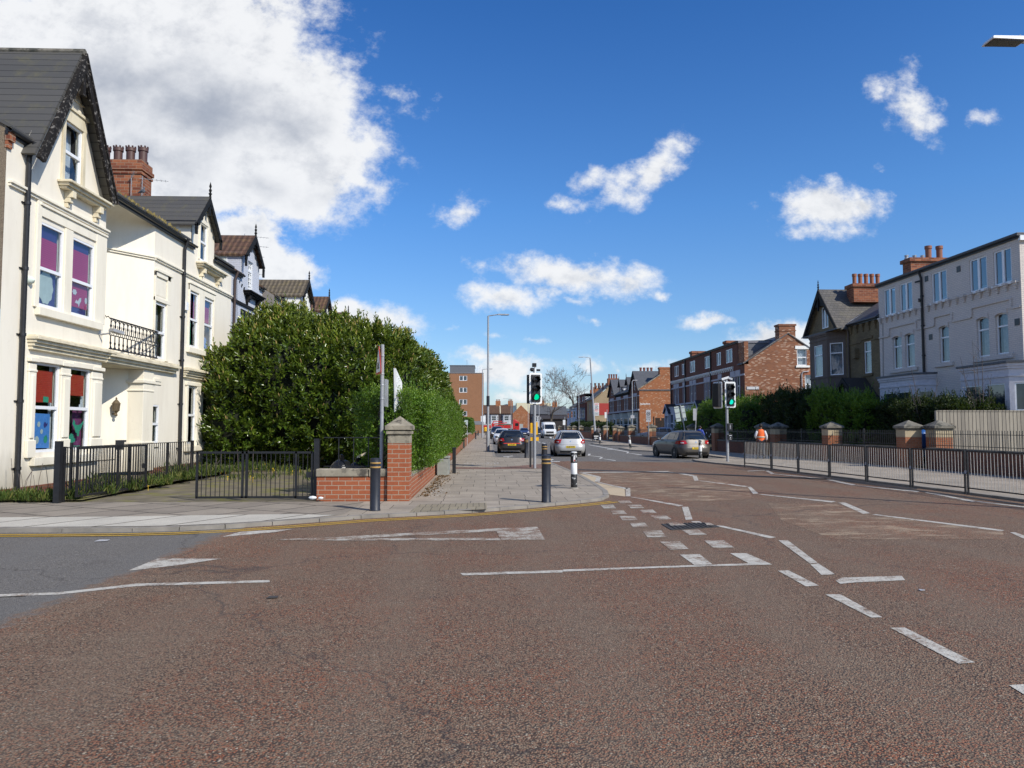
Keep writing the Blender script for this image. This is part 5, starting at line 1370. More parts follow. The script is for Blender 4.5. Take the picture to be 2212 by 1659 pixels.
# tall dead stems by the wall
mb = MB()
for i in range(26):
    x = random.choice((-9.9, -9.3, -8.9, -8.7, -7.6)) + random.uniform(-.25, .25); y = 16.6 if x < -9.2 else random.uniform(22, 25.5); b = random.uniform(-.15, .15)
    mb.tube([(x, y, .12), (x + b * .4, y, .5), (x + b, y + .05, random.uniform(.6, 1.0))], .006, 3)
o = mb.build('dead_stalks', M.twig); o['kind'] = 'stuff'; o['label'] = 'thin dry weed stalks against the house wall'; o['category'] = 'weeds'
# bare saplings in front of the white house
for (x, y, hh, lb) in ((18.7, 31.4, 3.9, 'left'), (20.2, 29.9, 4.6, 'right')):
    mb = MB(); rnd = random.Random(int(y * 10))
    for k in range(7):
        dx = rnd.uniform(-1.0, 1.0); dy = rnd.uniform(-.3, .3); hz = hh * rnd.uniform(.75, 1.15)
        mb.tube([(x, y, .1), (x + dx * .4, y + dy, hz * .55), (x + dx * .8, y + dy, hz * .85), (x + dx, y + dy, hz)], [.022, .016, .011, .005], 5)
        for j in range(4):
            zz = hz * rnd.uniform(.55, .95); a = rnd.uniform(-.4, .4); mb.tube([(x + dx * zz / hz, y + dy, zz), (x + dx * zz / hz + a, y + dy, zz + rnd.uniform(.15, .45))], [.008, .003], 3)
    tag(mb.build('bare_sapling', M.twig), 'leafless upright sapling, the %s one of two before the white house' % lb, 'sapling')
# ---------------------------------------------------------------- street furniture
def at(xd, yd, z=PZ):
    x, y = G(xd, yd, z); return (x, y, z)


# black bollards with gold bands
def make_bollard(label):
    b = thing('bollard', label, 'bollard', (0, 0, 0), group='black bollards with gold bands')
    mb = MB(); mb.lathe((0, 0, 0), [(.105, 0), (.105, .02), (.098, .03), (.098, .80), (.10, .81), (.10, .835), (.098, .84), (.098, .885), (.10, .89), (.10, .915), (.098, .92), (.098, .985), (.085, 1.0), (.0, 1.005)], 24)
    mb.build('post', M.navy, b, smooth=True, local=True)
    for z in (.815, .895):
        mb = MB(); mb.lathe((0, 0, z), [(.1015, 0), (.103, .004), (.103, .024), (.1015, .028)], 24); mb.build('gold_band', M.gold, b, smooth=True, local=True)
    return b


bl = [(at(810, 1103), 'black bollard with gold bands in front of the brick pillar and grey sign pole'), (at(1180, 1085), 'black bollard with gold bands on the paving nearest the traffic light'), ((2.05, 26.4, PZ), 'black bollard half hidden behind the nearer one, beside the silver car'),
      (at(1137, 989.3), 'black bollard right behind the parked black car'), ((-1.35, 98, PZ), 'distant slim bollard on the left pavement by the clipped hedge'), ((-1.4, 135, PZ), 'furthest tiny bollard near the brick block')]
b0 = make_bollard(bl[0][1]); b0.location = bl[0][0]
for p, lb in bl[1:]:
    c = copy_tree(b0); c.location = p; c['label'] = lb


# black and white crossing stumps
def make_stump(label):
    b = thing('striped_post', label, 'striped post', (0, 0, 0), group='black and white striped crossing posts')
    for z0, z1, m in ((0, .37, M.chip), (.37, .66, M.sign_white), (.66, .93, M.chip)):
        mb = MB(); mb.lathe((0, 0, z0), [(.082, 0), (.084, .006), (.084, z1 - z0 - .002), (.083, z1 - z0)], 20); mb.build('stripe', m, b, smooth=True, local=True)
    mb = MB(); mb.lathe((0, 0, .93), [(.084, 0), (.08, .018), (.04, .026), (0, .026)], 20); mb.build('cap', M.white, b, smooth=True, local=True)
    mb = MB(); mb.lathe((0, 0, 0), [(.12, 0), (.11, .02), (.085, .03)], 20); mb.build('collar', M.kerb, b, smooth=True, local=True)
    return b


s0 = make_stump('chipped black and white striped post on the kerb behind the silver car'); s0.location = at(1240, 1055)
mb = MB()
mb.add([(.085 * math.sin(a), -.085 * math.cos(a) - .001, z) for a, z in ((-.3, .7), (.25, .7), (.3, .82), (.05, .88), (-.2, .82))], [(0, 1, 2, 3, 4)])
mb.build('torn_sticker', M.sign_white, s0, local=True)
mb = MB(); mb.add([(.087 * math.sin(a), -.087 * math.cos(a) - .001, z) for a, z in ((-.15, .71), (.2, .71), (.2, .75), (-.15, .75))], [(0, 1, 2, 3)]); mb.build('red_mark', M.sign_red, s0, local=True)
for p, lb, tilt in ((at(1513, 991), 'striped post standing right behind the grey hatchback', 0), (at(1362, 969), 'striped post leaning left on the build-out before the low garden wall', .12), (at(1296, 959), 'striped post furthest away, beside the man with the pushchair', 0)):
    c = copy_tree(s0); c.location = p; c['label'] = lb; c.rotation_euler = (0, -tilt, .4)


# ---- traffic lights
def signal_head(par, name, lit, mat_lit, back=True, w=.36, h=1.05):
    """a three-lamp head facing -Y, centred on x=0, standing on z=0 (local)"""
    mb = MB(); mb.box(-w / 2, w / 2, -.02, .20, .0, h); hb = mb.build(name, M.black, par, bevel=.02, local=True)
    if back:
        mb = MB()
        o = [(-w / 2 - .075, -.075), (w / 2 + .075, -.075), (w / 2 + .075, h + .075), (-w / 2 - .075, h + .075)]; i = [(-w / 2 - .005, 0), (w / 2 + .005, 0), (w / 2 + .005, h), (-w / 2 - .005, h)]

        def rnd(q, r):
            out = []
            for k, (x, z) in enumerate(q):
                sx = 1 if x < 0 else -1; sz = 1 if z < h / 2 else -1
                a0 = {(1, 1): PI, (-1, 1): 1.5 * PI, (-1, -1): 0, (1, -1): .5 * PI}[(sx, sz)]
                for t in range(5): a = a0 + t * PI / 8; out.append((x + sx * r + r * math.cos(a), z + sz * r + r * math.sin(a)))
            return out
        O_ = rnd(o, .07); I_ = rnd(i, .012); n = len(O_)
        vs = [(x, .03, z) for x, z in O_] + [(x, .03, z) for x, z in I_] + [(x, .045, z) for x, z in O_] + [(x, .045, z) for x, z in I_]
        fs = []
        for k in range(n):
            l = (k + 1) % n; fs += [(k, l, n + l, n + k), (2 * n + k, 3 * n + k, 3 * n + l, 2 * n + l), (k, 2 * n + k, 2 * n + l, l), (n + k, n + l, 3 * n + l, 3 * n + k)]
        mb.add(vs, fs); mb.build('white_border', M.sign_white, hb, local=True)
    for k in range(3):
        zc = h - .19 - k * .335
        mb = MB(); r = .125; segs = 16
        ring = []
        for j in range(segs + 1):
            a = -.35 * PI + 1.7 * PI * j / segs; ring.append((math.cos(a + 0) * r, math.sin(a + 0) * r))
        vs = []
        for (x, z) in ring: d = .20 if z > -.02 else .10; vs += [(x, -.02, zc + z), (x * 1.03, -.02 - d, zc + z * 1.03 - .01)]
        for (x, z) in ring: d = .20 if z > -.02 else .10; vs += [(x * .95, -.02, zc + z * .95), (x * .98, -.02 - d, zc + z * .98 - .01)]
        m2 = 2 * (segs + 1)
        fs = [(2 * j, 2 * j + 1, 2 * j + 3, 2 * j + 2) for j in range(segs)] + [(m2 + 2 * j, m2 + 2 * j + 2, m2 + 2 * j + 3, m2 + 2 * j + 1) for j in range(segs)] + [(2 * j + 1, m2 + 2 * j + 1, m2 + 2 * j + 3, 2 * j + 3) for j in range(segs)]
        mb.add(vs, fs); mb.build('hood', M.black, hb, smooth=True, local=True)
        mb = MB(); mb.lathe((0, 0, 0), [(.115, 0), (.105, .014), (.07, .026), (0, .032)], 20); mb.xform(Matrix.Translation((0, -.021, zc)) @ Matrix.Rotation(PI / 2, 4, 'X')); mb.build('lens', mat_lit if k == lit else M.lens_off, hb, smooth=True, local=True)
    return hb


p = at(1155, 1012)
tl = thing('traffic_light', 'near traffic light with green lamp, white border and yellow box on its grey pole', 'traffic light', p)
mb = MB(); mb.tube([(0, 0, 0), (0, 0, 3.75)], .057, 14); mb.build('pole', M.greypole, tl, smooth=True, local=True)
hd = signal_head(tl, 'signal_head', 2, M.lens_green); hd.location = (.045, -.12, 2.56); hd.rotation_euler = (0, 0, math.radians(14))
hd2 = signal_head(tl, 'rear_signal_head', -1, M.lens_off, back=False, w=.44, h=1.12); hd2.location = (-.07, .26, 2.50); hd2.rotation_euler = (0, 0, math.radians(178))
mb = MB(); mb.tube([(.02, -.03, 3.6), (.02, -.03, 4.02)], .035, 8); mb.build('camera_post', M.sign_white, tl, local=True)
mb = MB(); mb.box(-.09, .07, -.10, .12, 3.92, 4.06); mb.build('detector_camera', M.black, tl, local=True, bevel=.01)
mb = MB(); mb.lathe((-.09, .02, 3.74), [(.03, 0), (.10, .05), (.07, .14), (0, .15)], 10); mb.build('detector_hood', M.black, tl, local=True)
mb = MB(); mb.box(.08, .22, -.04, .12, 3.76, 3.83); mb.build('detector_visor', M.black, tl, local=True)
mb = MB(); mb.box(-.16, -.055, .0, .10, 1.06, 1.20); mb.box(.05, .16, .0, .10, 1.06, 1.20); mb.box(-.16, -.055, .0, .10, 1.35, 1.75); mb.box(.05, .12, .0, .10, 1.30, 1.78); mb.build('yellow_push_box', M.yellowbox, tl, local=True)
mb = MB(); mb.box(-.20, -.13, -.02, .03, .05, 1.05); mb.build('black_duct', M.black, tl, local=True)

p = at(1572, 997)
t2 = thing('traffic_light', 'far traffic light with bright cyan lamp standing before the brick gable', 'traffic light', p)
mb = MB(); mb.tube([(0, 0, 0), (0, 0, 3.8)], .065, 14); mb.build('pole', M.greypole, t2, smooth=True, local=True)
hd = signal_head(t2, 'signal_head', 2, M.lens_cyan); hd.location = (.14, -.14, 2.56); hd.rotation_euler = (0, 0, math.radians(5))
hd2 = signal_head(t2, 'side_signal_head', -1, M.lens_off, w=.40, h=1.1); hd2.location = (-.34, .16, 2.52); hd2.rotation_euler = (0, 0, math.radians(118))
mb = MB(); mb.bar((-.22, 0, 3.8), (.1, -.06, 3.9), .10, .10); mb.bar((.1, -.06, 3.86), (.24, -.12, 3.80), .12, .08); mb.tube([(0, 0, 3.6), (-.16, .02, 3.78)], .03, 6); mb.build('detector_camera', M.sign_white, t2, local=True)
mb = MB(); mb.bar((-.45, .1, 3.55), (.1, 0, 3.72), .05, .05); mb.box(-.35, -.2, .05, .2, 3.62, 3.78); mb.build('head_bracket', M.black, t2, local=True)
mb = MB(); mb.box(-.03, .19, -.20, .0, 1.42, 1.76); pb = mb.build('pedestrian_signal', M.black, t2, local=True, bevel=.012)
mb = MB(); mb.ball((.08, -.206, 1.675), (.018, .004, .018), 8); mb.bar((.08, -.206, 1.65), (.08, -.206, 1.58), .035, .004); mb.bar((.07, -.206, 1.58), (.065, -.206, 1.5), .014, .004); mb.bar((.09, -.206, 1.58), (.1, -.206, 1.5), .014, .004); mb.build('walking_figure', M.sign_grey, pb, local=True)
mb = MB(); mb.box(-.02, .18, -.20, .0, 1.02, 1.25); pb = mb.build('push_button_box', M.black, t2, local=True, bevel=.012)
mb = MB(); mb.disc((.08, -.203, 1.10), .02, (0, -1, 0), 10); mb.box(.02, .14, -.203, -.2, 1.19, 1.21); mb.box(.03, .13, -.203, -.2, 1.03, 1.04); mb.box(.05, .07, -.203, -.2, 1.29, 1.30); mb.build('push_button', M.sign_white, pb, local=True)


# ---- lamp posts
def lamp_post(label, base, h, arm, lean=(0, 0), dark=True, r=.085, headl=.75, group='grey street lamp posts'):
    l = thing('street_lamp', label, 'street lamp', base, group=group)
    s = 1 if arm > 0 else -1
    top = Vector((lean[0], lean[1], h))
    mb = MB(); mb.tube([(0, 0, 0), (lean[0] * .14, lean[1] * .14, h * .14), (lean[0] * .15, 0, h * .15), tuple(top)], [r * 1.35, r * 1.35, r, r * .62], 12); mb.build('post', M.greypole, l, smooth=True, local=True)
    mb = MB(); e = top + Vector((arm - s * headl, 0, .10)); mb.tube([top - Vector((0, 0, .25)), top, top + Vector((s * .1, 0, .02)), e], .035, 8); mb.build('bracket_arm', M.galv, l, smooth=True, local=True)
    mb = MB(); a = e; mb.hexa([a + Vector((0, -.09, -.03)), a + Vector((s * headl, -.13, -.03)), a + Vector((s * headl, .13, -.03)), a + Vector((0, .09, -.03)), a + Vector((0, -.07, .05)), a + Vector((s * headl, -.1, .03)), a + Vector((s * headl, .1, .03)), a + Vector((0, .07, .05))]); hd = mb.build('lantern', M.galv, l, local=True)
    mb = MB(); mb.hexa([a + Vector((s * .2, -.08, -.05)), a + Vector((s * (headl - .08), -.1, -.05)), a + Vector((s * (headl - .08), .1, -.05)), a + Vector((s * .2, .08, -.05)), a + Vector((s * .2, -.08, -.03)), a + Vector((s * (headl - .08), -.1, -.03)), a + Vector((s * (headl - .08), .1, -.03)), a + Vector((s * .2, .08, -.03))]); mb.build('lens', M.lens_off, hd, local=True)
    return l


ll = lamp_post('tall grey street lamp on the left pavement beside the black car, arm pointing right', (*at(1054, 975)[:2], PZ), 8.9, 1.38)
mb = MB(); mb.tube([(0, 0, 2.95), (0, 0, 3.62)], .105, 12); mb.build('dark_band', M.navy, ll, local=True, smooth=True)
lamp_post('street lamp leaning slightly left before the beige house, arm pointing left', (13.6, 93, PZ), 10.2, -1.45, lean=(-.62, 0), r=.12)
lamp_post('street lamp further down the left pavement next to the brick block', (-.55, 110, PZ), 10, 1.5, r=.09)
lamp_post('thin lamp column standing at the right beside the bare brown tree', (10.6, 150, PZ), 11.5, -2.4, r=.09)
lamp_post('distant lamp column rising between the terraces behind the truck', (-1.7 + 13 - 4.5, 205, PZ), 9.2, -2.2, r=.09)
lamp_post('distant lamp column just left of the traffic light pole', (11.5, 205, PZ), 11.2, -1.4, r=.09)
# lamp whose head reaches into the top right corner
l2 = thing('street_lamp', 'lantern on an arm reaching in at the top right corner of the sky', 'street lamp', (12.9, 13.2, PZ))
y0 = 13.2
def sky_pt(xd, yd, Y): r = ray(xd, yd); k = Y / r[1]; return Vector((r[0] * k, Y, EYE + r[2] * k))


hz = sky_pt(2170, 92, y0)
tip = sky_pt(2133, 99, y0).x; root = sky_pt(2208, 93, y0).x; zz = hz.z
mb = MB(); mb.tube([(12.9, y0, PZ), (12.9, y0, zz)], [.10, .06], 12); mb.build('post', M.greypole, l2, smooth=True)
mb = MB(); mb.tube([(12.9, y0, zz - .1), (12.8, y0, zz + .02), (root, y0, zz + .02)], .035, 8); mb.build('bracket_arm', M.galv, l2, smooth=True)
mb = MB(); mb.hexa([(tip, y0 - .17, zz), (root, y0 - .13, zz), (root, y0 + .13, zz), (tip, y0 + .17, zz), (tip + .03, y0 - .14, zz + .06), (root, y0 - .09, zz + .09), (root, y0 + .09, zz + .09), (tip + .03, y0 + .14, zz + .06)]); hd = mb.build('lantern', M.sign_white, l2)
mb = MB(); mb.box(tip + .03, root - .04, y0 - .12, y0 + .12, zz - .02, zz); mb.build('lens', M.lens_off, hd)
mb = MB(); mb.tube([(root - .1, y0, zz + .08), (root - .02, y0, zz + .16)], .008, 4); mb.build('bird_spike', M.galv, hd)

# ---- sign pole on the corner
p = at(823, 1080); sp_ = thing('sign_pole', 'grey pole with road hump triangle seen almost edge-on beside the brick pillar', 'road sign', p)
mb = MB(); mb.tube([(0, 0, 0), (0, 0, 3.4)], .04, 14); mb.lathe((0, 0, 3.4), [(.042, 0), (.03, .02), (0, .022)], 12); mb.build('pole', M.greypole, sp_, smooth=True, local=True)
ang = math.radians(-73); Rz = Matrix.Rotation(ang, 4, 'Z')


def signplate(par, name, mat, pts, y0, y1, Mx, parent_local=True):
    mb = MB(); mb.prism([(x, y0, z) for x, z in pts], (0, y1 - y0, 0)); mb.xform(Mx); return mb.build(name, mat, par, local=True)


def tri(s, r, n=4, cz=0):
    """rounded triangle"""
    out = []
    for k in range(3):
        a = PI / 2 + k * 2 * PI / 3; c = (math.cos(a) * s, cz + math.sin(a) * s)
        for j in range(n): b = a - PI / 3 + j * (2 * PI / 3) / (n - 1); out.append((c[0] + r * math.cos(b), c[1] + r * math.sin(b)))
    return out


Mx = Matrix.Translation((-.07, -.02, 2.98)) @ Rz
o = signplate(sp_, 'triangle_plate', M.sign_red, tri(.36, .04), -.012, .0, Mx)
signplate(o, 'white_panel', M.sign_white, tri(.295, .03), -.018, -.0125, Mx)
hump = [(-.14, -.10), (.14, -.10), (.14, -.075), (.09, -.075)] + [(.09 * math.cos(PI * i / 10), -.075 + .12 * math.sin(PI * i / 10)) for i in range(11)] + [(-.09, -.075), (-.14, -.075)]
signplate(o, 'hump_symbol', M.black, hump, -.024, -.0185, Mx)
mb = MB(); mb.box(.045, .06, .02, .34, 2.05, 2.66); mb.xform(Matrix.Rotation(math.radians(-6), 4, 'Z')); mb.build('second_plate', M.galv, sp_, local=True)
mb = MB()
for z in (2.2, 2.5, 2.75, 3.15): mb.lathe((0, 0, z), [(.045, 0), (.047, .005), (.047, .03), (.045, .035)], 14)
mb.build('clips', M.galv, sp_, local=True)

# white sign buried in the hedge
sb = thing('hedge_sign', 'white board sign half swallowed by the hedge behind the sign pole', 'sign', (-2.05, 17.6, 1.4))
a = sky_pt(853, 795, 17.35); b = sky_pt(867, 826, 17.8)
mb = MB(); t = .02
mb.prism([a, b, (b.x, b.y, 2.1), (a.x, a.y, 2.0)], (t, -t * .4, 0)); mb.build('board', M.sign_white, sb)
mb = MB(); mb.prism([a + Vector((-.03, -.02, 0)), a + Vector((.04, -.03, -.06)), (a.x + .01, a.y - .03, 2.0), (a.x - .01, a.y - .02, 2.0)], (.01, -.02, 0)); mb.build('edge', M.sign_white, sb)

# ---- corner wall, pillar, coping, railing
PX0, PX1, PY0, PY1 = -2.13, -1.66, 16.38, 16.85
pl = thing('gate_pillar', 'orange brick pillar with weathered pyramid stone cap on the corner', 'pillar', ((PX0 + PX1) / 2, (PY0 + PY1) / 2, PZ))
mb = MB(); mb.box(PX0, PX1, PY0, PY1, PZ - .1, 1.30); mb.build('brick_shaft', M.brick_new, pl)
mb = MB(); c = ((PX0 + PX1) / 2, (PY0 + PY1) / 2); e = .005
mb.box(PX0 - e, PX1 + e, PY0 - e, PY1 + e, 1.30, 1.47); mb.box(PX0 + .015, PX1 - .015, PY0 + .015, PY1 - .015, 1.47, 1.50); mb.box(PX0 - .035, PX1 + .035, PY0 - .035, PY1 + .035, 1.50, 1.57); mb.box(PX0 + .01, PX1 - .01, PY0 + .01, PY1 - .01, 1.57, 1.59)
x0, x1, y0_, y1_ = PX0 - .06, PX1 + .06, PY0 - .06, PY1 + .06
mb.box(x0, x1, y0_, y1_, 1.59, 1.68); mb.add([(x0, y0_, 1.68), (x1, y0_, 1.68), (x1, y1_, 1.68), (x0, y1_, 1.68), (c[0], c[1], 1.90)], [(0, 1, 4), (1, 2, 4), (2, 3, 4), (3, 0, 4)])
mb.build('stone_cap', M.stone, pl, bevel=.012)
fw = thing('garden_wall', 'low orange brick wall with stone coping between black gate post and pillar', 'wall', (-2.9, 16.6, PZ))
mb = MB(); mb.box(-3.66, PX0, 16.46, 16.70, 0, .58); mb.build('brickwork', M.brick_new, fw)
mb = MB(); mb.box(-3.68, -2.56, 16.43, 16.73, .58, .75); mb.box(-2.545, PX0 - .002, 16.43, 16.73, .58, .75); mb.build('coping', M.stone, fw, bevel=.02)
sw = thing('garden_wall', 'low orange brick wall running down the pavement under the privet hedge', 'wall', (-1.8, 24, PZ))
mb = MB(); mb.box(-1.93, -1.69, PY1, 33, 0, .52); mb.build('brickwork', M.brick_new, sw)
mb = MB(); mb.box(-1.95, -1.68, PY1 + .005, 33, .52, .60); mb.build('coping', M.stone, sw, bevel=.015)
for (y0_, y1_, hh, lb) in ((34, 60, .95, 'red brick garden wall past the utility cabinet, slim posts before it'), (60.4, 88, .9, 'red brick garden wall leading to the clipped hedge'), (88.4, 140, .8, 'furthest brick garden wall of the left pavement, below the clipped hedge')):
    q = thing('garden_wall', lb, 'wall', (-1.85, (y0_ + y1_) / 2, PZ))
    mb = MB(); mb.box(-2.0, -1.74, y0_, y1_, 0, hh); mb.build('brickwork', M.brick_pier, q)
    mb = MB(); mb.box(-2.03, -1.71, y0_ - .02, y1_ + .02, hh, hh + .08); mb.build('coping', M.stone, q)


def railing(name, label, cat, a, b, z0, z1, step, bar=.012, mat=None, posts=(), spikes=False, group=None, tops=None):
    """bars between two rails from point a to b (x, y); posts at fractions"""
    a = Vector((*a, 0)); b = Vector((*b, 0)); L = (b - a).length; d = (b - a).normalized()
    r = thing(name, label, cat, ((a.x + b.x) / 2, (a.y + b.y) / 2, z0), group=group)
    mb = MB(); n = max(1, int(L / step))
    for i in range(1, n):
        q = a + d * L * i / n; mb.bar(q + Vector((0, 0, z0 + .04)), q + Vector((0, 0, z1 + (.12 if spikes else 0))), bar * 1.6, bar * 1.6, up=(d.x, d.y, 0))
    mb.build('bars', mat or M.black, r)
    mb = MB(); up = Vector((0, 0, 1))
    mb.bar(a + up * z1, b + up * z1, .04, .02); mb.bar(a + up * (z0 + .06), b + up * (z0 + .06), .04, .02); mb.build('rails', mat or M.black, r)
    for t, hh, w in posts:
        mb = MB(); q = a.lerp(b, t); mb.bar(q + up * (z0 - .1), q + up * (z1 + hh), w, w, up=(d.x, d.y, 0)); mb.build('post', mat or M.black, r)
    return r


# railing behind the low wall, gates and side fence
railing('railing', 'black bar railing behind the low corner wall, black bin bags beyond it', 'railing', (-3.62, 16.95), (-2.3, 16.95), .72, 1.42, .30, .012, posts=((.96, .02, .03),))
mb = MB(); x, y = -3.70, 16.62; mb.box(x - .055, x + .055, y - .055, y + .055, PZ - .1, 1.38); mb.box(x - .06, x + .06, y - .06, y + .06, 1.38, 1.40)
tag(mb.build('gate_post', M.black, None), 'square black gate post against the low orange wall', 'post')
mb = MB(); x, y = -8.98, 16.15; mb.box(x - .06, x + .06, y - .06, y + .06, PZ - .1, 1.36); mb.box(x - .05, x + .05, y + .12, y + .2, PZ - .1, 1.24); mb.box(x - .03, x + .03, y + .05, y + .13, 1.1, 1.16); mb.box(x - .03, x + .03, y + .05, y + .13, .4, .46)
o = mb.build('gate_post', M.black, None); tag(o, 'thick black gate post at the left beside the open gate leaf', 'post')


def gate(label, a, b, z0, z1, n, mids=(), za=None, midrail=None):
    a = Vector((*a, 0)); b = Vector((*b, 0)); up = Vector((0, 0, 1)); d = (b - a).normalized()
    g = thing('metal_gate', label, 'gate', (a.x, a.y, PZ))
    mb = MB(); w = .045
    mb.bar(a + up * z1, b + up * z1, w, w); mb.bar(a + up * z0, b + up * z0, w, w)
    for t in (0, 1) + tuple(mids): q = a.lerp(b, t); mb.bar(q + up * (z0 - .02), q + up * (z1 + .02), w, w, up=(d.x, d.y, 0))
    mb.build('gate_frame', M.black, g)
    mb = MB()
    for i in range(1, n):
        q = a.lerp(b, i / n); mb.tube([q + up * z0, q + up * z1], .009, 6)
    if midrail: mb.bar(a + up * midrail, a.lerp(b, .5) + up * midrail, .02, .02)
    mb.build('gate_bars', M.black, g)
    mb = MB(); q = a.lerp(b, .97); mb.box(q.x - .05, q.x + .05, q.y - .03, q.y + .03, (z0 + z1) / 2 - .06, (z0 + z1) / 2 + .06); mb.build('latch', M.black, g)
    return g


gate('closed black bar gate across the yard entrance next to the orange wall', (-6.28, 16.62), (-3.80, 16.62), PZ + .07, 1.10, 25, (.395, .43, .86))
gate('open black bar gate leaf folded back in front of the cream house', (-8.72, 16.4), (-8.52, 19.2), PZ + .12, 1.20, 24, (.55,), midrail=.9)
railing('fence', 'long black bar fence running from the thick gate post back to the cream house', 'fence', (-8.95, 16.3), (-8.85, 23.0), .16, 1.22, .125, .010, posts=((.04, .1, .05), (.42, .0, .05), (.75, .0, .05), (1.0, .03, .07)))

# rubbish behind the low wall
for (x, y, r, lb) in ((-3.3, 17.35, .27, 'black bin bag leaning on the gate post side of the pile'), (-2.95, 17.4, .25, 'black bin bag in the middle of the pile behind the railing'), (-2.62, 17.3, .22, 'black bin bag nearest the brick pillar')):
    mb = MB(); mb.ball((x, y, .1 + r * 2.1), (r, r, r * .95), 18); mb.ball((x + .03, y, .1 + r * 1.0), (r * 1.1, r, r * 1.1), 16); mb.tube([(x, y, .1 + r * 2.9), (x + .03, y - .02, .1 + r * 3.4)], [.05, .07], 6)
    mb.v = [tuple(Vector(q) + Vector((1, 1, 1)) * .05 * mnoise.noise(Vector(q) * 7)) for q in mb.v]
    tag(mb.build('bin_bag', M.bag_black, None, smooth=True), lb, 'bin bag', 'bin bags behind the corner wall')
mb = MB(); mb.hexa([(-2.93, 17.2, .95), (-2.75, 17.18, 1.02), (-2.73, 17.26, 1.04), (-2.9, 17.28, .97), (-2.93, 17.2, .99), (-2.75, 17.18, 1.07), (-2.73, 17.26, 1.09), (-2.9, 17.28, 1.02)]); tag(mb.build('paper_scrap', simple('cream_card', (.62, .52, .35), .8), None), 'torn piece of cream card on top of the bin bags', 'litter')
mb = MB(); mb.ball((-3.72, 16.36, .14), (.09, .04, .04), 8); mb.ball((-3.55, 16.38, .13), (.06, .03, .03), 8); tag(mb.build('crumpled_tissue', M.white_paper, None), 'crumpled white tissue at the foot of the gate post', 'litter')
# spilled crumbs on the paving
mb = MB()
for i in range(170):
    t = random.random(); x = -1.45 + abs(random.gauss(0, .28)) + .1; yv = random.gauss(18.6, .75); s = random.uniform(.006, .014)
    mb.add([(x - s, yv, PZ + .008), (x, yv - s, PZ + .008), (x + s, yv, PZ + .012), (x, yv + s * 1.2, PZ + .009)], [(0, 1, 2, 3)])
for i in range(120):
    x = random.uniform(-1.0, .6); yv = random.gauss(33, .7); s = random.uniform(.012, .035); mb.add([(x - s, yv, PZ + .008), (x, yv - s, PZ + .008), (x + s, yv, PZ + .012), (x, yv + s, PZ + .009)], [(0, 1, 2, 3)])
o = mb.build('bread_crumbs', M.white_paper, None); o['kind'] = 'stuff'; o['label'] = 'white crumbs scattered on the paving beside the hedge'; o['category'] = 'litter'
# dead leaves at the hedge foot
m = 500; P = np.stack([-1.55 + np.abs(RNG.normal(size=m)) * .22, 17.2 + RNG.random(m) * 10, np.full(m, PZ + .012)], 1); D = RNG.normal(size=(m, 3)); D[:, 2] *= .2; D /= np.linalg.norm(D, axis=1)[:, None]
lm = leafmat('dead_leaf', [(0, (.10, .06, .03)), (1, (.28, .17, .08))], .8, .2, .1)
o = leaf_mesh('dead_leaves', P, D, .04 + .03 * RNG.random(m), np.full(m, .03), RNG.random(m), lm); o['kind'] = 'stuff'; o['label'] = 'dry brown leaves lying along the foot of the hedge wall'; o['category'] = 'leaves'

# utility cabinet and slim posts on the left pavement
cb = thing('utility_cabinet', 'small grey utility cabinet tucked under the privet hedge', 'cabinet', (-1.42, 25.3, PZ))
mb = MB(); mb.box(-1.62, -1.24, 25.0, 25.7, PZ - .02, .62); mb.box(-1.65, -1.21, 24.97, 25.73, .62, .68); mb.build('body', M.cabinet, cb, bevel=.015)
mb = MB(); mb.box(-1.235, -1.222, 25.06, 25.64, .2, .58); mb.build('door', M.cabinet, cb, bevel=.004)
mb = MB(); mb.box(-1.16, -1.04, 26.0, 26.12, PZ, .92); mb.box(-1.17, -1.03, 25.99, 26.13, .90, .95); tag(mb.build('marker_post', M.black, None, bevel=.01), 'square black post beside the grey utility cabinet', 'post')
mb = MB(); mb.box(-1.76, -1.6, 56.4, 56.56, PZ, .72); mb.box(-1.78, -1.58, 56.38, 56.58, .66, .72); tag(mb.build('marker_post', simple('mossy_post', (.05, .055, .045), .7), None), 'stubby dark post against the red brick wall down the left pavement', 'post')
for (x, y, h_, pw, ph, lb) in ((-1.68, 67, 2.15, .42, .42, 'slim white sign pole by the left garden walls'),):
    s = thing('sign_pole', lb, 'road sign', (x, y, PZ)); mb = MB(); mb.tube([(0, 0, 0), (0, 0, h_)], .03, 8); mb.build('pole', M.sign_grey, s, local=True)
    mb = MB(); mb.box(-.32, .06, -.02, .0, h_ - .35, h_ + .05); mb.build('plate', M.sign_back, s, local=True)
s = thing('sign_pole', 'small white parking sign fixed low on a pole near the brick block', 'road sign', (-.42, 112, PZ)); mb = MB(); mb.tube([(0, 0, 0), (0, 0, 3.3)], .04, 8); mb.build('pole', M.greypole, s, local=True)
mb = MB(); mb.box(-.35, .35, -.06, -.04, 2.35, 3.2); mb.build('plate', M.sign_white, s, local=True)
s = thing('sign_pole', 'yellow topped keep left post at the mouth of the far junction', 'road sign', (-.1, 150, 0)); mb = MB(); mb.tube([(0, 0, 0), (0, 0, 1.2)], .06, 8); mb.build('pole', M.black, s, local=True)
mb = MB(); mb.lathe((0, 0, .7), [(.1, 0), (.35, .1), (.35, .7), (.2, .9), (0, .92)], 8); mb.build('yellow_top', M.yellowbox, s, local=True)

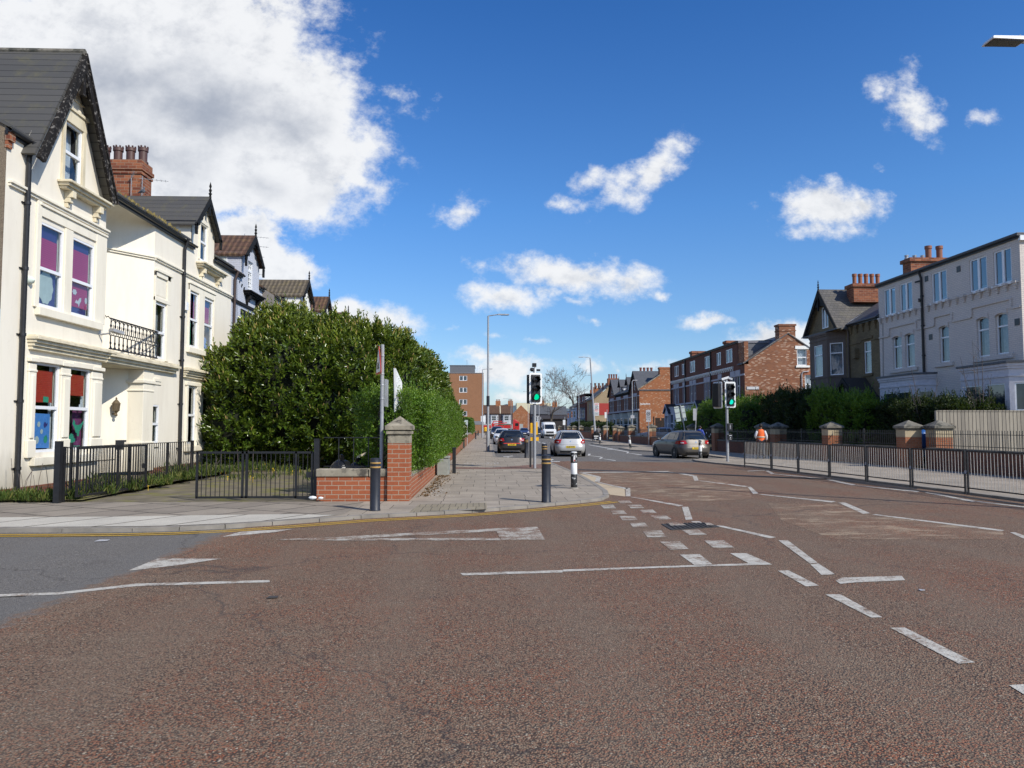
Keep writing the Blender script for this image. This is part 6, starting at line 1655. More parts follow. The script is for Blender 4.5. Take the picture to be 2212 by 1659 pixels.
# ---- pedestrian guard rail on the right kerb
pts = [(10.42, 30.1), (10.82, 28.2), (10.96, 26.1), (11.10, 24.0), (11.24, 21.9), (11.38, 19.8), (11.52, 17.7), (11.62, 15.6), (11.7, 13.5), (11.75, 11.4)]
gg = 'pedestrian guard rail panels along the right kerb'
gl = ['guard rail panel at the far end beside the traffic light', 'second guard rail panel from the far end, before the orange vest', 'third guard rail panel from the far end', 'middle guard rail panel in front of the brick pier with sunlit shrub', 'guard rail panel crossing in front of the dark garden wall',
      'guard rail panel in front of the big brick gate pier', 'guard rail panel below the left end of the wooden fence', 'guard rail panel in front of the wooden fence at the picture edge', 'nearest guard rail panel, mostly outside the picture']
for i, (a, b) in enumerate(zip(pts[:-1], pts[1:])):
    A_ = Vector((*a, PZ)); B2 = Vector((*b, PZ)); up = Vector((0, 0, 1)); d = (B2 - A_).normalized()
    g = thing('guard_rail', gl[i], 'guard rail', A_, group=gg)
    a_ = A_ + d * .05; b_ = B2 - d * .05
    mb = MB(); mb.bar(a_ + up * 1.02, b_ + up * 1.02, .028, .028); mb.bar(a_ + up * .14, b_ + up * .14, .03, .03)
    for q in (a_, b_): mb.bar(q + up * -.02, q + up * 1.035, .036, .036, up=(d.x, d.y, 0))
    mb.build('frame', M.black, g)
    mb = MB(); rn = random.Random(i)
    for k in range(1, 18):
        q = a_.lerp(b_, k / 18); j = rn.uniform(-.012, .012)
        mb.tube([q + up * .14, q + d * j + up * .5, q + d * j * .5 + up * .75, q + up * (1.02 if k % 2 else 1.02)], .0068, 6)
    mb.build('infill_bars', M.railgrey, g)
    mb = MB(); mb.box(A_.x - .03, A_.x + .03, A_.y - .03, A_.y + .03, PZ + .48, PZ + .55); mb.build('clamp', M.sign_grey, g)


# ---- garden piers and walls on the right
def pier(label, x, y, w=.62, h=1.52, group='brick piers with pyramid caps along the right gardens', z0=.1):
    q = thing('gate_pier', label, 'pier', (x, y, z0), group=group)
    mb = MB(); mb.box(-w / 2, w / 2, -w / 2, w / 2, -.1, h - .40); mb.build('brick_shaft', M.brick_pier, q, local=True)
    mb = MB(); mb.box(-w / 2 - .003, w / 2 + .003, -w / 2 - .003, w / 2 + .003, h - .40, h - .12); mb.build('stone_neck', simple('buff_stone', (.42, .34, .22), .9, var=.2, scale=5), q, local=True)
    e = w / 2 + .09
    m2 = MB(); m2.box(-w / 2 - .03, w / 2 + .03, -w / 2 - .03, w / 2 + .03, h - .12, h - .06); m2.box(-e, e, -e, e, h - .06, h + .03); m2.add([(-e, -e, h + .03), (e, -e, h + .03), (e, e, h + .03), (-e, e, h + .03), (0, 0, h + .27)], [(0, 1, 4), (1, 2, 4), (2, 3, 4), (3, 0, 4)])
    m2.build('stone_cap', M.stone_dark, q, local=True, bevel=.01)
    return q


pier.n = 0
p0 = pier('big brick gate pier with dark pyramid cap left of the blue bag', 16.84, 29.4, .66, 1.56)
pl_ = [(2025.4, 'brick gate pier at the end of the wooden fence'), (1792, 'brick pier in front of the sunlit shrub'), (1677, 'right of two close gate piers by the orange vest'), (1646, 'left of two close gate piers behind the orange vest'), (1547.5, 'half hidden pier under the hedge beside the blue jacket'), (1493.5, 'sunlit pier left of the wrought iron gate'),
       (1405.5, 'pier behind the 20 zone sign pole'), (1361.8, 'pier by the leaning striped post'), (1338.8, 'smaller set back pier between two larger ones'), (1328, 'pier at the start of the dark sloping wall'), (1307, 'tall orange pier right of the man in grey'), (1280.8, 'pier beside the leaning lamp post'),
       (1254, 'pier behind the silver car roof'), (1238.8, 'left one of the piers above the silver car roof'), (1227.8, 'pier with cap just right of the van'), (1207.6, 'pier touching the right side of the van')]
wl_ = WR
for xd, lb in pl_:
    x, y = hit_line(xd, wl_)
    if xd > 2000: x, y = 17.45, 28.55
    c = copy_tree(p0); c.location = (x + .1, y, .1); c['label'] = lb
    k = 1.0 if y < 50 else .96; c.scale = (k, k, .93 if xd in (1338.8,) else 1)


def rwall(label, ya, yb, h=.62, rail=True, mat=None, xo=0.0):
    a = (lerp_line(wl_, ya) + .02 + xo, ya); b = (lerp_line(wl_, yb) + .02 + xo, yb)
    q = thing('garden_wall', label, 'wall', ((a[0] + b[0]) / 2, (a[1] + b[1]) / 2, .1)); d = (Vector(b) - Vector(a)).normalized(); nn = Vector((-d.y, d.x)) * .12
    if nn.x > 0: nn = -nn
    mb = MB(); mb.prism([(a[0] + nn.x, a[1] + nn.y, 0), (b[0] + nn.x, b[1] + nn.y, 0), (b[0] - nn.x, b[1] - nn.y, 0), (a[0] - nn.x, a[1] - nn.y, 0)], (0, 0, h)); mb.build('brickwork', mat or M.brick_wall, q)
    n2 = nn * 1.25; mb = MB(); mb.prism([(a[0] + n2.x, a[1] + n2.y, h), (b[0] + n2.x, b[1] + n2.y, h), (b[0] - n2.x, b[1] - n2.y, h), (a[0] - n2.x, a[1] - n2.y, h)], (0, 0, .09)); mb.build('coping', M.stone_dark, q)
    if rail:
        L = (Vector(b) - Vector(a)).length; mb = MB(); n = int(L / (.13 if ya < 60 else .22)); up = Vector((0, 0, 1)); A_ = Vector((*a, 0)); B2 = Vector((*b, 0)); z0 = h + .09
        for i in range(n + 1): p_ = A_.lerp(B2, i / n); mb.bar(p_ + up * z0, p_ + up * (z0 + .66), .016, .016)
        mb.bar(A_ + up * (z0 + .52), B2 + up * (z0 + .52), .035, .02); mb.bar(A_ + up * (z0 + .1), B2 + up * (z0 + .1), .03, .02)
        k = A_.lerp(B2, .5); mb.bar(k + up * z0, k + up * (z0 + .72), .05, .05); mb.build('iron_railing', M.black, q)
    return q


rwall('dark brick garden wall with iron railing below the wooden fence', 6, 28.2, .78)
rwall('shaded garden wall with railing between big gate pier and shrub pier', 30.1, hit_line(1792, wl_)[1] - .4, .78)
rwall('garden wall with railing behind the orange vest', hit_line(1792, wl_)[1] + .4, hit_line(1677, wl_)[1] - .4, .78)
rwall('dark garden wall under the shaggy hedge by the far traffic light', hit_line(1646, wl_)[1] + .4, hit_line(1547.5, wl_)[1] - .4, .75)
rwall('sunlit brick garden wall to the right of the 20 zone sign', hit_line(1493.5, wl_)[1] + .4, hit_line(1405.5, wl_)[1] - .4, .72, mat=M.brick_pier)
rwall('dark brick wall with spiked railing left of the 20 zone sign', hit_line(1405.5, wl_)[1] + .4, hit_line(1361.8, wl_)[1] - .4, .72)
rwall('low dark wall sloping down behind the leaning striped post', hit_line(1361.8, wl_)[1] + .4, hit_line(1328, wl_)[1] - .4, .72)
rwall('wall with thin railing behind the man in grey', hit_line(1307, wl_)[1] + .4, hit_line(1280.8, wl_)[1] - .4, .72)
rwall('orange brick wall with railing above the silver car', hit_line(1280.8, wl_)[1] + .4, hit_line(1254, wl_)[1] - .4, .9, mat=M.brick_pier)
rwall('furthest right garden wall beside the van', hit_line(1254, wl_)[1] + .4, 216, .9, mat=M.brick_pier)
# wrought iron gate with white patches behind the blue jacket
a = hit_line(1493.5, wl_); b = hit_line(1547.5, wl_)
g = thing('iron_gate', 'ornate black wrought iron gate behind the person in the blue jacket', 'gate', ((a[0] + b[0]) / 2, (a[1] + b[1]) / 2, .1))
mb = MB(); A_ = Vector((a[0] + .1, a[1] - .4, 0)); B2 = Vector((b[0] + .1, b[1] + .4, 0)); up = Vector((0, 0, 1)); n = 34
for i in range(n + 1): p_ = A_.lerp(B2, i / n); mb.bar(p_ + up * .15, p_ + up * (1.5 + .15 * abs(math.sin(PI * i / n * 2))), .022, .022)
for z in (.2, .8, 1.45): mb.bar(A_ + up * z, B2 + up * z, .04, .03)
mb.build('iron_bars', M.black, g)
mb = MB()
for i in range(16): p_ = A_.lerp(B2, (i + .5) / 16) + Vector((-.03, 0, 0)); mb.ball(p_ + up * (.95 + .3 * math.sin(i * 2.3)), (.02, .07, .07), 8)
mb.build('white_scrolls', M.sign_white, g)

# wooden fence panels
wf = thing('wooden_fence', 'pale weathered vertical board fence at the right edge above the railing', 'fence', (20, 28.5, .1))
mb = MB(); mb.box(17.72, 26, 28.9, 28.925, .35, 2.26); mb.build('boards', M.wood_fence, wf)
mb = MB(); mb.box(17.69, 26, 28.88, 28.95, 2.26, 2.31); mb.build('capping', M.wood_fence, wf)
mb = MB(); mb.box(17.66, 17.72, 28.88, 28.98, .1, 2.3); mb.build('post', M.wood_fence, wf)
# blue bag in the gateway
mb = MB(); mb.ball((17.72, 29.9, 1.0), (.30, .25, .55), 16); mb.v = [tuple(Vector(q) + Vector((1, .5, .6)) * .08 * mnoise.noise(Vector(q) * 4)) for q in mb.v]
tag(mb.build('blue_bag', M.bag_blue, None, smooth=True), 'crumpled blue plastic bag seen between the two gate piers', 'bag')

# ---- signs on the right pavement
def post_sign(label, base, h, r=.035, lean=0.0, name='sign_pole', cat='road sign'):
    s = thing(name, label, cat, base); mb = MB(); mb.tube([(0, 0, 0), (lean * h, 0, h)], r, 10); mb.build('pole', M.galv, s, smooth=True, local=True); return s


x, y = 14.25, 65.4
s = post_sign('grey 20 zone sign on a pole in front of a brick pier', (x, y, PZ), 2.05)
mb = MB(); mb.box(-.36, .05, -.06, -.04, 2.03, 3.08); mb.xform(Matrix.Translation((.12, 0, 0))); pb = mb.build('plate', M.sign_grey, s, local=True)
mb = MB(); cx, cz = -.035, 2.74
n = 28
vs = []
for k in range(n): a = 2 * PI * k / n; vs += [(cx + .165 * math.cos(a), -.064, cz + .17 * math.sin(a)), (cx + .125 * math.cos(a), -.064, cz + .13 * math.sin(a))]
mb.add(vs, [(2 * k, 2 * ((k + 1) % n), 2 * ((k + 1) % n) + 1, 2 * k + 1) for k in range(n)]); mb.build('ring', M.black, pb, local=True)
mb = MB(); text_mb(mb, '20', .19, face_matrix((cx, -.065, cz), (1, 0, 0), (0, 0, 1)), bold=.006); mb.build('number', M.black, pb, local=True)
mb = MB(); text_mb(mb, 'ZONE', .125, face_matrix((cx, -.065, 2.45), (1, 0, 0), (0, 0, 1)), bold=.003); mb.box(cx - .19, cx + .19, -.064, -.062, 2.33, 2.345); mb.box(cx - .17, cx - .1, -.064, -.062, 2.2, 2.27); mb.box(cx + .02, cx + .1, -.064, -.062, 2.22, 2.28); mb.box(cx + .1, cx + .16, -.064, -.062, 2.16, 2.2); mb.build('lettering', M.black, pb, local=True)
s = post_sign('pair of pale green sign backs on one leaning post behind the grey car', (12.9, 47.5, PZ), 3.0, .04, -.17)
for dx, dz in ((-.36, 0), (.0, .03)):
    mb = MB(); mb.box(-.15, .15, .03, .05, -.48, .48); Mx = Matrix.Translation((-.42 + dx + .1, 0, 2.42 + dz)) @ Matrix.Rotation(-.17, 4, 'Y'); mb.xform(Mx); pb = mb.build('sign_back', M.sign_back, s, local=True)
    mb = MB()
    for z in (-.27, .08, .4): mb.box(-.15, .15, .0, .03, z - .02, z + .02)
    mb.xform(Mx); mb.build('stiffening_bar', M.galv, pb, local=True)
s = post_sign('thin leaning post with a small grey plate right of the paired sign backs', (13.1, 47.0, PZ), 2.8, .035, .075)
mb = MB(); mb.box(-.22, -.02, -.05, -.03, 2.0, 2.75); mb.xform(Matrix.Translation((.18, 0, 0))); mb.build('plate', M.sign_grey, s, local=True)
s = post_sign('thin pole with narrow plate before the pale bay windows', (14.0, 86.5, PZ), 3.6, .045)
mb = MB(); mb.box(-.28, -.06, -.05, -.03, 2.6, 3.3); mb.build('plate', M.sign_white, s, local=True)
s = post_sign('thin grey pole right of the leaning lamp, small bracket arm', (13.9, 112, PZ), 7.0, .05)
s = post_sign('white estate agent board near the van', (12.6, 120, PZ), 3.2, .05)
mb = MB(); mb.box(-.3, .1, -.05, 0, 1.9, 2.7); mb.build('board', M.sign_white, s, local=True)
s = post_sign('hooked parking sign post against the orange gable', (19.6, 100, .1), 7.6, .06)
mb = MB(); mb.tube([(0, 0, 7.6), (.15, 0, 7.8), (.7, 0, 7.8)], .06, 6); mb.box(-.25, .25, -.1, -.05, 2.7, 3.1); mb.build('hooked_arm_and_plate', M.sign_grey, s, local=True)
# a couple of scraps on the road
for (xd, yd, r_, lb) in ((3600 * .553, 2310 * .553, .025, 'tiny scrap of paper on the worn road surface at right'), (590 * 1.0, 1293, .05, 'flat dark scrap on the road in the foreground'), (370 * 1.085 * .553, (1900 + 198 * 1.085) * .553, .08, 'flattened pale cup on the side street')):
    x, y = G(xd, yd); mb = MB(); mb.hexa([(x - r_, y - r_, .012), (x + r_, y - r_ * .6, .012), (x + r_ * .8, y + r_, .012), (x - r_ * .9, y + r_ * .7, .012), (x - r_, y - r_, .016), (x + r_, y - r_ * .6, .022), (x + r_ * .8, y + r_, .016), (x - r_ * .9, y + r_ * .7, .02)]); tag(mb.build('litter', M.sign_grey if 'flat dark' not in lb else M.iron, None), lb, 'litter')
# ================================================================ right-hand side houses
RX = 22.0
R = Fac((RX, 0, 0), (0, 1, 0), (-1, 0, 0))


def canted_bay(par, f, u0, u1, d, sp, z0, z1, wallm, wz0, wz1, far=True, roofm=None, roof=True, frame=None, cornice=None, front_n=1, kind='sash', extras=(), name='bay', fin_=0.0):
    """three-sided bay; returns the frames of its faces"""
    A = f.p(u0, 0, 0); B = f.p(u0 + sp, d, 0); C_ = f.p(u1 - sp, d, 0); D = f.p(u1, 0, 0)
    mb = MB(); faces = []
    for (p, q) in ((A, B), (B, C_), (C_, D)):
        U = (q - p); L = U.length; Nn = Vector((U.y, -U.x, 0)).normalized()
        mid = (p + q) / 2; inside = f.p((u0 + u1) / 2, 0, 0)
        if Nn.dot(mid - inside) < 0: Nn = -Nn
        faces.append((Fac((p.x, p.y, 0), U, Nn), L))
    holes = []
    for i, (ff, L) in enumerate(faces):
        if i == 1:
            w = (L - .25 * (front_n + 1)) / front_n; hs = [(.25 + k * (w + .25) + fin_, .25 + k * (w + .25) + w - fin_, wz0, wz1) for k in range(front_n)]
        else: hs = [(.18, L - .18, wz0, wz1)]
        holes.append(hs); wall(mb, ff, 0, L, z0, z1, hs, rev=.08)
    b = mb.build(name, wallm, par, recalc=False)
    m2 = MB()
    def ring(o, za, zb):
        k = 1 + o / d; pts = [f.p(u0 - o, 0, za), f.p(u0 + sp - o * .4, d + o, za), f.p(u1 - sp + o * .4, d + o, za), f.p(u1 + o, 0, za)]
        m2.prism(pts, (0, 0, zb - za))
    ring(.10, z1 - .12, z1); ring(.05, z1 - .22, z1 - .12); ring(.05, wz0 - .14, wz0 - .04); ring(.04, wz1 + .25, wz1 + .32)
    m2.build('bay_cornice', cornice or wallm, par)
    if roof:
        m3 = MB(); o = .16; z = z1 + .002
        pts = [f.p(u0 - o, 0, z), f.p(u0 + sp - .08, d + o, z), f.p(u1 - sp + .08, d + o, z), f.p(u1 + o, 0, z)]
        m3.prism(pts, (0, 0, .09)); m3.build('bay_roof', roofm or M.slate3, par)
    for (ff, L), hs in zip(faces, holes):
        for h in hs: window(par, ff, *h, kind, rev=.08, far=far, frame=frame, extras=extras)
    return faces


def gable_roof_front(par, f, uc, hw, z0, z1, depth, w, mat, barge, barge_w=.3, t=.08, fin=True, deco=True):
    mb = MB()
    for s in (-1, 1): mb.prism([f.p(uc + s * hw, w, z0), f.p(uc, w, z1), f.p(uc, -depth, z1), f.p(uc + s * hw, -depth, z0)], (0, 0, -t))
    mb.build('gable_roof', mat, par)
    mb = MB()
    for s in (-1, 1):
        a = f.p(uc + s * (hw + .04), w + .05, z0 - .05); b = f.p(uc, w + .05, z1)
        mb.prism([a, b, b - Vector((0, 0, barge_w)), a - f.U * (s * barge_w * .55) - Vector((0, 0, .03))], f.N * -.06)
    if deco:
        mb.prism([f.p(uc - hw * .4, w - .02, z0 + (z1 - z0) * .60), f.p(uc + hw * .4, w - .02, z0 + (z1 - z0) * .60), f.p(uc, w - .02, z1 - .1)], f.N * -.05)
        mb.bar(f.p(uc, w + .02, z0 + (z1 - z0) * .5), f.p(uc, w + .02, z1 - .1), .1, .08)
    mb.build('bargeboard', barge, par)
    if fin:
        mb = MB(); c = f.p(uc, w, z1 - .03); mb.lathe((c.x, c.y, c.z), [(.06, 0), (.04, .12), (.08, .17), (.03, .22), (.06, .32), (.02, .4), (.04, .46), (.0, .66)], 8); mb.build('finial', barge, par, smooth=True)


def corbels(par, f, u0, u1, z, step, mat, w=.16, h=.34):
    mb = MB(); n = int(round((u1 - u0) / step))
    for i in range(n + 1):
        u = u0 + (u1 - u0) * i / n
        fb(mb, f, u - .13, u + .13, 0, w, z - .10, z); fb(mb, f, u - .09, u + .09, 0, w * .75, z - .2, z - .1); fb(mb, f, u - .055, u + .055, 0, w * .45, z - h, z - .2)
    return mb.build('corbels', mat, par)


# ---- white painted three-storey house
wh2 = thing('white_brick_house', 'three storey white painted brick house with a flat black edged roof at the right', 'house', (RX, 35.4, .1))
top = [(31.90, 33.10), (30.35, 31.47), (34.78, 36.0), (39.29, 40.47), (37.69, 38.89)]
mid = [(38.83, 39.70), (37.63, 38.50), (34.75, 35.53), (31.91, 32.73), (30.71, 31.49)]
H = [(a, b, 7.74, 9.22) for a, b in top] + [(a, b, 4.76, 6.52) for a, b in mid]
mb = MB(); wall(mb, R, 29.85, 41.03, .1, 9.52, H, rev=.14); E_ = Fac((RX, 29.85, 0), (1, 0, 0), (0, -1, 0)); wall(mb, E_, 0, 8, .1, 9.52)
mb.build('wall', M.brick_white, wh2, recalc=False)
mb = MB(); mb.prism([(RX - .16, 29.75, 9.54), (RX - .16, 41.1, 9.54), (RX + 6, 41.1, 9.6), (RX + 6, 29.75, 9.6)], (0, 0, .12)); mb.build('roof', M.slate3, wh2)
mb = MB(); mb.box(RX - .05, RX + 5, 29.72, 29.84, 9.34, 9.54); mb.build('white_fascia', M.upvc, wh2)
gutter(wh2, R, 29.8, 41.05, 9.56, .14)
for q in H[:5]: window(wh2, R, *q, 'pair', rev=.10, glass=M.glass_sky, extras=[('net_curtain', M.curtain, .0, .42, 0, .9, .3), ('sill_card', M.sign_white, .05, .95, 0, .2, .35)])
for i, q in enumerate(H[5:]): window(wh2, R, *q, 'top', rev=.14, extras=[('net_curtain', M.curtain_d, 0, 1, 0, 1, .18)])
# arched heads
mb = MB()
for (a, b, c, d) in H[5:]:
    n = 10; uc = (a + b) / 2; hw = (b - a) / 2
    lo = [R.p(uc + hw * math.cos(PI * i / n), .0, d - .14 + .14 * math.sin(PI * i / n)) for i in range(n + 1)]
    for i in range(n):
        p, q = lo[i], lo[i + 1]
        mb.hexa([p + R.N * -.12, q + R.N * -.12, q + R.N * .04, p + R.N * .04, Vector((p.x, p.y, d + .14)) + R.N * -.12, Vector((q.x, q.y, d + .14)) + R.N * -.12, Vector((q.x, q.y, d + .14)) + R.N * .04, Vector((p.x, p.y, d + .14)) + R.N * .04])
mb.build('arched_heads', M.brick_white, wh2)
mb = MB()
for (a, b) in ((37.45, 39.9), (34.5, 35.8), (30.5, 32.95)):
    fb(mb, R, a - .1, a + .0, 0, .07, 6.62, 7.0); fb(mb, R, b, b + .1, 0, .07, 6.62, 7.0); fb(mb, R, a - .1, b + .1, 0, .07, 7.0, 7.07); fb(mb, R, a - .1, b + .1, 0, .10, 4.55, 4.74)
for a, b in ((39.98, 41.0), (35.9, 37.35), (33.05, 34.4), (29.9, 30.4)): fb(mb, R, a, b, 0, .06, 6.58, 6.66)
mb.build('string_course', M.brick_white, wh2)
for (a, b, c, d) in H[:5]:
    mb = MB(); fb(mb, R, a - .06, b + .06, 0, .09, c - .09, c - .005); mb.build('window_sill', M.upvc, wh2)
corbels(wh2, R, 30.1, 40.8, 7.72, .56, M.brick_white)
downpipe(wh2, R, 36.75, .1, 9.5, r=.06)
mb = MB()
for (u, z) in ((33.85, 9.0), (36.4, 9.05), (36.2, 6.1), (30.15, 6.0)): fb(mb, R, u - .14, u + .14, 0, .02, z - .14, z + .14)
mb.build('air_bricks', M.black, wh2)
mb = MB(); mb.tube([R.p(40.6, .02, 7.4), R.p(40.7, .03, 4.5), R.p(40.6, .02, 3.5)], .012, 4); mb.tube([R.p(37.3, .02, 7.1), R.p(36.8, .03, 7.05)], .012, 4); mb.bar(R.p(37.0, 0, 9.05), R.p(37.1, .2, 9.0), .08, .08); mb.bar(R.p(36.9, .1, 8.0), R.p(36.6, .3, 8.05), .09, .09); mb.build('cables_and_lamps', M.black, wh2)
nz = simple('stained_white', (.62, .60, .63), .8, var=.12, dirt=((.2, .19, .18), 1.6, .62))
canted_bay(wh2, R, 35.9, 40.2, .8, .55, .1, 4.25, nz, 1.2, 3.45, far=True, front_n=2); canted_bay(wh2, R, 29.1, 33.3, .8, .55, .1, 4.25, nz, 1.2, 3.45, far=True, front_n=2)
mb = MB(); mb.box(23.2, 25.3, 39.8, 40.6, 9.2, 10.7); mb.box(23.1, 25.4, 39.7, 40.7, 10.7, 10.9); c = mb.build('chimney', M.brick_chim, wh2)
pots(c, (24.75, 40.2), 2, .62, 0, 10.9, simple('red_clay_pot', (.25, .10, .06), .7), .75, .17); pots(c, (23.65, 40.2), 3, .45, 0, 10.9, M.galv, .22, .1, name='steel_cowl')
aerial(wh2, (26, 38.5, 9.6), .9, .5, (.5, -.8, 0))

# ---- taupe gabled house
ta = thing('taupe_house', 'dark taupe painted house with tall pointed gable and two storey bay', 'house', (RX, 45, .1))
tb = Fac((RX, 0, 0), (0, 1, 0), (-1, 0, 0))
mb = MB(); h3 = (41.97, 42.83, 4.75, 6.6)
wall(mb, R, 41.03, 45.4, .1, 7.8, [h3], rev=.12); mb.build('wall', M.brick_tan, ta, recalc=False)
window(ta, R, *h3, 'top', rev=.12, extras=[('net_curtain', M.curtain_d, 0, 1, 0, 1, .15)])
mb = MB(); fb(mb, R, 41.75, 43.05, 0, .07, 6.72, 6.86); fb(mb, R, 41.8, 43.0, 0, .1, 4.58, 4.73); fb(mb, R, 41.03, 41.75, 0, .05, 6.58, 6.66); fb(mb, R, 43.05, 45.0, 0, .05, 6.58, 6.66); mb.build('stone_bands', M.brick_tan, ta)
fcs = canted_bay(ta, R, 44.95, 49.1, .8, .85, .1, 7.55, M.taupe, 4.85, 6.85, far=False, roof=False, kind='top', extras=[('net_curtain', M.curtain_d, 0, 1, 0, .98, .12)], name='bay', fin_=.38)
ff, L = fcs[0]; window(ta, ff, .2, L - .2, 1.2, 3.2, 'top', rev=-.03, far=True); ff, L = fcs[1]; window(ta, ff, .3, L - .3, 1.2, 3.2, 'top', rev=-.03, far=True)
mb = MB(); GT = Fac((RX - .55, 0, 0), (0, 1, 0), (-1, 0, 0)); gh_ = (46.05, 46.95, 7.9, 9.25)
wall(mb, GT, 44.6, 49.0, 7.5, [(44.6, 7.75), (46.75, 10.2), (49.0, 7.75)], [gh_], rev=.1); mb.build('gable_wall', M.brick_tan, ta, recalc=False)
window(ta, GT, *gh_, 'pair', rev=.08, extras=[('net_curtain', M.curtain, .1, .9, 0, 1, .15)])
gable_roof_front(ta, GT, 46.75, 2.45, 7.62, 10.42, 6, .28, M.slate2, M.black_wood2, .42)
mb = MB(); mb.prism([GT.p(44.2, .35, 7.55), GT.p(49.3, .35, 7.55), GT.p(49.3, 0, 7.62), GT.p(44.2, 0, 7.62)], (0, 0, .08)); mb.build('bay_roof', M.slate3, ta)
mb = MB(); mb.prism([R.p(41.0, .22, 7.78), R.p(45.0, .22, 7.78), R.p(45.0, -4, 10.4), R.p(41.0, -4, 10.4)], (0, 0, .07)); mb.build('roof', M.slate3, ta)
gutter(ta, R, 41.0, 44.5, 7.8, .2); corbels(ta, R, 41.4, 44.2, 7.66, .7, M.brick_tan, h=.45)
mb = MB(); mb.bar(R.p(44.75, .1, 7.9), R.p(44.6, -3.4, 10.05), .22, .05); mb.build('lead_valley', simple('lead_flashing', (.62, .63, .66), .35), ta)
downpipe(ta, R, 44.5, .1, 7.7, mat=M.taupe)
mb = MB(); fb(mb, R, 43.4, 43.8, 0, .25, 5.7, 6.3); mb.build('vent_box', M.brick_tan, ta)
mb = MB(); mb.box(20.75, RX, 41.4, 41.5, .1, 3.4); mb.box(20.75, RX, 43.9, 44.0, .1, 3.4); mb.build('porch_wall', M.taupe, ta)
gable_roof_front(ta, Fac((20.9, 0, 0), (0, 1, 0), (-1, 0, 0)), 42.7, 1.6, 3.25, 4.5, 1.2, .25, simple('porch_tiles', (.04, .034, .03), .7), M.black_wood2, .3, fin=False, deco=False)
mb = MB(); P_ = Fac((20.85, 0, 0), (0, 1, 0), (-1, 0, 0)); mb.prism([P_.p(41.3, 0, 3.3), P_.p(44.1, 0, 3.3), P_.p(42.7, 0, 4.35)], (.05, 0, 0)); mb.build('porch_gable', simple('porch_boards', (.03, .024, .022), .7), ta)
mb = MB(); mb.prism([P_.p(42.7, .03, 3.6), P_.p(42.85, .03, 3.8), P_.p(42.7, .03, 4.0), P_.p(42.55, .03, 3.8)], (.02, 0, 0)); mb.build('diamond_plaque', M.stone_dark, ta)
mb = MB(); mb.box(22.8, 24.7, 45.4, 46.3, 9.4, 10.5); mb.box(22.7, 24.8, 45.3, 46.4, 10.35, 10.55); c = mb.build('chimney', M.brick_chim, ta)
pots(c, (23.8, 45.8), 5, .37, 0, 10.55, simple('orange_clay_pot', (.30, .115, .06), .7), .68, .13)

# ---- dark red brick terrace with flat dormer storey (three houses)
pale = simple('pale_blue_stone_paint', (.42, .44, .52), .75, var=.12, scale=3)
lint = simple('lavender_stone', (.40, .39, .43), .8, var=.12)
dark_slate = simple('flat_roof_edge', (.03, .03, .034), .6)


def red_house(name, label, y0, y1, tw, uw, bayr, porch, near=False):
    h = thing(name, label, 'house', (RX, (y0 + y1) / 2, .1))
    H1 = [(a, b, 7.46, 8.66) for a, b in tw]; H2 = [(a, b, 4.35, 6.1) for a, b in uw]
    mb = MB(); wall(mb, R, y0, y1, .1, 7.06, H2, rev=.14)
    ys = y0 + 1.6 if near else y0
    wall(mb, R, ys, y1, 7.06, 9.05, H1, rev=.08); mb.build('wall', M.brick_red, h, recalc=False)
    for q in H1: window(h, R, *q, 'pair' if q[1] - q[0] > 1.1 else 'single', rev=.05, far=True)
    for q in H2: window(h, R, *q, 'sash', rev=.12, far=True)
    for (a, b, c, d) in H2:
        mb = MB(); fb(mb, R, a - .15, b + .15, 0, .06, d, d + .5); fb(mb, R, a - .07, a, 0, .05, c, d); fb(mb, R, b, b + .07, 0, .05, c, d); mb.build('stone_surround', lint, h)
    mb = MB(); fb(mb, R, y0, y1, 0, .05, 6.06, 6.2); fb(mb, R, y0, y1, 0, .1, 4.12, 4.3); mb.build('string_course', lint, h)
    mb = MB(); mb.prism([(RX - .12, ys, 9.06), (RX - .12, y1, 9.06), (RX + 4.2, y1, 9.16), (RX + 4.2, ys, 9.16)], (0, 0, .12)); mb.build('flat_roof', dark_slate, h)
    corbels(h, R, y0 + (3 if near else .4), y1 - .4, 7.02, .5, M.sign_white if True else lint, .16, .36)
    for b in bayr: canted_bay(h, R, b[0], b[1], .9, .6, .1, 3.9, pale, 1.0, 3.1, far=True, roofm=dark_slate)
    for pc in porch:
        mb = MB(); mb.box(RX - 1.1, RX, pc - 1.05, pc - .9, .1, 3.3); mb.box(RX - 1.1, RX, pc + .9, pc + 1.05, .1, 3.3); mb.box(RX - 1.1, RX - 1.0, pc - 1.0, pc + 1.0, 2.9, 3.3); mb.build('porch_posts', pale, h)
        PF = Fac((RX - 1.05, 0, 0), (0, 1, 0), (-1, 0, 0)); gable_roof_front(h, PF, pc, 1.25, 3.25, 4.3, 1.0, .2, dark_slate, pale, .16, fin=False, deco=False)
        mb = MB(); mb.prism([PF.p(pc - 1.1, 0, 3.3), PF.p(pc + 1.1, 0, 3.3), PF.p(pc, 0, 4.2)], (.05, 0, 0)); mb.build('porch_gable', pale, h)
        mb = MB(); fb(mb, R, pc - .55, pc + .55, -.02, .02, .2, 2.6); mb.build('door', simple('dark_door', (.03, .035, .06), .4), h)
    gutter(h, R, ys, y1, 9.1, .16); downpipe(h, R, y1 - .15, .1, 9.0, r=.07, swan=False)
    return h


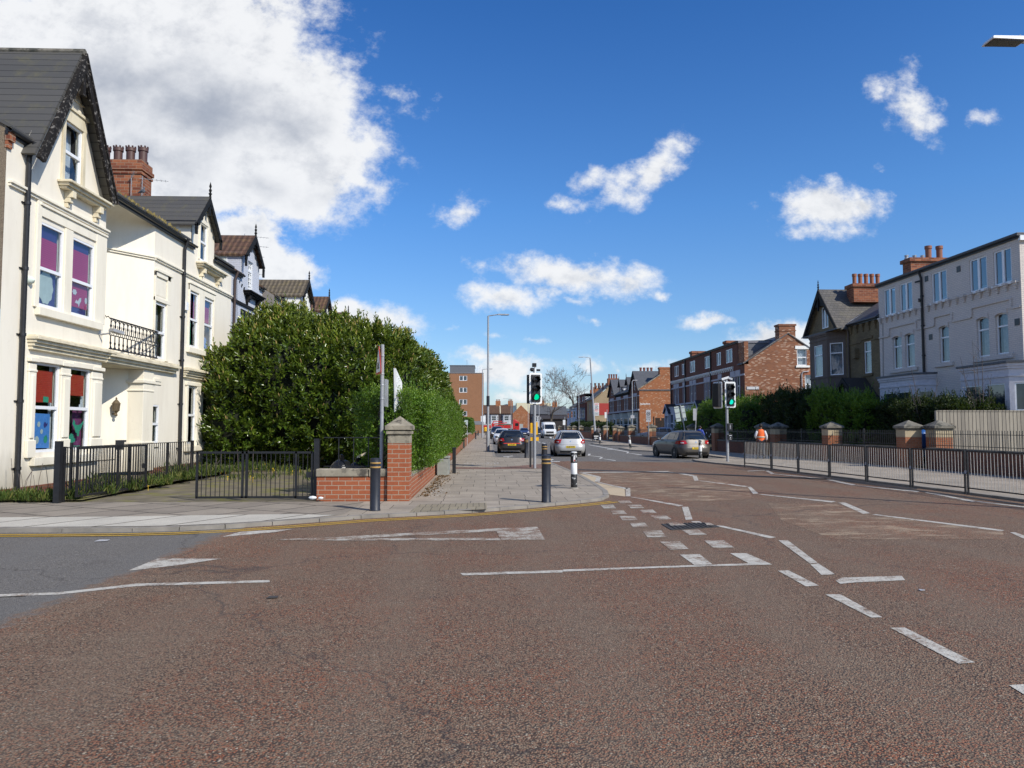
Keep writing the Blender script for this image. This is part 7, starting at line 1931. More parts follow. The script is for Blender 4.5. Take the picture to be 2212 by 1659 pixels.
r1 = red_house('brick_terrace_house', 'end terrace of mottled brick with tall gable end and chimney facing the camera', 63.0, 72.6, [(66.1, 67.8), (69.4, 70.6)], [(64.2, 65.1), (65.6, 66.5), (69.3, 70.1)], [(63.3, 67.2)], [70.0], True)
red_house('brick_terrace_house', 'middle house of the dark red terrace with two lavender windows over a pale bay', 72.6, 82.0, [(72.8, 74.5), (78.1, 80.0)], [(72.9, 73.6), (74.0, 74.7), (77.9, 78.7), (79.2, 80.0)], [(76.6, 81.2)], [73.9])
red_house('brick_terrace_house', 'far end house of the dark red flat dormered terrace', 82.0, 88.4, [(82.1, 83.3), (84.9, 86.6)], [(82.2, 82.9), (84.9, 85.6), (86.1, 86.9)], [(83.2, 87.6)], [86.3])
# gable end wall facing the side street
GE = Fac((RX, 63.0, 0), (1, 0, 0), (0, -1, 0))
gw = (4.55, 5.40, 6.9, 8.3); gw2 = (5.2, 6.25, 4.45, 6.1)
mb = MB(); wall(mb, GE, 0, 7.6, .1, [(0, 7.06), (3.8, 9.6), (7.6, 7.06)], [gw, gw2], rev=.12); mb.box(RX, RX + .35, 63.0, 64.5, 7.0, 8.95); mb.build('gable_end', M.brick_gable, r1, recalc=False)
mb = MB(); fb(mb, GE, 3.05, 4.45, -.9, .03, 9.0, 10.3); fb(mb, GE, 3.0, 4.5, -.95, .07, 9.85, 9.93); fb(mb, GE, 2.98, 4.52, -.97, .1, 10.3, 10.45); mb.build('chimney', M.brick_gable, r1)
window(r1, GE, *gw, 'sash', rev=.1, extras=[('net_curtain', M.curtain, 0, 1, 0, 1, .15)]); window(r1, GE, *gw2, 'sash', rev=.1, extras=[('net_curtain', M.curtain, 0, 1, 0, 1, .15)])
mb = MB(); fb(mb, GE, gw[0] - .15, gw[1] + .2, -.02, .05, 8.3, 8.58); fb(mb, GE, gw[0] - .12, gw[1] + .2, -.02, .1, 6.72, 6.89); mb.build('white_lintel', M.white, r1)
mb = MB(); fb(mb, GE, gw2[0] - .1, gw2[1] + .1, -.02, .02, 6.1, 6.42); mb.build('brick_lintel', M.brick_new, r1)
mb = MB(); mb.prism([(RX - .15, 62.9, 7.0), (RX - .15, 64.55, 7.0), (RX + 3.8, 64.55, 9.62), (RX + 3.8, 62.9, 9.62)], (0, 0, .08)); mb.prism([(RX + 3.8, 62.9, 9.62), (RX + 3.8, 88.4, 9.62), (RX + 8, 88.4, 6.8), (RX + 8, 62.9, 6.8)], (0, 0, .08)); mb.prism([(RX + 1, 64.55, 7.75), (RX + 1, 88.4, 7.75), (RX + 3.8, 88.4, 9.6), (RX + 3.8, 64.55, 9.6)], (0, 0, .07)); mb.build('roof', M.slate3, r1)
mb = MB(); v = .07
mb.prism([GE.p(-.15, .05, 7.0), GE.p(3.05, .05, 9.13), GE.p(3.05, .05, 9.23), GE.p(-.15, .05, 7.1)], (0, .15, 0)); mb.prism([GE.p(4.45, .05, 9.2), GE.p(7.7, .05, 7.0), GE.p(7.7, .05, 7.1), GE.p(4.45, .05, 9.3)], (0, .15, 0)); mb.build('stone_verge', M.stone, r1)
DC = Fac((RX, 64.6, 0), (1, 0, 0), (0, -1, 0)); mb = MB()
for k in range(9): z = 7.15 + k * .21; fb(mb, DC, .35, 3.6, -.05, .01 + .01 * (k % 2), z, z + .2)
mb.build('dormer_cladding', simple('grey_cladding', (.12, .125, .14), .6), r1)
mb = MB(); fb(mb, DC, .0, 4.2, -.1, .08, 9.0, 9.18); mb.build('dormer_edge', simple('grey_edge', (.2, .2, .22), .5), r1)
mb = MB(); fb(mb, GE, .15, 1.2, .0, .05, 4.83, 5.08); np_ = mb.build('street_name_plate', M.sign_grey, r1)
mb = MB(); rn2 = random.Random(4)
for k_ in range(9):
    if k_ != 6: fb(mb, GE, .22 + k_ * .105, .28 + k_ * .105 + rn2.uniform(0, .02), .05, .055, 4.90, 5.0 + rn2.uniform(0, .02))
mb.build('lettering', M.sign_white, np_)
mb = MB(); mb.tube([GE.p(4.9, .08, .1), GE.p(4.9, .08, 6.15), GE.p(5.0, .1, 6.35), GE.p(5.5, .1, 6.38)], .045, 8); mb.build('waste_pipe', M.sign_grey, r1, smooth=True)
mb = MB(); fb(mb, GE, 3.85, 4.15, 0, .15, 4.3, 4.45); mb.build('flue_cover', M.upvc, r1)
for (x, y) in ((24.9, 74.6), (24.3, 85.0)):
    mb = MB(); mb.box(x - .8, x + .8, y - .5, y + .5, 8.8, 10.2); mb.box(x - .88, x + .88, y - .58, y + .58, 10.05, 10.3); mb.build('chimney', M.brick_chim, r1)

# ---- orange gabled terrace beyond the next side street
olive = simple('pale_olive_paint', (.40, .42, .40), .75, var=.1)


def gabled(name, label, y0, y1, style, near=False):
    h = thing(name, label, 'house', (RX, (y0 + y1) / 2, .1)); yc = (y0 + y1) / 2; hw = (y1 - y0) / 2
    H2 = [(yc - 1.7, yc - .9, 4.3, 6.1), (yc + .9, yc + 1.7, 4.3, 6.1), (yc - .35, yc + .35, 4.3, 6.1)]
    mb = MB()
    if style == 'gable': wall(mb, R, y0, y1, .1, [(y0, 7.05), (yc, 9.6), (y1, 7.05)], H2 + [(yc - .4, yc + .4, 7.1, 8.3)], rev=.12)
    else: wall(mb, R, y0, y1, .1, 7.05, H2, rev=.12)
    mb.build('wall', M.brick_red, h, recalc=False)
    for q in H2: window(h, R, *q, 'sash', rev=.1, far=True)
    mb = MB()
    for (a, b, c, d) in H2: fb(mb, R, a - .2, b + .2, 0, .06, d, d + .5)
    fb(mb, R, y0, y1, 0, .05, 6.1, 6.22); fb(mb, R, y0, y1, 0, .14, 4.0, 4.22); mb.build('stone_bands', lint, h)
    if style == 'gable':
        window(h, R, yc - .4, yc + .4, 7.1, 8.3, 'sash', rev=.1, far=True)
        gable_roof_front(h, R, yc, hw + .1, 6.95, 9.95, 5, .25, M.slate3, M.black_wood2, .35, fin=False)
    else:
        DF = Fac((RX + .35, 0, 0), (0, 1, 0), (-1, 0, 0)); mb = MB(); wall(mb, DF, yc - 1.0, yc + 1.0, 7.0, [(yc - 1.0, 8.5), (yc, 9.3), (yc + 1.0, 8.5)], [(yc - .5, yc + .5, 7.4, 8.5)], rev=.1)
        mb.build('dormer_wall', M.brick_red, h, recalc=False); window(h, DF, yc - .5, yc + .5, 7.4, 8.5, 'pair', rev=.08, far=True)
        gable_roof_front(h, DF, yc, 1.25, 8.3, 9.5, 4, .3, M.slate3, M.black_wood2, .2, deco=False)
        CF = Fac((RX + .35, yc - 1.0, 0), (1, 0, 0), (0, -1, 0)); mb = MB(); fb(mb, CF, .3, 3, -.05, .02, 7.2, 8.4); mb.build('white_cheek', M.upvc, h)
    mb = MB(); mb.prism([(RX + (.6 if style == 'gable' else -.15), y0, 7.05 + (.5 if style == 'gable' else 0)), (RX + (.6 if style == 'gable' else -.15), y1, 7.05 + (.5 if style == 'gable' else 0)), (RX + 4.0, y1, 9.75), (RX + 4.0, y0, 9.75)], (0, 0, .08)); mb.prism([(RX + 4, y0, 9.75), (RX + 4, y1, 9.75), (RX + 8, y1, 7.0), (RX + 8, y0, 7.0)], (0, 0, .08)); mb.build('roof', M.slate3, h)
    if style != 'gable': corbels(h, R, y0 + .3, y1 - .3, 7.0, .5, M.black_wood2, .2, .4)
    canted_bay(h, R, yc - 2.4, yc + 1.2, .9, .6, .1, 3.75, olive, 1.0, 3.0, far=True, roofm=dark_slate)
    mb = MB(); fb(mb, R, yc + 1.6, yc + 2.5, 0, .03, .2, 2.6); mb.build('door', simple('navy_door', (.02, .025, .06), .4), h)
    return h


g1 = gabled('gabled_terrace_house', 'near end house of the orange gabled terrace with a plain brick end wall', 107, 114, 'gable')
gabled('gabled_terrace_house', 'terrace house with the larger small dormer next to the orange end gable', 114, 120.6, 'dormer'); gabled('gabled_terrace_house', 'terrace house with small dormer, second from the far gable', 120.6, 127, 'dormer'); gabled('gabled_terrace_house', 'far end house of the gabled terrace before the beige wall', 127, 134, 'gable')
GE2 = Fac((RX, 107, 0), (1, 0, 0), (0, -1, 0))
mb = MB(); wall(mb, GE2, 0, 8, .1, [(0, 7.05), (4, 9.7), (8, 7.05)]); fb(mb, GE2, 3.0, 5.0, -1, .03, 9.0, 10.15); fb(mb, GE2, 2.92, 5.08, -1, .08, 10.0, 10.25); mb.build('gable_end', M.brick_orange, g1, recalc=False)
mb = MB(); mb.prism([GE2.p(-.2, .06, 6.95), GE2.p(3.0, .06, 9.05), GE2.p(3.0, .06, 9.2), GE2.p(-.2, .06, 7.1)], (0, .2, 0)); mb.build('stone_verge', M.stone, g1)
mb = MB(); text_mb(mb, 'FALMOUTH ST.', .22, face_matrix(GE2.p(.85, .03, 4.92), (1, 0, 0), (0, 0, 1)), bold=.012); mb.build('street_name_lettering', M.sign_white, g1)
mb = MB(); mb.box(26, 27.6, 110, 111, 9.5, 10.2); c = mb.build('chimney', M.brick_chim, g1); pots(c, (24.4, 113.5), 4, .55, 0, 9.75, simple('dull_red_pot', (.2, .07, .05), .7), .95, .18); aerial(g1, (25.6, 112, 9.7), 1.1, .8, (.9, -.3, 0), rods=4)
mb = MB()
for k in range(10): mb.box(23.6 + k * .17, 23.75 + k * .17, 104, 104.05, 0, 2.9 - (.35 if k in (4,) else 0))
mb.box(23.3, 23.45, 103.95, 104.1, 0, 3.1); tag(mb.build('timber_gate', M.dark_boards, None), 'dark timber gate standing between the orange gable and the red terrace', 'gate')

# ---- beige house with the red and white sign
be = thing('beige_house', 'beige pebbledashed gable house with a red panel and white notice board', 'house', (RX, 158, .1))
GE3 = Fac((RX, 152, 0), (1, 0, 0), (0, -1, 0))
mb = MB(); wall(mb, GE3, 0, 8, 0, [(0, 7.3), (4, 10.6), (8, 7.3)]); wall(mb, R, 152, 163, 0, 7.3, [(154, 155.4, 4.4, 6.4), (158, 159.4, 4.4, 6.4)]); mb.build('wall', M.peb_beige, be, recalc=False)
for a in (154, 158): window(be, R, a, a + 1.4, 4.4, 6.4, 'sash', far=True)
mb = MB(); mb.prism([(RX - .3, 151.8, 7.2), (RX - .3, 163, 7.2), (RX + 4, 163, 10.75), (RX + 4, 151.8, 10.75)], (0, 0, .15)); mb.prism([(RX + 4, 151.8, 10.75), (RX + 4, 163, 10.75), (RX + 8.2, 163, 7.2), (RX + 8.2, 151.8, 7.2)], (0, 0, .15)); mb.build('roof', M.slate2, be)
mb = MB(); mb.box(RX + 3.0, RX + 5.2, 153, 154.2, 10.2, 11.6); c = mb.build('chimney', M.brick_chim, be); pots(c, (RX + 4.1, 153.6), 4, .5, 0, 11.6, simple('dark_red_pot', (.17, .05, .04), .7), .9, .18); pots(be, (RX + 1.6, 156), 5, .8, 0, 9.5, simple('brown_pot', (.15, .07, .05), .7), 1.3, .2)
mb = MB(); fb(mb, GE3, .98, 3.0, 0, .06, 4.05, 6.45); mb.build('red_panel', simple('red_painted_panel', (.36, .035, .025), .6), be)
mb = MB(); fb(mb, GE3, .0, .95, 0, .09, 3.95, 6.5); nb_ = mb.build('notice_board', M.sign_white, be)
rn = random.Random(3)
for m_, z0, z1, st in ((M.sign_red, 6.1, 6.42, .13), (M.black, 5.3, 6.0, .1), (M.sign_red, 4.7, 5.25, .11), (M.black, 4.05, 4.6, .11)):
    mb = MB(); z = z1
    while z > z0:
        u = .08
        while u < .8: w_ = rn.uniform(.05, .2); fb(mb, GE3, u, min(u + w_, .88), .09, .095, z - st * .6, z); u += w_ + .03
        z -= st
    mb.build('small_print', m_, nb_)
mb = MB(); fb(mb, GE3, 1.2, 4, .02, 1.2, 2.2, 2.45); mb.build('awning', M.sign_white, be)
mb = MB(); fb(mb, GE3, .2, 6, 0, .5, .1, 2.2); mb.build('dark_lean_to', simple('dark_boarding', (.015, .015, .015), .8), be)


# ---- plain far terraces, still with windows, roofs and chimneys
def far_house(name, label, f, u0, u1, wm, rm, eave, ridge, depth=8, wins=((.2, .42), (.58, .8)), z=((1.0, 2.8), (3.9, 5.6)), bay=None, dormer=None, chim=None, trim=None, group=None):
    c = f.p((u0 + u1) / 2, 0, 0); h = thing(name, label, 'house', (c.x, c.y, 0), group=group); L = u1 - u0
    H_ = [(u0 + L * a, u0 + L * b, p, q) for a, b in wins for p, q in z]
    if dormer: H_ += [(u0 + L * a, u0 + L * b, eave + .4, eave + 1.5) for a, b in wins]
    mb = MB(); wall(mb, f, u0, u1, 0, eave + (1.9 if dormer else 0), H_, rev=.12); wall(mb, Fac(f.p(u0, 0, 0), -f.N, -f.U), 0, depth, 0, [(0, eave), (depth / 2, ridge), (depth, eave)]); wall(mb, Fac(f.p(u1, 0, 0), -f.N, f.U), 0, depth, 0, [(0, eave), (depth / 2, ridge), (depth, eave)])
    mb.build('wall', wm, h, recalc=False)
    for q in H_: window(h, f, *q, 'pair', rev=.1, far=True, ft=.08)
    mb = MB()
    for a, b, z0, z1 in ((.25, -depth / 2, eave - .08, ridge), (-depth - .25, -depth / 2, eave - .08, ridge)): mb.prism([f.p(u0 - .05, a, z0), f.p(u1 + .05, a, z0), f.p(u1 + .05, b, z1), f.p(u0 - .05, b, z1)], (0, 0, .14))
    if dormer: mb.prism([f.p(u0, .2, eave + 1.9), f.p(u1, .2, eave + 1.9), f.p(u1, -depth / 2, eave + 2.0), f.p(u0, -depth / 2, eave + 2.0)], (0, 0, .15))
    mb.build('roof', rm, h)
    if trim: mb = MB(); mb.prism([f.p(u0 - .1, .3, eave - .05), f.p(u0 - .1, -depth / 2, ridge + .1), f.p(u0 + .18, -depth / 2, ridge + .1), f.p(u0 + .18, .3, eave - .05)], (0, 0, .2)); mb.build('verge', trim, h)
    if bay: canted_bay(h, f, u0 + L * bay[0], u0 + L * bay[1], .8, .5, 0, bay[2], bay[3], bay[4], bay[5], far=True, roofm=rm)
    if chim:
        p = f.p(u0 + L * chim, -depth / 2, 0); mb = MB(); mb.box(p.x - .9, p.x + .9, p.y - .5, p.y + .5, ridge - .8, ridge + 1.6); c_ = mb.build('chimney', M.brick_orange, h); pots(c_, (p.x, p.y), 3, .5, 0, ridge + 1.6, M.brick_chim, .6, .16)
    return h


dred = simple('wine_brick', (.12, .035, .03), .9, var=.2)
far_house('far_terrace_house', 'dark wine red terrace house with top windows nearest the beige house', R, 165.5, 173, dred, dark_slate, 7.0, 9.0, dormer=True, bay=(.08, .5, 5.9, simple('slate_blue_bay', (.16, .18, .22), .8), 3.6, 5.4), chim=.95)
far_house('far_terrace_house', 'dark wine red terrace house further from the beige house', R, 173, 181, dred, dark_slate, 7.0, 9.0, dormer=True, bay=(.1, .5, 3.4, pale, 1.0, 2.7), chim=.9)
far_house('far_terrace_house', 'pale blue house with two storey bays beside the wine red terrace', R, 182, 189, simple('ice_blue_paint', (.58, .64, .74), .8), M.slate2, 6.6, 8.8, bay=(.1, .9, 5.9, simple('ice_blue_bay', (.62, .70, .82), .8), 3.9, 5.5))
far_house('far_terrace_house', 'grey end house beyond the pale blue bays', R, 190, 198, simple('grey_paint', (.45, .48, .53), .8), M.slate2, 6.6, 9.2, bay=(.1, .8, 5.6, simple('grey_blue_bay', (.55, .63, .76), .8), 3.9, 5.2))
FT = Fac((-14, 268, 0), (1, 0, 0), (0, -1, 0)); vm = simple('cream_verge', (.62, .56, .42), .8); dk = simple('black_brown_wall', (.06, .045, .05), .9)
tl_ = ['brown roofed terrace house at the left, just past the brick block', 'brown roofed terrace house behind the tall lamp post', 'brown roofed terrace house with orange chimney left of centre', 'last brown roofed house of the row, next to the orange gable wall']
for k in range(4): far_house('far_terrace_house', tl_[k], FT, 5.5 + k * 4.5, 10 + k * 4.5, dk, M.tile, 6.4, 9.4, bay=(.15, .85, 5.9, simple('white_bay', (.5, .52, .55), .8), 3.9, 5.5), chim=.85 if k != 1 else None, trim=vm)
mb = MB(); EG = Fac((-14 + 23.5, 268, 0), (1, 0, 0), (0, -1, 0)); wall(mb, EG, 0, 6, 0, [(0, 6.4), (3, 9.4), (6, 6.4)]); mb.box(9.5, 15.5, 268.05, 272, 0, 6.3)
tag(mb.build('brick_gable', M.brick_orange, None, recalc=False), 'plain orange brick gable end facing us above the red truck', 'building')
far_house('far_terrace_house', 'black roofed terrace house right of the orange gable end', FT, 30.0, 36, dk, M.slate3, 6.2, 9.6, bay=(.1, .5, 5.6, simple('offwhite_bay', (.5, .5, .5), .8), 3.6, 5.2), chim=.7)
far_house('far_terrace_house', 'orange brick house with crow stepped chimney behind the traffic light pole', FT, 36.2, 43, M.brick_orange, M.slate3, 6.0, 9.0, chim=.4)
mb = MB(); mb.box(19, 34, 250, 262, 0, 4.2); mb.prism([(18.5, 249.5, 4.2), (34.5, 249.5, 4.2), (34.5, 256, 5.4), (18.5, 256, 5.4)], (0, 0, .2)); tag(mb.build('low_shed', simple('dark_shed', (.035, .028, .026), .9), None), 'long low dark brown shed behind the white van', 'building')
mb = MB(); mb.box(-14, 12, 244, 244.2, 0, 2.6); tag(mb.build('concrete_wall', simple('pale_concrete', (.36, .37, .35), .9), None), 'pale concrete wall behind the red truck', 'wall')
mb = MB(); mb.box(12.2, 26, 300, 310, 7, 11.2); tag(mb.build('cream_block', simple('cream_block_wall', (.66, .60, .42), .8), None), 'cream flat roofed building glimpsed over the far roofs', 'building')
# ---------------------------------------------------------------- vehicles
def carpaint(name, col, metal=.0, rough=.38):
    m, nt, out = newmat(name); p = wpos(nt)
    n = noise_(nt, p, 2.0, 4); c = mixc(nt, .25, col, ramp(nt, n, [(.3, tuple(x * .6 for x in col)), (.7, col)]))
    # road dust low down
    z = N(nt, 'ShaderNodeSeparateXYZ', {0: p}).outputs[2]
    d = N(nt, 'ShaderNodeMapRange', {'Value': z, 'From Min': .6, 'From Max': .2, 'To Min': 0.0, 'To Max': .35}).outputs[0]
    c = mixc(nt, d, c, (.16, .14, .12))
    b = finish(nt, out, c, rough, metal=metal, spec=.5, coat=.35)
    return m


HATCH = [(.17, -1.96, 1.94, .78, 7), (.24, -2.06, 2.04, .83, 7), (.36, -2.12, 2.10, .865, 7), (.50, -2.13, 2.125, .875, 7), (.60, -2.115, 2.12, .878, 7), (.70, -2.06, 2.08, .876, 6), (.80, -2.03, 1.96, .87, 6), (.88, -2.0, 1.65, .862, 6), (.94, -1.975, 1.20, .85, 6), (.985, -1.955, .95, .835, 6),
         (1.08, -1.90, .74, .785, 6), (1.18, -1.83, .54, .735, 6), (1.28, -1.74, .31, .68, 5.5), (1.36, -1.64, .10, .63, 5), (1.415, -1.50, -.12, .57, 4.5), (1.45, -1.28, -.35, .47, 4), (1.465, -.98, -.60, .25, 3)]


class Loft:
    def __init__(s, T, sx=1, sy=1, sz=1):
        s.T = [(z * sz, a * sy, b * sy, h * sx, n) for z, a, b, h, n in T]

    def lev(s, z):
        T = s.T
        if z <= T[0][0]: return T[0]
        for a, b in zip(T[:-1], T[1:]):
            if a[0] <= z <= b[0]:
                t = (z - a[0]) / (b[0] - a[0]); return tuple(a[i] + (b[i] - a[i]) * t for i in range(5))
        return T[-1]

    def pt(s, z, side, t):
        """side 0 rear, 2 front: t = x/halfwidth; side 1 right, 3 left: t = absolute y"""
        _, yr, yf, hw, n = s.lev(z); ym = (yr + yf) / 2; hy = (yf - yr) / 2
        if side in (0, 2):
            xi = max(-.999, min(.999, t)); e = (1 - abs(xi) ** n) ** (1 / n)
            return Vector((xi * hw, ym + (e if side == 2 else -e) * hy, z))
        e = max(-.999, min(.999, (t - ym) / hy)); xi = (1 - abs(e) ** n) ** (1 / n)
        return Vector(((xi if side == 1 else -xi) * hw, t if abs((t - ym) / hy) < .999 else ym + e * hy, z))

    def body(s, sub=3):
        mb = MB(); zs = []
        for a, b in zip(s.T[:-1], s.T[1:]): zs += [a[0] + (b[0] - a[0]) * k / 2 for k in range(2)]
        zs.append(s.T[-1][0]); rows = []
        for z in zs:
            _, yr, yf, hw, n = s.lev(z); c = 2 ** (-1 / n); ym = (yr + yf) / 2; hy = (yf - yr) / 2; r = []
            A = 10; B = 20
            r += [s.pt(z, 0, -c + 2 * c * k / A) for k in range(A)]
            r += [s.pt(z, 1, ym + hy * (-c + 2 * c * k / B)) for k in range(B)]
            r += [s.pt(z, 2, c - 2 * c * k / A) for k in range(A)]
            r += [s.pt(z, 3, ym + hy * (c - 2 * c * k / B)) for k in range(B)]
            rows.append(r)
        n = len(rows[0]); vs = [p for r in rows for p in r]
        fs = [(i * n + j, i * n + (j + 1) % n, (i + 1) * n + (j + 1) % n, (i + 1) * n + j) for i in range(len(rows) - 1) for j in range(n)]
        fs += [tuple(range(n))[::-1], tuple((len(rows) - 1) * n + j for j in range(n))]
        mb.add(vs, fs); return mb

    def patch(s, mb, side, z0, z1, a0, a1, b0=None, b1=None, off=.006, nz=6, nt_=8):
        """surface patch between t=a0..a1 at z0 and b0..b1 at z1"""
        b0 = a0 if b0 is None else b0; b1 = a1 if b1 is None else b1
        g = []
        for i in range(nz + 1):
            f = i / nz; z = z0 + (z1 - z0) * f; row = []
            for j in range(nt_ + 1):
                k = j / nt_; t = (a0 + (b0 - a0) * f) * (1 - k) + (a1 + (b1 - a1) * f) * k
                p = s.pt(z, side, t); e = .01
                du = s.pt(z, side, t + e) - s.pt(z, side, t - e); dz = s.pt(z + .02, side, t) - s.pt(z - .02, side, t)
                nn = du.cross(dz)
                c = Vector((p.x, 0 if side in (1, 3) else p.y * .5, .3))
                if nn.length < 1e-9: nn = p - c
                if nn.dot(p - c) < 0: nn = -nn
                row.append(p + nn.normalized() * off)
            g.append(row)
        m = nt_ + 1
        mb.add([p for r in g for p in r], [(i * m + j, i * m + j + 1, (i + 1) * m + j + 1, (i + 1) * m + j) for i in range(nz) for j in range(nt_)])


def wheel(par, x, y, r=.31, w=.19, name='wheel', rimm=None, spokes=5, loc=None):
    s = 1 if x > 0 else -1; mb = MB()
    mb.lathe((0, 0, 0), [(r * .6, -w / 2), (r * .93, -w / 2), (r, -w / 2 + .03), (r, w / 2 - .03), (r * .93, w / 2), (r * .66, w / 2), (r * .62, w / 2 - .02)], 24)
    Mx = Matrix.Translation((x, y, r)) @ Matrix.Rotation(s * PI / 2, 4, 'Y'); mb.xform(Mx)
    o = mb.build(name, M.rubber, par, smooth=True, local=True)
    mb = MB(); mb.lathe((0, 0, w / 2 - .035), [(r * .66, 0), (r * .66, .018), (r * .58, .02), (r * .56, .0), (0, 0)], 24)
    for k in range(spokes):
        a = 2 * PI * k / spokes; d = Vector((math.cos(a), math.sin(a), 0)); mb.bar(d * .03 + Vector((0, 0, w / 2 - .02)), d * r * .6 + Vector((0, 0, w / 2 - .022)), r * .2, .02)
    mb.lathe((0, 0, w / 2 - .03), [(r * .16, 0), (r * .16, .022), (0, .024)], 12)
    mb.xform(Mx); mb.build('rim', rimm or M.rim, o, local=True)
    return o


M.rim = simple('alloy_rim', (.30, .30, .31), .35, metal=.6)
M.carglass = simple('car_glass', (.012, .016, .02), .04, spec=1.0, var=.1)
M.taillight = simple('tail_light', (.38, .012, .012), .15, spec=.8); M.headlight = simple('head_lamp', (.55, .57, .6), .08, spec=1.0)
M.plate_y = simple('yellow_plate', (.72, .50, .02), .5, var=.03); M.plate_w = simple('white_plate', (.75, .75, .72), .5, var=.03)
M.chrome = simple('chrome', (.6, .6, .62), .15, metal=.9); M.trim = simple('black_trim', (.014, .014, .015), .5)


def car(label, loc, rz, paint, plate=None, sx=1.0, sy=1.0, sz=1.0, front=False, badge=True, strip=None, lights='corner', detail=True, T=HATCH, name='parked_car', group='cars along the street', seams=True):
    c = thing(name, label, 'car', loc, rz, group); Lf = Loft(T, sx, sy, sz)
    b = Lf.body().build('body', paint, c, smooth=True, local=True)
    Z = lambda z: z * sz
    mb = MB(); Lf.patch(mb, 0, Z(.995), Z(1.375), -.86, .86, -.80, .80); mb.build('rear_window', M.carglass, c, smooth=True, local=True)
    mb = MB(); Lf.patch(mb, 2, Z(1.0), Z(1.38), -.90, .90, -.82, .82); mb.build('windscreen', M.carglass, c, smooth=True, local=True)
    for sd in (1, 3):
        for (a0, a1, b0, b1) in ((.72, -.28, .02, -.28), (-.34, -1.12, -.34, -1.02), (-1.19, -1.66, -1.09, -1.36)):
            mb = MB(); Lf.patch(mb, sd, Z(.985), Z(1.345), a0 * sy, a1 * sy, b0 * sy, b1 * sy, .006); mb.build('side_window', M.carglass, c, smooth=True, local=True)
        if seams:
            mb = MB()
            for y in (.86, -.31, -1.16): Lf.patch(mb, sd, Z(.32), Z(.97), (y - .006) * sy, (y + .006) * sy, off=.003, nt_=1)
            Lf.patch(mb, sd, Z(.28), Z(.33), -1.0 * sy, 1.0 * sy, off=.004, nz=1); mb.build('door_seams', M.trim, c, local=True)
            mb = MB()
            for y in (-.18, -1.04): p = Lf.pt(Z(.84), sd, y * sy); mb.box(min(p.x, p.x * 1.025), max(p.x, p.x * 1.025), y * sy - .09, y * sy + .09, Z(.825), Z(.855))
            mb.build('door_handles', paint, c, local=True)
        s = 1 if sd == 1 else -1
        mb = MB(); mb.ball((s * .95 * sx, .62 * sy, Z(1.0)), (.10, .06, .07), 10); mb.bar((s * .82 * sx, .62 * sy, Z(.96)), (s * .92 * sx, .62 * sy, Z(.98)), .05, .04); mb.build('mirror', paint if paint is not M.trim else M.trim, c, smooth=True, local=True)
    # lamps
    for s in (-1, 1):
        mb = MB()
        if lights == 'corner':
            Lf.patch(mb, 0, Z(.74), Z(.96), s * .66, s * .985, s * .80, s * .975, .008); Lf.patch(mb, 1 if s > 0 else 3, Z(.76), Z(.96), -2.02 * sy, -1.80 * sy, -1.96 * sy, -1.86 * sy, .008)
        else:
            Lf.patch(mb, 0, Z(.76), Z(.92), s * .60, s * .985, s * .68, s * .975, .008); Lf.patch(mb, 1 if s > 0 else 3, Z(.78), Z(.94), -2.03 * sy, -1.66 * sy, -1.96 * sy, -1.74 * sy, .008)
        t = mb.build('tail_light', M.taillight, c, smooth=True, local=True)
        mb = MB(); Lf.patch(mb, 0, Z(.80), Z(.85), s * .72, s * .86, s * .74, s * .88, .011, nz=2, nt_=3); mb.build('reverse_lamp', M.headlight, t, local=True)
        mb = MB(); Lf.patch(mb, 2, Z(.62), Z(.80), s * .55, s * .98, s * .70, s * .97, .008); mb.build('headlight', M.headlight, c, smooth=True, local=True)
    # bumper lines, boot lid, grille
    mb = MB(); Lf.patch(mb, 0, Z(.20), Z(.34), -.70, .70, off=.008, nz=2); Lf.patch(mb, 0, Z(.655), Z(.668), -.94, .94, off=.004, nz=1, nt_=14)
    mb.build('rear_trim', M.trim, c, local=True)
    mb = MB(); Lf.patch(mb, 2, Z(.24), Z(.40), -.6, .6, off=.008, nz=2); Lf.patch(mb, 2, Z(.52), Z(.63), -.45, .45, off=.008, nz=2); mb.build('grille', M.trim, c, local=True)
    if strip: mb = MB(); Lf.patch(mb, 0, Z(.60), Z(.645), -.62, .62, off=.012, nz=2); mb.build('red_boot_strip', strip, c, local=True)
    mb = MB(); p = Lf.pt(Z(1.42), 0, 0); mb.bar(p + Vector((-.5, -.02, -.02)), p + Vector((.5, -.02, -.02)), .16, .035); mb.build('spoiler', paint, c, local=True)
    mb = MB(); p = Lf.pt(Z(1.01), 0, 0); mb.bar(p + Vector((.02, -.02, .02)), p + Vector((-.30, .0, .06)), .03, .015); mb.build('rear_wiper', M.trim, c, local=True)
    if detail:
        mb = MB(); p = Lf.pt(Z(1.44), 0, 0); mb.tube([(0, p.y + .35, Z(1.46)), (0, p.y + .18, Z(1.62))], .008, 5); mb.build('roof_aerial', M.trim, c, local=True)
        if badge:
            mb = MB(); p = Lf.pt(Z(.86), 0, 0); mb.disc(p + Vector((0, -.012, 0)), .04, (0, -1, .1), 14); mb.build('badge', M.chrome, c, local=True)
    if plate:
        p = Lf.pt(Z(.55 if lights != 'mid' else .74), 0, 0); y = p.y - .022
        mb = MB(); mb.box(-.26, .26, y, y + .02, p.z - .056, p.z + .056); pl = mb.build('number_plate', M.plate_y, c, local=True)
        mb = MB(); text_mb(mb, plate, .092, face_matrix((0, y - .003, p.z), (1, 0, 0), (0, 0, 1)), bold=.004, aspect=.93); mb.build('plate_letters', M.black, pl, local=True)
    p = Lf.pt(Z(.46), 2, 0); mb = MB(); mb.box(-.26, .26, p.y, p.y + .02, p.z - .056, p.z + .056); mb.build('front_plate', M.plate_w, c, local=True)
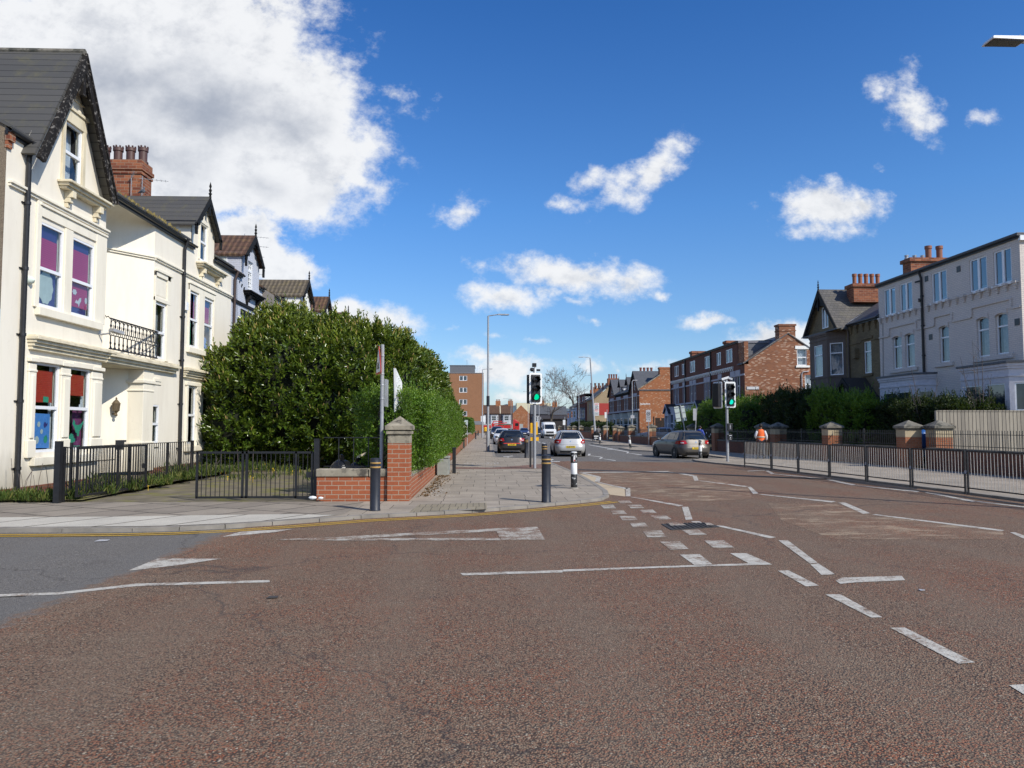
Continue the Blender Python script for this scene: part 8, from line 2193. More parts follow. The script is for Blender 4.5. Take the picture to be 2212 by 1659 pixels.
    for s in (-1, 1):
        for y in (-1.28, 1.30):
            mb = MB(); hw = Lf.lev(.4)[3] + .006; mb.disc((s * hw, y * sy, .315), .385, (s, 0, 0), 26); mb.build('wheel_arch', M.trim, c, local=True)
            wheel(c, s * (hw - .085), y * sy)
    return c


silver = carpaint('silver_paint', (.52, .52, .51), .35, .4); blackp = carpaint('black_car_paint', (.012, .012, .015)); bronze = carpaint('bronze_grey_paint', (.10, .09, .08), .35, .45); whitep = carpaint('white_car_paint', (.74, .74, .72))
darkp = carpaint('dark_suv_paint', (.03, .03, .035)); bluep = carpaint('dark_blue_paint', (.03, .045, .12)); wine = carpaint('wine_paint', (.05, .02, .025)); lsilver = carpaint('light_silver_paint', (.42, .46, .52), .4)
car('silver hatchback driving away up the road, seen from behind', (4.72, 43.6, 0), math.radians(-1.0), silver, 'KU08 WXU')
car('black hatchback parked at the left kerb with red strip across its boot', (1.62, 49.0, 0), 0, blackp, 'YL15 LXV', .98, .96, 1.0, strip=M.sign_red, lights='wide')
car('bronze grey hatchback stopped in the bay behind the striped post', (10.62, 40.9, 0), math.radians(9), bronze, 'YH13 LUE', 1.03, 1.02, 1.0, lights='wide')
car('small white car facing us, parked in front of the black hatchback', (1.55, 72.5, 0), PI, whitep, None, .95, .92, 1.02, badge=False)
car('dark tall car parked behind the small white car', (1.5, 104, 0), PI, darkp, None, 1.05, 1.05, 1.18, badge=False)
car('dark wine coloured car far off left at the brick block', (-2.2, 196, 0), math.radians(80), wine, None, seams=False, detail=False)
car('dark blue car facing us in the distant right lane, nearer the black one', (7.0, 138, 0), PI, bluep, None, detail=False)
car('black car with bright headlamps facing us beside the distant blue car', (9.3, 132, 0), PI, blackp, None, detail=False)
car('pale silver car parked side on behind the low garden wall', (18.2, 79, .1), math.radians(62), lsilver, None, 1.02, 1.05, 1.03)

VAN = [(.28, -2.6, 2.48, .93, 9), (.45, -2.66, 2.60, .985, 9), (.75, -2.68, 2.62, 1.0, 9), (1.0, -2.68, 2.55, 1.0, 9), (1.12, -2.68, 2.38, 1.0, 9), (1.22, -2.68, 2.0, .995, 9), (1.30, -2.68, 1.86, .99, 9), (1.6, -2.66, 1.55, .975, 9), (1.95, -2.64, 1.18, .95, 9), (2.1, -2.62, .98, .93, 8), (2.28, -2.58, .62, .89, 7), (2.36, -2.5, .3, .82, 6), (2.39, -2.3, 0, .6, 5)]
v = thing('white_van', 'white panel van facing us on the right side of the road', 'van', (9.2, 110.5, 0), PI)
Lf = Loft(VAN); Lf.body().build('body', whitep, v, smooth=True, local=True)
mb = MB(); Lf.patch(mb, 2, 1.33, 2.0, -.9, .9, -.86, .86); mb.build('windscreen', M.carglass, v, smooth=True, local=True)
for sd in (1, 3):
    mb = MB(); Lf.patch(mb, sd, 1.25, 1.85, 1.6, .55, 1.15, .55); mb.build('side_window', M.carglass, v, smooth=True, local=True)
    s = 1 if sd == 1 else -1
    mb = MB(); mb.box(s * 1.05 if s > 0 else -1.27, 1.27 if s > 0 else -1.05, 1.5, 1.62, 1.2, 1.6); mb.bar((s * .97, 1.5, 1.35), (s * 1.1, 1.55, 1.35), .05, .05); mb.build('mirror', M.trim, v, local=True, bevel=.03)
    mb = MB(); Lf.patch(mb, 2, .82, 1.08, s * .62, s * .98, s * .7, s * .97, .01); mb.build('headlight', M.headlight, v, smooth=True, local=True)
    mb = MB(); Lf.patch(mb, sd, .4, .62, -2.2, 2.2, off=.012); mb.build('rubbing_strip', M.trim, v, local=True)
    for y in (-1.7, 1.7):
        mb = MB(); mb.disc((s * 1.006, y, .36), .44, (s, 0, 0), 24); mb.build('wheel_arch', M.trim, v, local=True); wheel(v, s * .93, y, .35, .22)
mb = MB(); Lf.patch(mb, 2, .72, 1.0, -.55, .55, off=.012); mb.build('grille', M.trim, v, smooth=True, local=True)
mb = MB(); Lf.patch(mb, 2, .30, .60, -.9, .9, off=.012); mb.build('bumper', M.trim, v, smooth=True, local=True)
mb = MB(); mb.box(-.85, .85, -2.2, .2, 2.42, 2.46); mb.build('roof_rack', M.trim, v, local=True)

# red drop-side truck crossing the end of the street
t = thing('flatbed_truck', 'long red drop-side truck with loader crane crossing the end of the street', 'truck', (3, 231, 0), -PI / 2)
red = carpaint('truck_red', (.50, .02, .018)); k = 1.25
mb = MB(); mb.box(-1.2, 1.2, 5.2, 7.2, .7, 3.2); mb.hexa([(-1.2, 5.3, 3.2), (1.2, 5.3, 3.2), (1.2, 7.0, 3.2), (-1.2, 7.0, 3.2), (-1.1, 5.4, 3.9), (1.1, 5.4, 3.9), (1.1, 6.0, 3.9), (-1.1, 6.0, 3.9)]); mb.build('cab', red, t, local=True, bevel=.1)
mb = MB(); mb.box(-1.21, 1.21, 5.9, 6.9, 1.9, 2.8); mb.box(-1.0, 1.0, 7.15, 7.22, 1.8, 2.9); mb.build('cab_windows', M.carglass, t, local=True)
mb = MB(); mb.box(-.5, .5, -10, 6, .75, 1.05); mb.build('chassis', M.trim, t, local=True)
for y0, y1 in ((-.2, 2.3), (2.4, 4.9), (-9.8, -5.7), (-5.6, -1.5)):
    mb = MB(); mb.box(-1.25, 1.25, y0, y1, 1.2, 2.15); mb.box(-1.27, 1.27, y0, y1, 1.62, 1.70); mb.build('drop_side', red, t, local=True, bevel=.02)
mb = MB(); mb.box(-.4, .4, -1.3, -.4, 1.1, 2.6); mb.bar((0, -.8, 2.5), (0, 3.4, 2.9), .3, .3); mb.bar((0, -1.1, 2.5), (0, -.6, 3.4), .35, .3); mb.bar((0, -.6, 3.4), (0, 2.0, 3.3), .3, .25); mb.build('loader_crane', red, t, local=True)
for y in (6.0, 3.6, 2.4, -3, -6.2, -7.4):
    for s in (-1, 1): wheel(t, s * 1.1, y, .5, .3)
mb = MB()
for i in range(14): mb.ball((random.uniform(-.8, .8), random.uniform(1, 4.5), 2.2), (.5, .7, .35), 8)
mb.build('load', simple('scrap_load', (.07, .08, .05), .9), t, local=True)
# ---------------------------------------------------------------- people
def skin_mesh(name, verts, edges, radii, mat, parent, sub=2, root=0):
    me = bpy.data.meshes.new(name + '_src'); me.from_pydata(verts, edges, []); o = bpy.data.objects.new(name + '_src', me); COL.objects.link(o)
    o.modifiers.new('s', 'SKIN'); sv = me.skin_vertices[0].data
    for i, r in enumerate(radii): sv[i].radius = r if isinstance(r, tuple) else (r, r)
    for i in range(len(radii)): sv[i].use_root = (i == root)
    m = o.modifiers.new('u', 'SUBSURF'); m.levels = sub; m.render_levels = sub
    dg = bpy.context.evaluated_depsgraph_get(); dg.update()
    m2 = bpy.data.meshes.new_from_object(o.evaluated_get(dg)); m2.name = name
    bpy.data.objects.remove(o); bpy.data.meshes.remove(me)
    m2.materials.clear(); m2.materials.append(mat); m2.polygons.foreach_set('use_smooth', [True] * len(m2.polygons))
    r = bpy.data.objects.new(name, m2); COL.objects.link(r); r.parent = parent
    return r


M.skin = simple('skin', (.42, .24, .16), .55, var=.06); M.skin_dark = simple('brown_skin', (.20, .11, .07), .55, var=.06); M.hair = simple('dark_hair', (.015, .012, .01), .6)


def person(label, loc, rz, h, skin, top, sleeves, legs, shoes, stride=.22, arms=None, vest=None, bulk=1.0, seated=False, hair=M.hair, hood=None):
    p = thing('person', label, 'person', loc, rz); k = h / 1.75
    V = lambda *a: tuple(x * k for x in a)
    s_ = stride
    J = dict(pel=V(0, 0, .95), sp=V(0, 0, 1.12), ch=V(0, .01, 1.32), nk=V(0, 0, 1.48), hb=V(0, .01, 1.56), hm=V(0, .03, 1.645), ht=V(0, .015, 1.71), ns=V(0, .125, 1.625),
             ls=V(-.17, 0, 1.42), rs=V(.17, 0, 1.42), lh=V(-.09, 0, .90), rh=V(.09, 0, .90), lk=V(-.10, s_ * .7, .50), rk=V(.10, -s_ * .1 + .03, .50), la=V(-.10, s_, .09), ra=V(.10, -s_ * 1.1, .13), lt=V(-.11, s_ + .15, .04), rt=V(.11, -s_ * 1.1 + .14, .05))
    arms = arms or dict(le=(-.25, -.06, 1.16), lw=(-.25, .05, .94), re=(.25, .02, 1.16), rw=(.26, .10, .95))
    for q, a in arms.items(): J[q] = V(*a)
    names = list(J); idx = {n: i for i, n in enumerate(names)}; verts = [J[n] for n in names]
    E = [('pel', 'sp'), ('sp', 'ch'), ('ch', 'nk'), ('nk', 'hb'), ('hb', 'hm'), ('hm', 'ht'), ('hm', 'ns'), ('ch', 'ls'), ('ch', 'rs'), ('ls', 'le'), ('le', 'lw'), ('rs', 're'), ('re', 'rw'), ('pel', 'lh'), ('pel', 'rh'), ('lh', 'lk'), ('lk', 'la'), ('la', 'lt'), ('rh', 'rk'), ('rk', 'ra'), ('ra', 'rt')]
    R_ = dict(pel=(.13, .10), sp=(.12, .09), ch=(.145, .10), nk=.052, hb=.062, hm=(.082, .098), ht=(.055, .07), ns=.018, ls=.058, rs=.058, le=.040, re=.040, lw=.028, rw=.028, lh=.085, rh=.085, lk=.058, rk=.058, la=.040, ra=.040, lt=.035, rt=.035)
    rad = [tuple(x * k for x in R_[n]) if isinstance(R_[n], tuple) else R_[n] * k for n in names]
    edges = [(idx[a], idx[b]) for a, b in E]
    # hands: palm, four fingers of different length and a thumb, slightly curled
    for w, e, sx in (('lw', 'le', -1), ('rw', 're', 1)):
        W = Vector(J[w]); d = (W - Vector(J[e])).normalized(); fwd = Vector((0, 1, 0)); fwd = (fwd - d * fwd.dot(d)).normalized(); inn = d.cross(fwd) * sx
        i0 = len(verts); verts.append(tuple(W + d * .075 * k)); rad.append((.034 * k, .018 * k)); edges.append((idx[w], i0))
        for f, (o_, ln) in enumerate(((-.028, .062), (-.010, .075), (.010, .08), (.028, .07))):
            b = W + d * .09 * k + fwd * o_ * k; i1 = len(verts); verts.append(tuple(b)); rad.append(.0095 * k); edges.append((i0, i1))
            verts.append(tuple(b + d * ln * .55 * k + inn * -.008 * k)); rad.append(.0088 * k); edges.append((i1, i1 + 1)); verts.append(tuple(b + d * ln * k + inn * -.03 * k)); rad.append(.0075 * k); edges.append((i1 + 1, i1 + 2))
        i1 = len(verts); verts.append(tuple(W + d * .04 * k + fwd * .045 * k)); rad.append(.011 * k); edges.append((idx[w], i1)); verts.append(tuple(W + d * .085 * k + fwd * .06 * k)); rad.append(.009 * k); edges.append((i1, i1 + 1))
    skin_mesh('body', verts, edges, rad, skin, p, 1)

    def cloth(name, ns, es, mat, g, over={}):
        ii = {n: i for i, n in enumerate(ns)}
        rr = []
        for n in ns:
            b = over.get(n, R_[n]); b = b if isinstance(b, tuple) else (b, b); rr.append(tuple((x * g + .006) * k for x in b))
        return skin_mesh(name, [J[n] for n in ns], [(ii[a], ii[b]) for a, b in es], rr, mat, p, 2)
    J['pl'] = V(0, 0, .84); R_['pl'] = (.15, .12); J['lm'] = tuple((Vector(J['lw']) * .92 + Vector(J['le']) * .08)); J['rm'] = tuple((Vector(J['rw']) * .92 + Vector(J['re']) * .08)); R_['lm'] = R_['rm'] = .034
    cloth('trousers', ['pel', 'lh', 'rh', 'lk', 'rk', 'la', 'ra'], [('pel', 'lh'), ('pel', 'rh'), ('lh', 'lk'), ('rh', 'rk'), ('lk', 'la'), ('rk', 'ra')], legs, 1.12, {'la': .052, 'ra': .052, 'lk': .068, 'rk': .068})
    if vest:
        for a, b, c in (('ls', 'le', 'lm'), ('rs', 're', 'rm')): cloth('sleeve', [a, b, c], [(a, b), (b, c)], sleeves, 1.15, {'le': .052, 're': .052, 'lm': .042, 'rm': .042, 'ls': .058, 'rs': .058})
    else: cloth('jacket', ['pel', 'sp', 'ch', 'nk', 'ls', 'rs', 'le', 're', 'lm', 'rm'], [('pel', 'sp'), ('sp', 'ch'), ('ch', 'nk'), ('ch', 'ls'), ('ch', 'rs'), ('ls', 'le'), ('rs', 're'), ('le', 'lm'), ('re', 'rm')], top, 1.15 * bulk, {'nk': .06, 'le': .052, 're': .052, 'lm': .042, 'rm': .042})
    if vest:
        J['nv'] = V(0, 0, 1.40); R_['nv'] = (.125, .088); J['lv'] = V(-.165, 0, 1.425); J['rv'] = V(.165, 0, 1.425); R_['lv'] = R_['rv'] = .062
        cloth('vest', ['pl', 'pel', 'sp', 'ch', 'nv', 'lv', 'rv'], [('pl', 'pel'), ('pel', 'sp'), ('sp', 'ch'), ('ch', 'nv'), ('nv', 'lv'), ('nv', 'rv')], vest, 1.32 * bulk, {'pl': (.155, .12)})
        mb = MB(); z = 1.08 * k; mb.lathe((0, 0, z), [(.181 * k * bulk, 0), (.183 * k * bulk, .005), (.183 * k * bulk, .045), (.181 * k * bulk, .05)], 20); mb.v = [(x, y * .78, zz) for x, y, zz in mb.v]; mb.build('reflective_band', simple('reflective_band', (.6, .58, .45), .4), p, local=True)
    for a, t in (('la', 'lt'), ('ra', 'rt')):
        A = Vector(J[a]); T_ = Vector(J[t]); mb = MB(); mb.tube([A + (A - T_) * .35 - Vector((0, 0, .02 * k)), A - Vector((0, 0, .025 * k)), T_ + Vector((0, 0, .0)), T_ + (T_ - A) * .3], [.036 * k, .046 * k, .042 * k, .022 * k], 10); mb.build('shoe', shoes, p, smooth=True, local=True)
    hm = Vector(J['hm']); mb = MB(); mb.ball(hm + Vector((0, -.022 * k, .025 * k)), (.092 * k, .108 * k, .098 * k), 14); mb.v = [v for v in mb.v]; hr = mb.build('hair', hair, p, smooth=True, local=True)
    mb = MB()
    for s in (-1, 1): mb.ball(hm + Vector((s * .088 * k, .0, -.015 * k)), (.012 * k, .026 * k, .032 * k), 8)
    mb.build('ears', skin, p, smooth=True, local=True)
    mb = MB()
    for s in (-1, 1): mb.ball(hm + Vector((s * .032 * k, .098 * k, .0)), (.012 * k, .006 * k, .008 * k), 8)
    mb.build('eyes', M.hair, p, smooth=True, local=True)
    mb = MB(); mb.bar(hm + Vector((-.025 * k, .095 * k, -.055 * k)), hm + Vector((.025 * k, .095 * k, -.055 * k)), .01 * k, .01 * k); mb.build('mouth', simple('lips', (.25, .10, .08), .6), p, local=True)
    if hood:
        mb = MB(); mb.ball(V(0, -.07, 1.46), (.14 * k, .09 * k, .09 * k), 14); mb.build('hood', hood, p, smooth=True, local=True)
    return p


orange = simple('orange_vest', (.85, .14, .02), .6, var=.1); blue = simple('royal_blue_jacket', (.02, .055, .33), .55, var=.25, scale=14)
person('person in an orange hi-vis vest and white sleeves walking away behind the guard rail', (13.65, 36.9, PZ), math.radians(-6), 1.74, M.skin_dark, orange, simple('white_sleeves', (.72, .72, .74), .8), simple('dark_jeans', (.025, .028, .04), .8), M.trim, .2, dict(le=(-.26, .02, 1.17), lw=(-.20, .14, 1.02), re=(.27, -.02, 1.15), rw=(.28, .06, .92)), vest=orange, bulk=1.08)
person('person in a royal blue padded jacket walking by the iron gate', (13.55, 47.2, PZ), math.radians(-35), 1.66, M.skin, blue, blue, simple('black_trousers', (.018, .018, .02), .8), M.trim, .2, bulk=1.3, hood=blue)
person('dark haired person in grey standing beyond the blue jacket behind the gate', (15.9, 54.0, .12), math.radians(60), 1.86, M.skin, simple('grey_green_top', (.12, .125, .11), .8), None, simple('grey_trousers', (.06, .06, .065), .8), M.trim, .05, hair=simple('curly_dark_hair', (.012, .01, .009), .8))
person('person in a grey hooded top pushing a pushchair away along the right pavement', (12.75, 85, PZ), math.radians(4), 1.70, M.skin_dark, simple('grey_top', (.16, .155, .16), .85), None, simple('charcoal_trousers', (.03, .03, .033), .8), M.trim, .2, dict(le=(-.25, .04, 1.18), lw=(-.2, .30, 1.05), re=(.25, .04, 1.18), rw=(.2, .30, 1.05)))
pc = thing('pushchair', 'dark pushchair with a white band beside the far striped post', 'pushchair', (12.35, 84.2, PZ))
mb = MB()
for s in (-.24, .24): mb.tube([(s, .9, .14), (s, .2, .55), (s, -.3, 1.02)], .018, 6); mb.tube([(s, -.2, .14), (s, .3, .62)], .018, 6)
mb.tube([(-.24, -.3, 1.02), (.24, -.3, 1.02)], .02, 6); mb.build('frame', M.trim, pc, local=True)
mb = MB(); mb.hexa([(-.22, -.1, .45), (.22, -.1, .45), (.22, .5, .4), (-.22, .5, .4), (-.24, -.25, .95), (.24, -.25, .95), (.24, .1, .62), (-.24, .1, .62)]); mb.build('seat', M.trim, pc, local=True, bevel=.04)
mb = MB(); mb.ball((0, .0, .92), (.26, .30, .22), 12); mb.build('canopy', M.trim, pc, local=True, smooth=True)
mb = MB(); mb.box(-.25, .25, -.28, -.24, .5, .6); mb.box(-.2, .2, -.2, -.16, .3, .36); mb.build('white_band', M.sign_white, pc, local=True)
for s in (-.24, .24):
    for y, r in ((-.22, .15), (.9, .12)): wheel(pc, s, y, r, .05)
# ---------------------------------------------------------------- sky, sun, camera
SUN_AZ = math.radians(133.0); SUN_EL = math.radians(39.0)
w = bpy.data.worlds.new('World'); scene.world = w; w.use_nodes = True; nt = w.node_tree; nt.nodes.clear()
wo = N(nt, 'ShaderNodeOutputWorld')
sky = N(nt, 'ShaderNodeTexSky', sky_type='NISHITA', sun_disc=False, sun_elevation=SUN_EL, sun_rotation=SUN_AZ, altitude=0, air_density=1.0, dust_density=.6, ozone_density=4.0)
tc = N(nt, 'ShaderNodeTexCoord')
sp = N(nt, 'ShaderNodeSeparateXYZ', {0: tc.outputs['Generated']})
yy = math_(nt, 'MAXIMUM', math_(nt, 'ABSOLUTE', sp.outputs[1]), .05)
uv = N(nt, 'ShaderNodeCombineXYZ', {0: math_(nt, 'DIVIDE', sp.outputs[0], yy), 1: math_(nt, 'DIVIDE', sp.outputs[2], yy), 2: math_(nt, 'GREATER_THAN', 0.0, sp.outputs[1])}).outputs[0]
# cloud banks: centre and radii in degrees-like units of the northern sky, tilt, weight
CL = [(250, 120, 420, 190, -8, 1.25), (430, 230, 360, 180, 12, 1.2), (120, 210, 300, 190, 0, 1.15), (640, 330, 190, 150, 0, 1.0), (600, 200, 200, 130, 25, 1.0), (450, 370, 300, 95, 10, 1.05), (650, 445, 90, 45, -20, .7), (845, 195, 70, 34, 10, .55), (800, 300, 60, 60, 0, .6), (790, 385, 90, 40, 20, .55), (835, 410, 50, 36, 0, .5),
      (530, 520, 90, 60, 35, .95), (610, 570, 95, 50, 20, .9), (575, 15, 80, 40, 0, .5), (800, 690, 130, 48, 8, .9), (985, 450, 55, 34, -8, .68),
      (1395, 365, 130, 46, -40, .92), (1285, 380, 52, 46, 10, .62), (1345, 420, 60, 44, -10, .8), (1470, 310, 75, 34, 5, .68), (1215, 443, 40, 22, 0, .5), (1270, 438, 36, 14, -8, .4),
      (1780, 452, 130, 62, 6, 1.2), (1720, 440, 80, 50, 0, .9), (1850, 445, 80, 42, 10, .95), (1770, 500, 80, 34, 0, .7),
      (1960, 220, 62, 100, -30, .72), (1990, 270, 80, 50, 20, .68), (1925, 185, 44, 44, 0, .55), (2125, 240, 40, 24, 0, .42), (1885, 362, 28, 14, 0, .38),
      (1230, 590, 190, 46, 5, 1.15), (1360, 605, 75, 44, 10, .95), (1130, 570, 80, 36, 0, .8), (1040, 580, 40, 22, 0, .42), (1090, 643, 100, 36, 6, .95), (1185, 625, 60, 26, -12, .7), (1235, 645, 44, 18, 0, .62), (1240, 684, 34, 14, 0, .5), (1290, 690, 24, 10, 0, .42), (1420, 640, 26, 14, 0, .5),
      (1530, 699, 76, 20, 0, .8), (1680, 745, 110, 62, 4, 1.3), (1740, 725, 60, 44, 0, 1.0),
      (1090, 800, 130, 44, 0, 1.1), (1030, 775, 70, 24, 0, .8), (1120, 850, 60, 26, 0, .8), (1085, 855, 36, 18, 0, .6), (1270, 792, 36, 24, 0, .8), (1330, 795, 26, 20, 0, .6), (1400, 795, 80, 16, 0, .5), (1200, 850, 90, 20, 0, .6), (965, 712, 22, 10, 0, .45), (1075, 720, 26, 10, 0, .45), (1150, 735, 30, 12, 0, .35), (1540, 820, 120, 26, 0, .5)]


SHADE = [(440, 235, 200, 80, 5, 1.0), (270, 185, 230, 95, -5, .9), (590, 262, 130, 52, 8, .8), (330, 330, 160, 60, 10, .75), (120, 250, 200, 70, 0, .8), (560, 400, 120, 45, 15, .5), (690, 420, 60, 30, 0, .4)]


def uvc(x, y):
    r = ray(x, y); return (r[0] / r[1], r[2] / r[1])


def blob_sum(g, vec, L, lim=1.12):
    acc = None
    for (x, y, rx, ry, rot, wt) in L:
        mp = N(g, 'ShaderNodeMapping', {'Vector': vec, 'Location': (*uvc(x, y), 0), 'Rotation': (0, 0, -math.radians(rot)), 'Scale': (rx / 1500, ry / 1500, .6)}, vector_type='TEXTURE')
        d = N(g, 'ShaderNodeVectorMath', {0: mp.outputs[0]}, operation='LENGTH').outputs['Value']
        s = math_(g, 'MULTIPLY', math_(g, 'SUBTRACT', lim, d), wt)
        acc = s if acc is None else N(g, 'ShaderNodeMath', {0: acc, 1: s, 2: .15}, operation='SMOOTH_MAX').outputs[0]
    return acc


# deepen the blue the way the photograph shows it
el = math_(nt, 'MAXIMUM', sp.outputs[2], 0.0)
grade = ramp(nt, el, [(0.0, (1.30, 1.38, 1.62)), (.05, (1.15, 1.28, 1.50)), (.12, (.95, 1.20, 1.46)), (.28, (.70, 1.18, 1.64)), (.50, (.42, .95, 1.54)), (1.0, (.25, .66, 1.25))])
skyc = N(nt, 'ShaderNodeMix', {6: sky.outputs[0], 7: grade}, data_type='RGBA', blend_type='MULTIPLY'); skyc.inputs[0].default_value = 1.0
skyc = skyc.outputs[2]


def background(col):
    return N(nt, 'ShaderNodeBackground', {'Color': col, 'Strength': .1}).outputs[0]


uu_ = N(nt, 'ShaderNodeSeparateXYZ', {0: uv}).outputs[0]


def region(u0, u1, v0, v1, shaded=False):
    """background of one part of the northern sky with the clouds that reach into it"""
    L = []
    for c in CL:
        if c[0] > 720: c = (c[0], c[1], c[2] * .88, c[3] * .84, c[4], c[5] * .95)
        cu, cv = uvc(c[0], c[1]); m = max(c[2], c[3]) / 1500 * 1.5 + .06
        if u0 - m < cu < u1 + m and v0 - m < cv < v1 + m: L.append(c)
    wn = N(nt, 'ShaderNodeTexNoise', {'Vector': uv, 'Scale': 11.0, 'Detail': 6.0, 'Roughness': .62})
    off = N(nt, 'ShaderNodeVectorMath', {0: wn.outputs['Color'], 1: (.5, .5, .5)}, operation='SUBTRACT').outputs[0]
    off = N(nt, 'ShaderNodeVectorMath', {0: off, 1: (.09, .06, 0)}, operation='MULTIPLY').outputs[0]
    vw = N(nt, 'ShaderNodeVectorMath', {0: uv, 1: off}, operation='ADD').outputs[0]
    acc = blob_sum(nt, vw, L, 1.2)
    st = N(nt, 'ShaderNodeMapping', {'Vector': uv, 'Scale': (1, 1.25, 1), 'Rotation': (0, 0, .35)}).outputs[0]
    n1 = noise_(nt, st, 17.0, 8, .66)
    soft = N(nt, 'ShaderNodeMapRange', {'Value': uu_, 'From Min': -.24, 'From Max': -.06}, interpolation_type='SMOOTHSTEP').outputs[0]
    d0 = math_(nt, 'ADD', acc, math_(nt, 'MULTIPLY', math_(nt, 'SUBTRACT', n1, .54), math_(nt, 'MULTIPLY_ADD', soft, .95, 1.35)))
    alpha = N(nt, 'ShaderNodeMapRange', {'Value': d0, 'From Min': -.04, 'From Max': math_(nt, 'MULTIPLY_ADD', soft, .40, .48)}, interpolation_type='SMOOTHSTEP').outputs[0]
    up = N(nt, 'ShaderNodeVectorMath', {0: st, 1: (.016, .03, 0)}, operation='ADD').outputs[0]
    n2 = noise_(nt, up, 17.0, 5, .6)
    # lit side towards the sun, greyer where more cloud lies between
    sh = math_(nt, 'ADD', math_(nt, 'MULTIPLY', math_(nt, 'SUBTRACT', n2, n1), 1.6), math_(nt, 'MULTIPLY', acc, .30))
    shade = N(nt, 'ShaderNodeMapRange', {'Value': sh, 'From Min': .05, 'From Max': .75}, interpolation_type='SMOOTHSTEP').outputs[0]
    shade = math_(nt, 'MULTIPLY', shade, .45)
    if shaded:
        b = math_(nt, 'ADD', blob_sum(nt, vw, SHADE, 1.25), math_(nt, 'MULTIPLY', math_(nt, 'SUBTRACT', n2, .5), 1.4))
        b = N(nt, 'ShaderNodeMapRange', {'Value': b, 'From Min': -.1, 'From Max': 1.5}, interpolation_type='SMOOTHSTEP').outputs[0]
        shade = math_(nt, 'MAXIMUM', shade, b)
    ccol = mixc(nt, shade, (9.3, 9.4, 9.55), (3.9, 4.3, 5.1))
    return background(mixc(nt, math_(nt, 'MULTIPLY', alpha, .96), skyc, ccol))


def choose(test, a, b):
    return N(nt, 'ShaderNodeMixShader', {0: test, 1: a, 2: b}).outputs[0]


su = N(nt, 'ShaderNodeSeparateXYZ', {0: uv})
U_, V_ = su.outputs[0], su.outputs[1]
right_low = choose(math_(nt, 'GREATER_THAN', U_, .20), region(-.14, .20, 0, .22), region(.20, 2, 0, .22))
right = choose(math_(nt, 'GREATER_THAN', V_, .22), right_low, region(-.14, 2, .22, 2))
left = choose(math_(nt, 'GREATER_THAN', V_, .22), region(-2, -.14, 0, .22), region(-2, -.14, .22, 2, True))
front = choose(math_(nt, 'GREATER_THAN', U_, -.14), left, right)
nb = noise_(nt, N(nt, 'ShaderNodeMapping', {'Vector': tc.outputs['Generated'], 'Scale': (1, 1, 2.2)}).outputs[0], 2.6, 6, .6)
back = background(mixc(nt, ramp(nt, nb, [(.5, 0.0), (.66, .95)]), skyc, (8.0, 8.2, 8.6)))
above = choose(math_(nt, 'GREATER_THAN', sp.outputs[1], .12), back, front)
below = background((1.0, .95, .9, 1))
nt.links.new(choose(math_(nt, 'GREATER_THAN', sp.outputs[2], -.002), below, above), wo.inputs['Surface'])
try: w.cycles.sampling_method = 'MANUAL'; w.cycles.sample_map_resolution = 512
except Exception: pass

sl = bpy.data.lights.new('Sun', 'SUN'); sl.energy = 4.7; sl.angle = math.radians(.53); sl.color = (1, .94, .84)
so = bpy.data.objects.new('Sun', sl); COL.objects.link(so)
sd = Vector((math.sin(SUN_AZ) * math.cos(SUN_EL), math.cos(SUN_AZ) * math.cos(SUN_EL), math.sin(SUN_EL)))
so.rotation_euler = sd.to_track_quat('Z', 'Y').to_euler()

cd = bpy.data.cameras.new('Camera'); cam = bpy.data.objects.new('Camera', cd); COL.objects.link(cam)
cam.location = (0, 0, EYE); cam.rotation_euler = (PI / 2 + PITCH, 0, -YAW)
cd.sensor_width = 36; cd.sensor_fit = 'HORIZONTAL'; cd.lens = 36 * FPX / 2212; cd.clip_end = 5000; cd.clip_start = .05
scene.camera = cam
scene.view_settings.view_transform = 'Standard'; scene.view_settings.look = 'None'; scene.view_settings.exposure = 0; scene.view_settings.gamma = 1
scene.render.engine = 'CYCLES'
scene.cycles.max_bounces = 5; scene.cycles.diffuse_bounces = 2; scene.cycles.glossy_bounces = 3; scene.cycles.transparent_max_bounces = 12
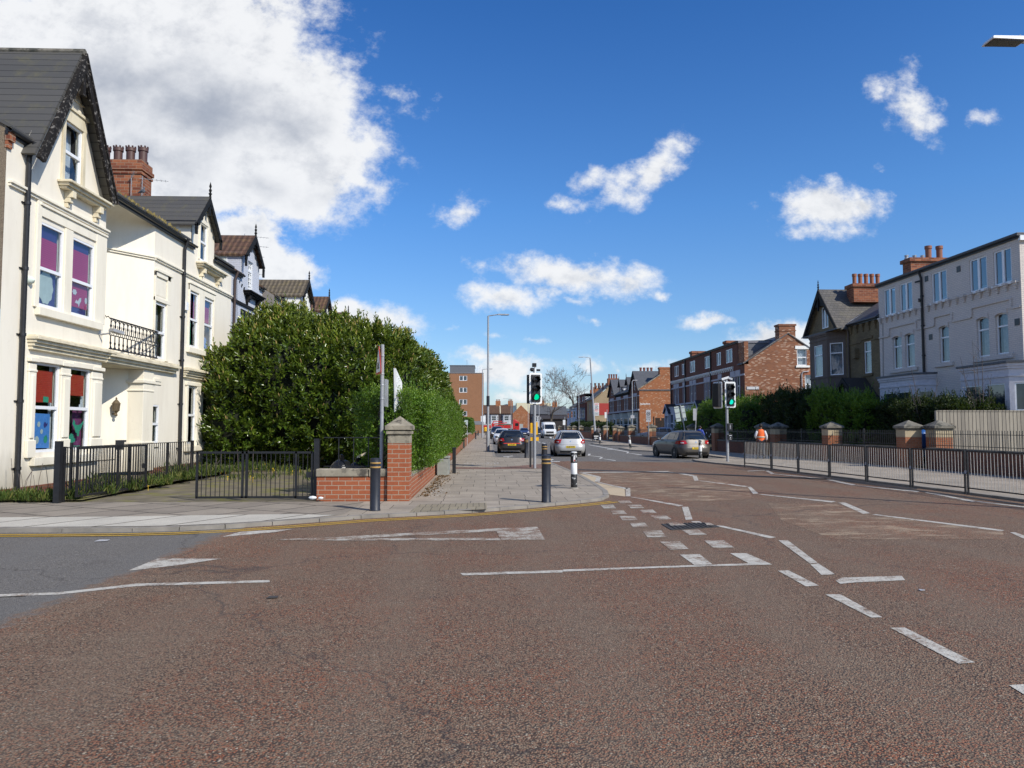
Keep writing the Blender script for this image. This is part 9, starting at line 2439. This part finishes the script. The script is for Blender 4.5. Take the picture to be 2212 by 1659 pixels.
# ---------------------------------------------------------------- pieces that do not touch become parts of their own
def split_pieces(o, gap=.015):
    me = o.data; n = len(me.vertices); par = list(range(n))

    def find(a):
        while par[a] != a: par[a] = par[par[a]]; a = par[a]
        return a
    for e in me.edges:
        a, b = find(e.vertices[0]), find(e.vertices[1])
        if a != b: par[a] = b
    isl = {}
    for v in me.vertices: isl.setdefault(find(v.index), []).append(v.co)
    keys = list(isl); bb = [(tuple(min(c[i] for c in isl[k]) - gap for i in range(3)), tuple(max(c[i] for c in isl[k]) + gap for i in range(3))) for k in keys]
    g = list(range(len(keys)))

    def gf(a):
        while g[a] != a: a = g[a]
        return a
    for i in range(len(keys)):
        for j in range(i):
            if all(bb[i][0][k] <= bb[j][1][k] and bb[j][0][k] <= bb[i][1][k] for k in range(3)):
                a, b = gf(i), gf(j)
                if a != b: g[a] = b
    roots = sorted(set(gf(i) for i in range(len(keys))))
    if len(roots) < 2 or len(roots) > 100: return
    kid = {k: roots.index(gf(i)) for i, k in enumerate(keys)}
    base = o.name.split('.')[0]
    if base == 'corbels': base = 'corbel'; o.name = 'corbel'
    for r in range(len(roots)):
        bm = bmesh.new(); bm.from_mesh(me); bm.verts.ensure_lookup_table()
        bmesh.ops.delete(bm, geom=[v for v in bm.verts if kid[find(v.index)] != r], context='VERTS')
        if r == 0: first = bm; continue
        c = o.copy(); c.data = bpy.data.meshes.new(base); bm.to_mesh(c.data); bm.free()
        for m in me.materials: c.data.materials.append(m)
        COL.objects.link(c); c.name = base
    first.to_mesh(me); first.free()


SPL = {'narrow_surround', 'window_sill', 'string_course', 'bay_cornice', 'painted_rocket', 'painted_fish', 'painted_dinosaur', 'window_surround', 'pilasters', 'attic_surround', 'stone_bands', 'air_bricks', 'arched_heads', 'brick_plinth', 'porch_posts', 'porch_wall', 'stone_surround', 'stone_verge',
       'yellow_push_box', 'corbels', 'white_lintel', 'mobile_mast', 'door_handles', 'ears', 'eyes', 'pillar', 'stone_cap_', 'bay_window', 'clips', 'cables_and_lamps', 'drop_side', 'stripe', 'lettering_'}
for o in list(bpy.data.objects):
    if o.type == 'MESH' and o.name.split('.')[0] in SPL and o.parent is not None: split_pieces(o)
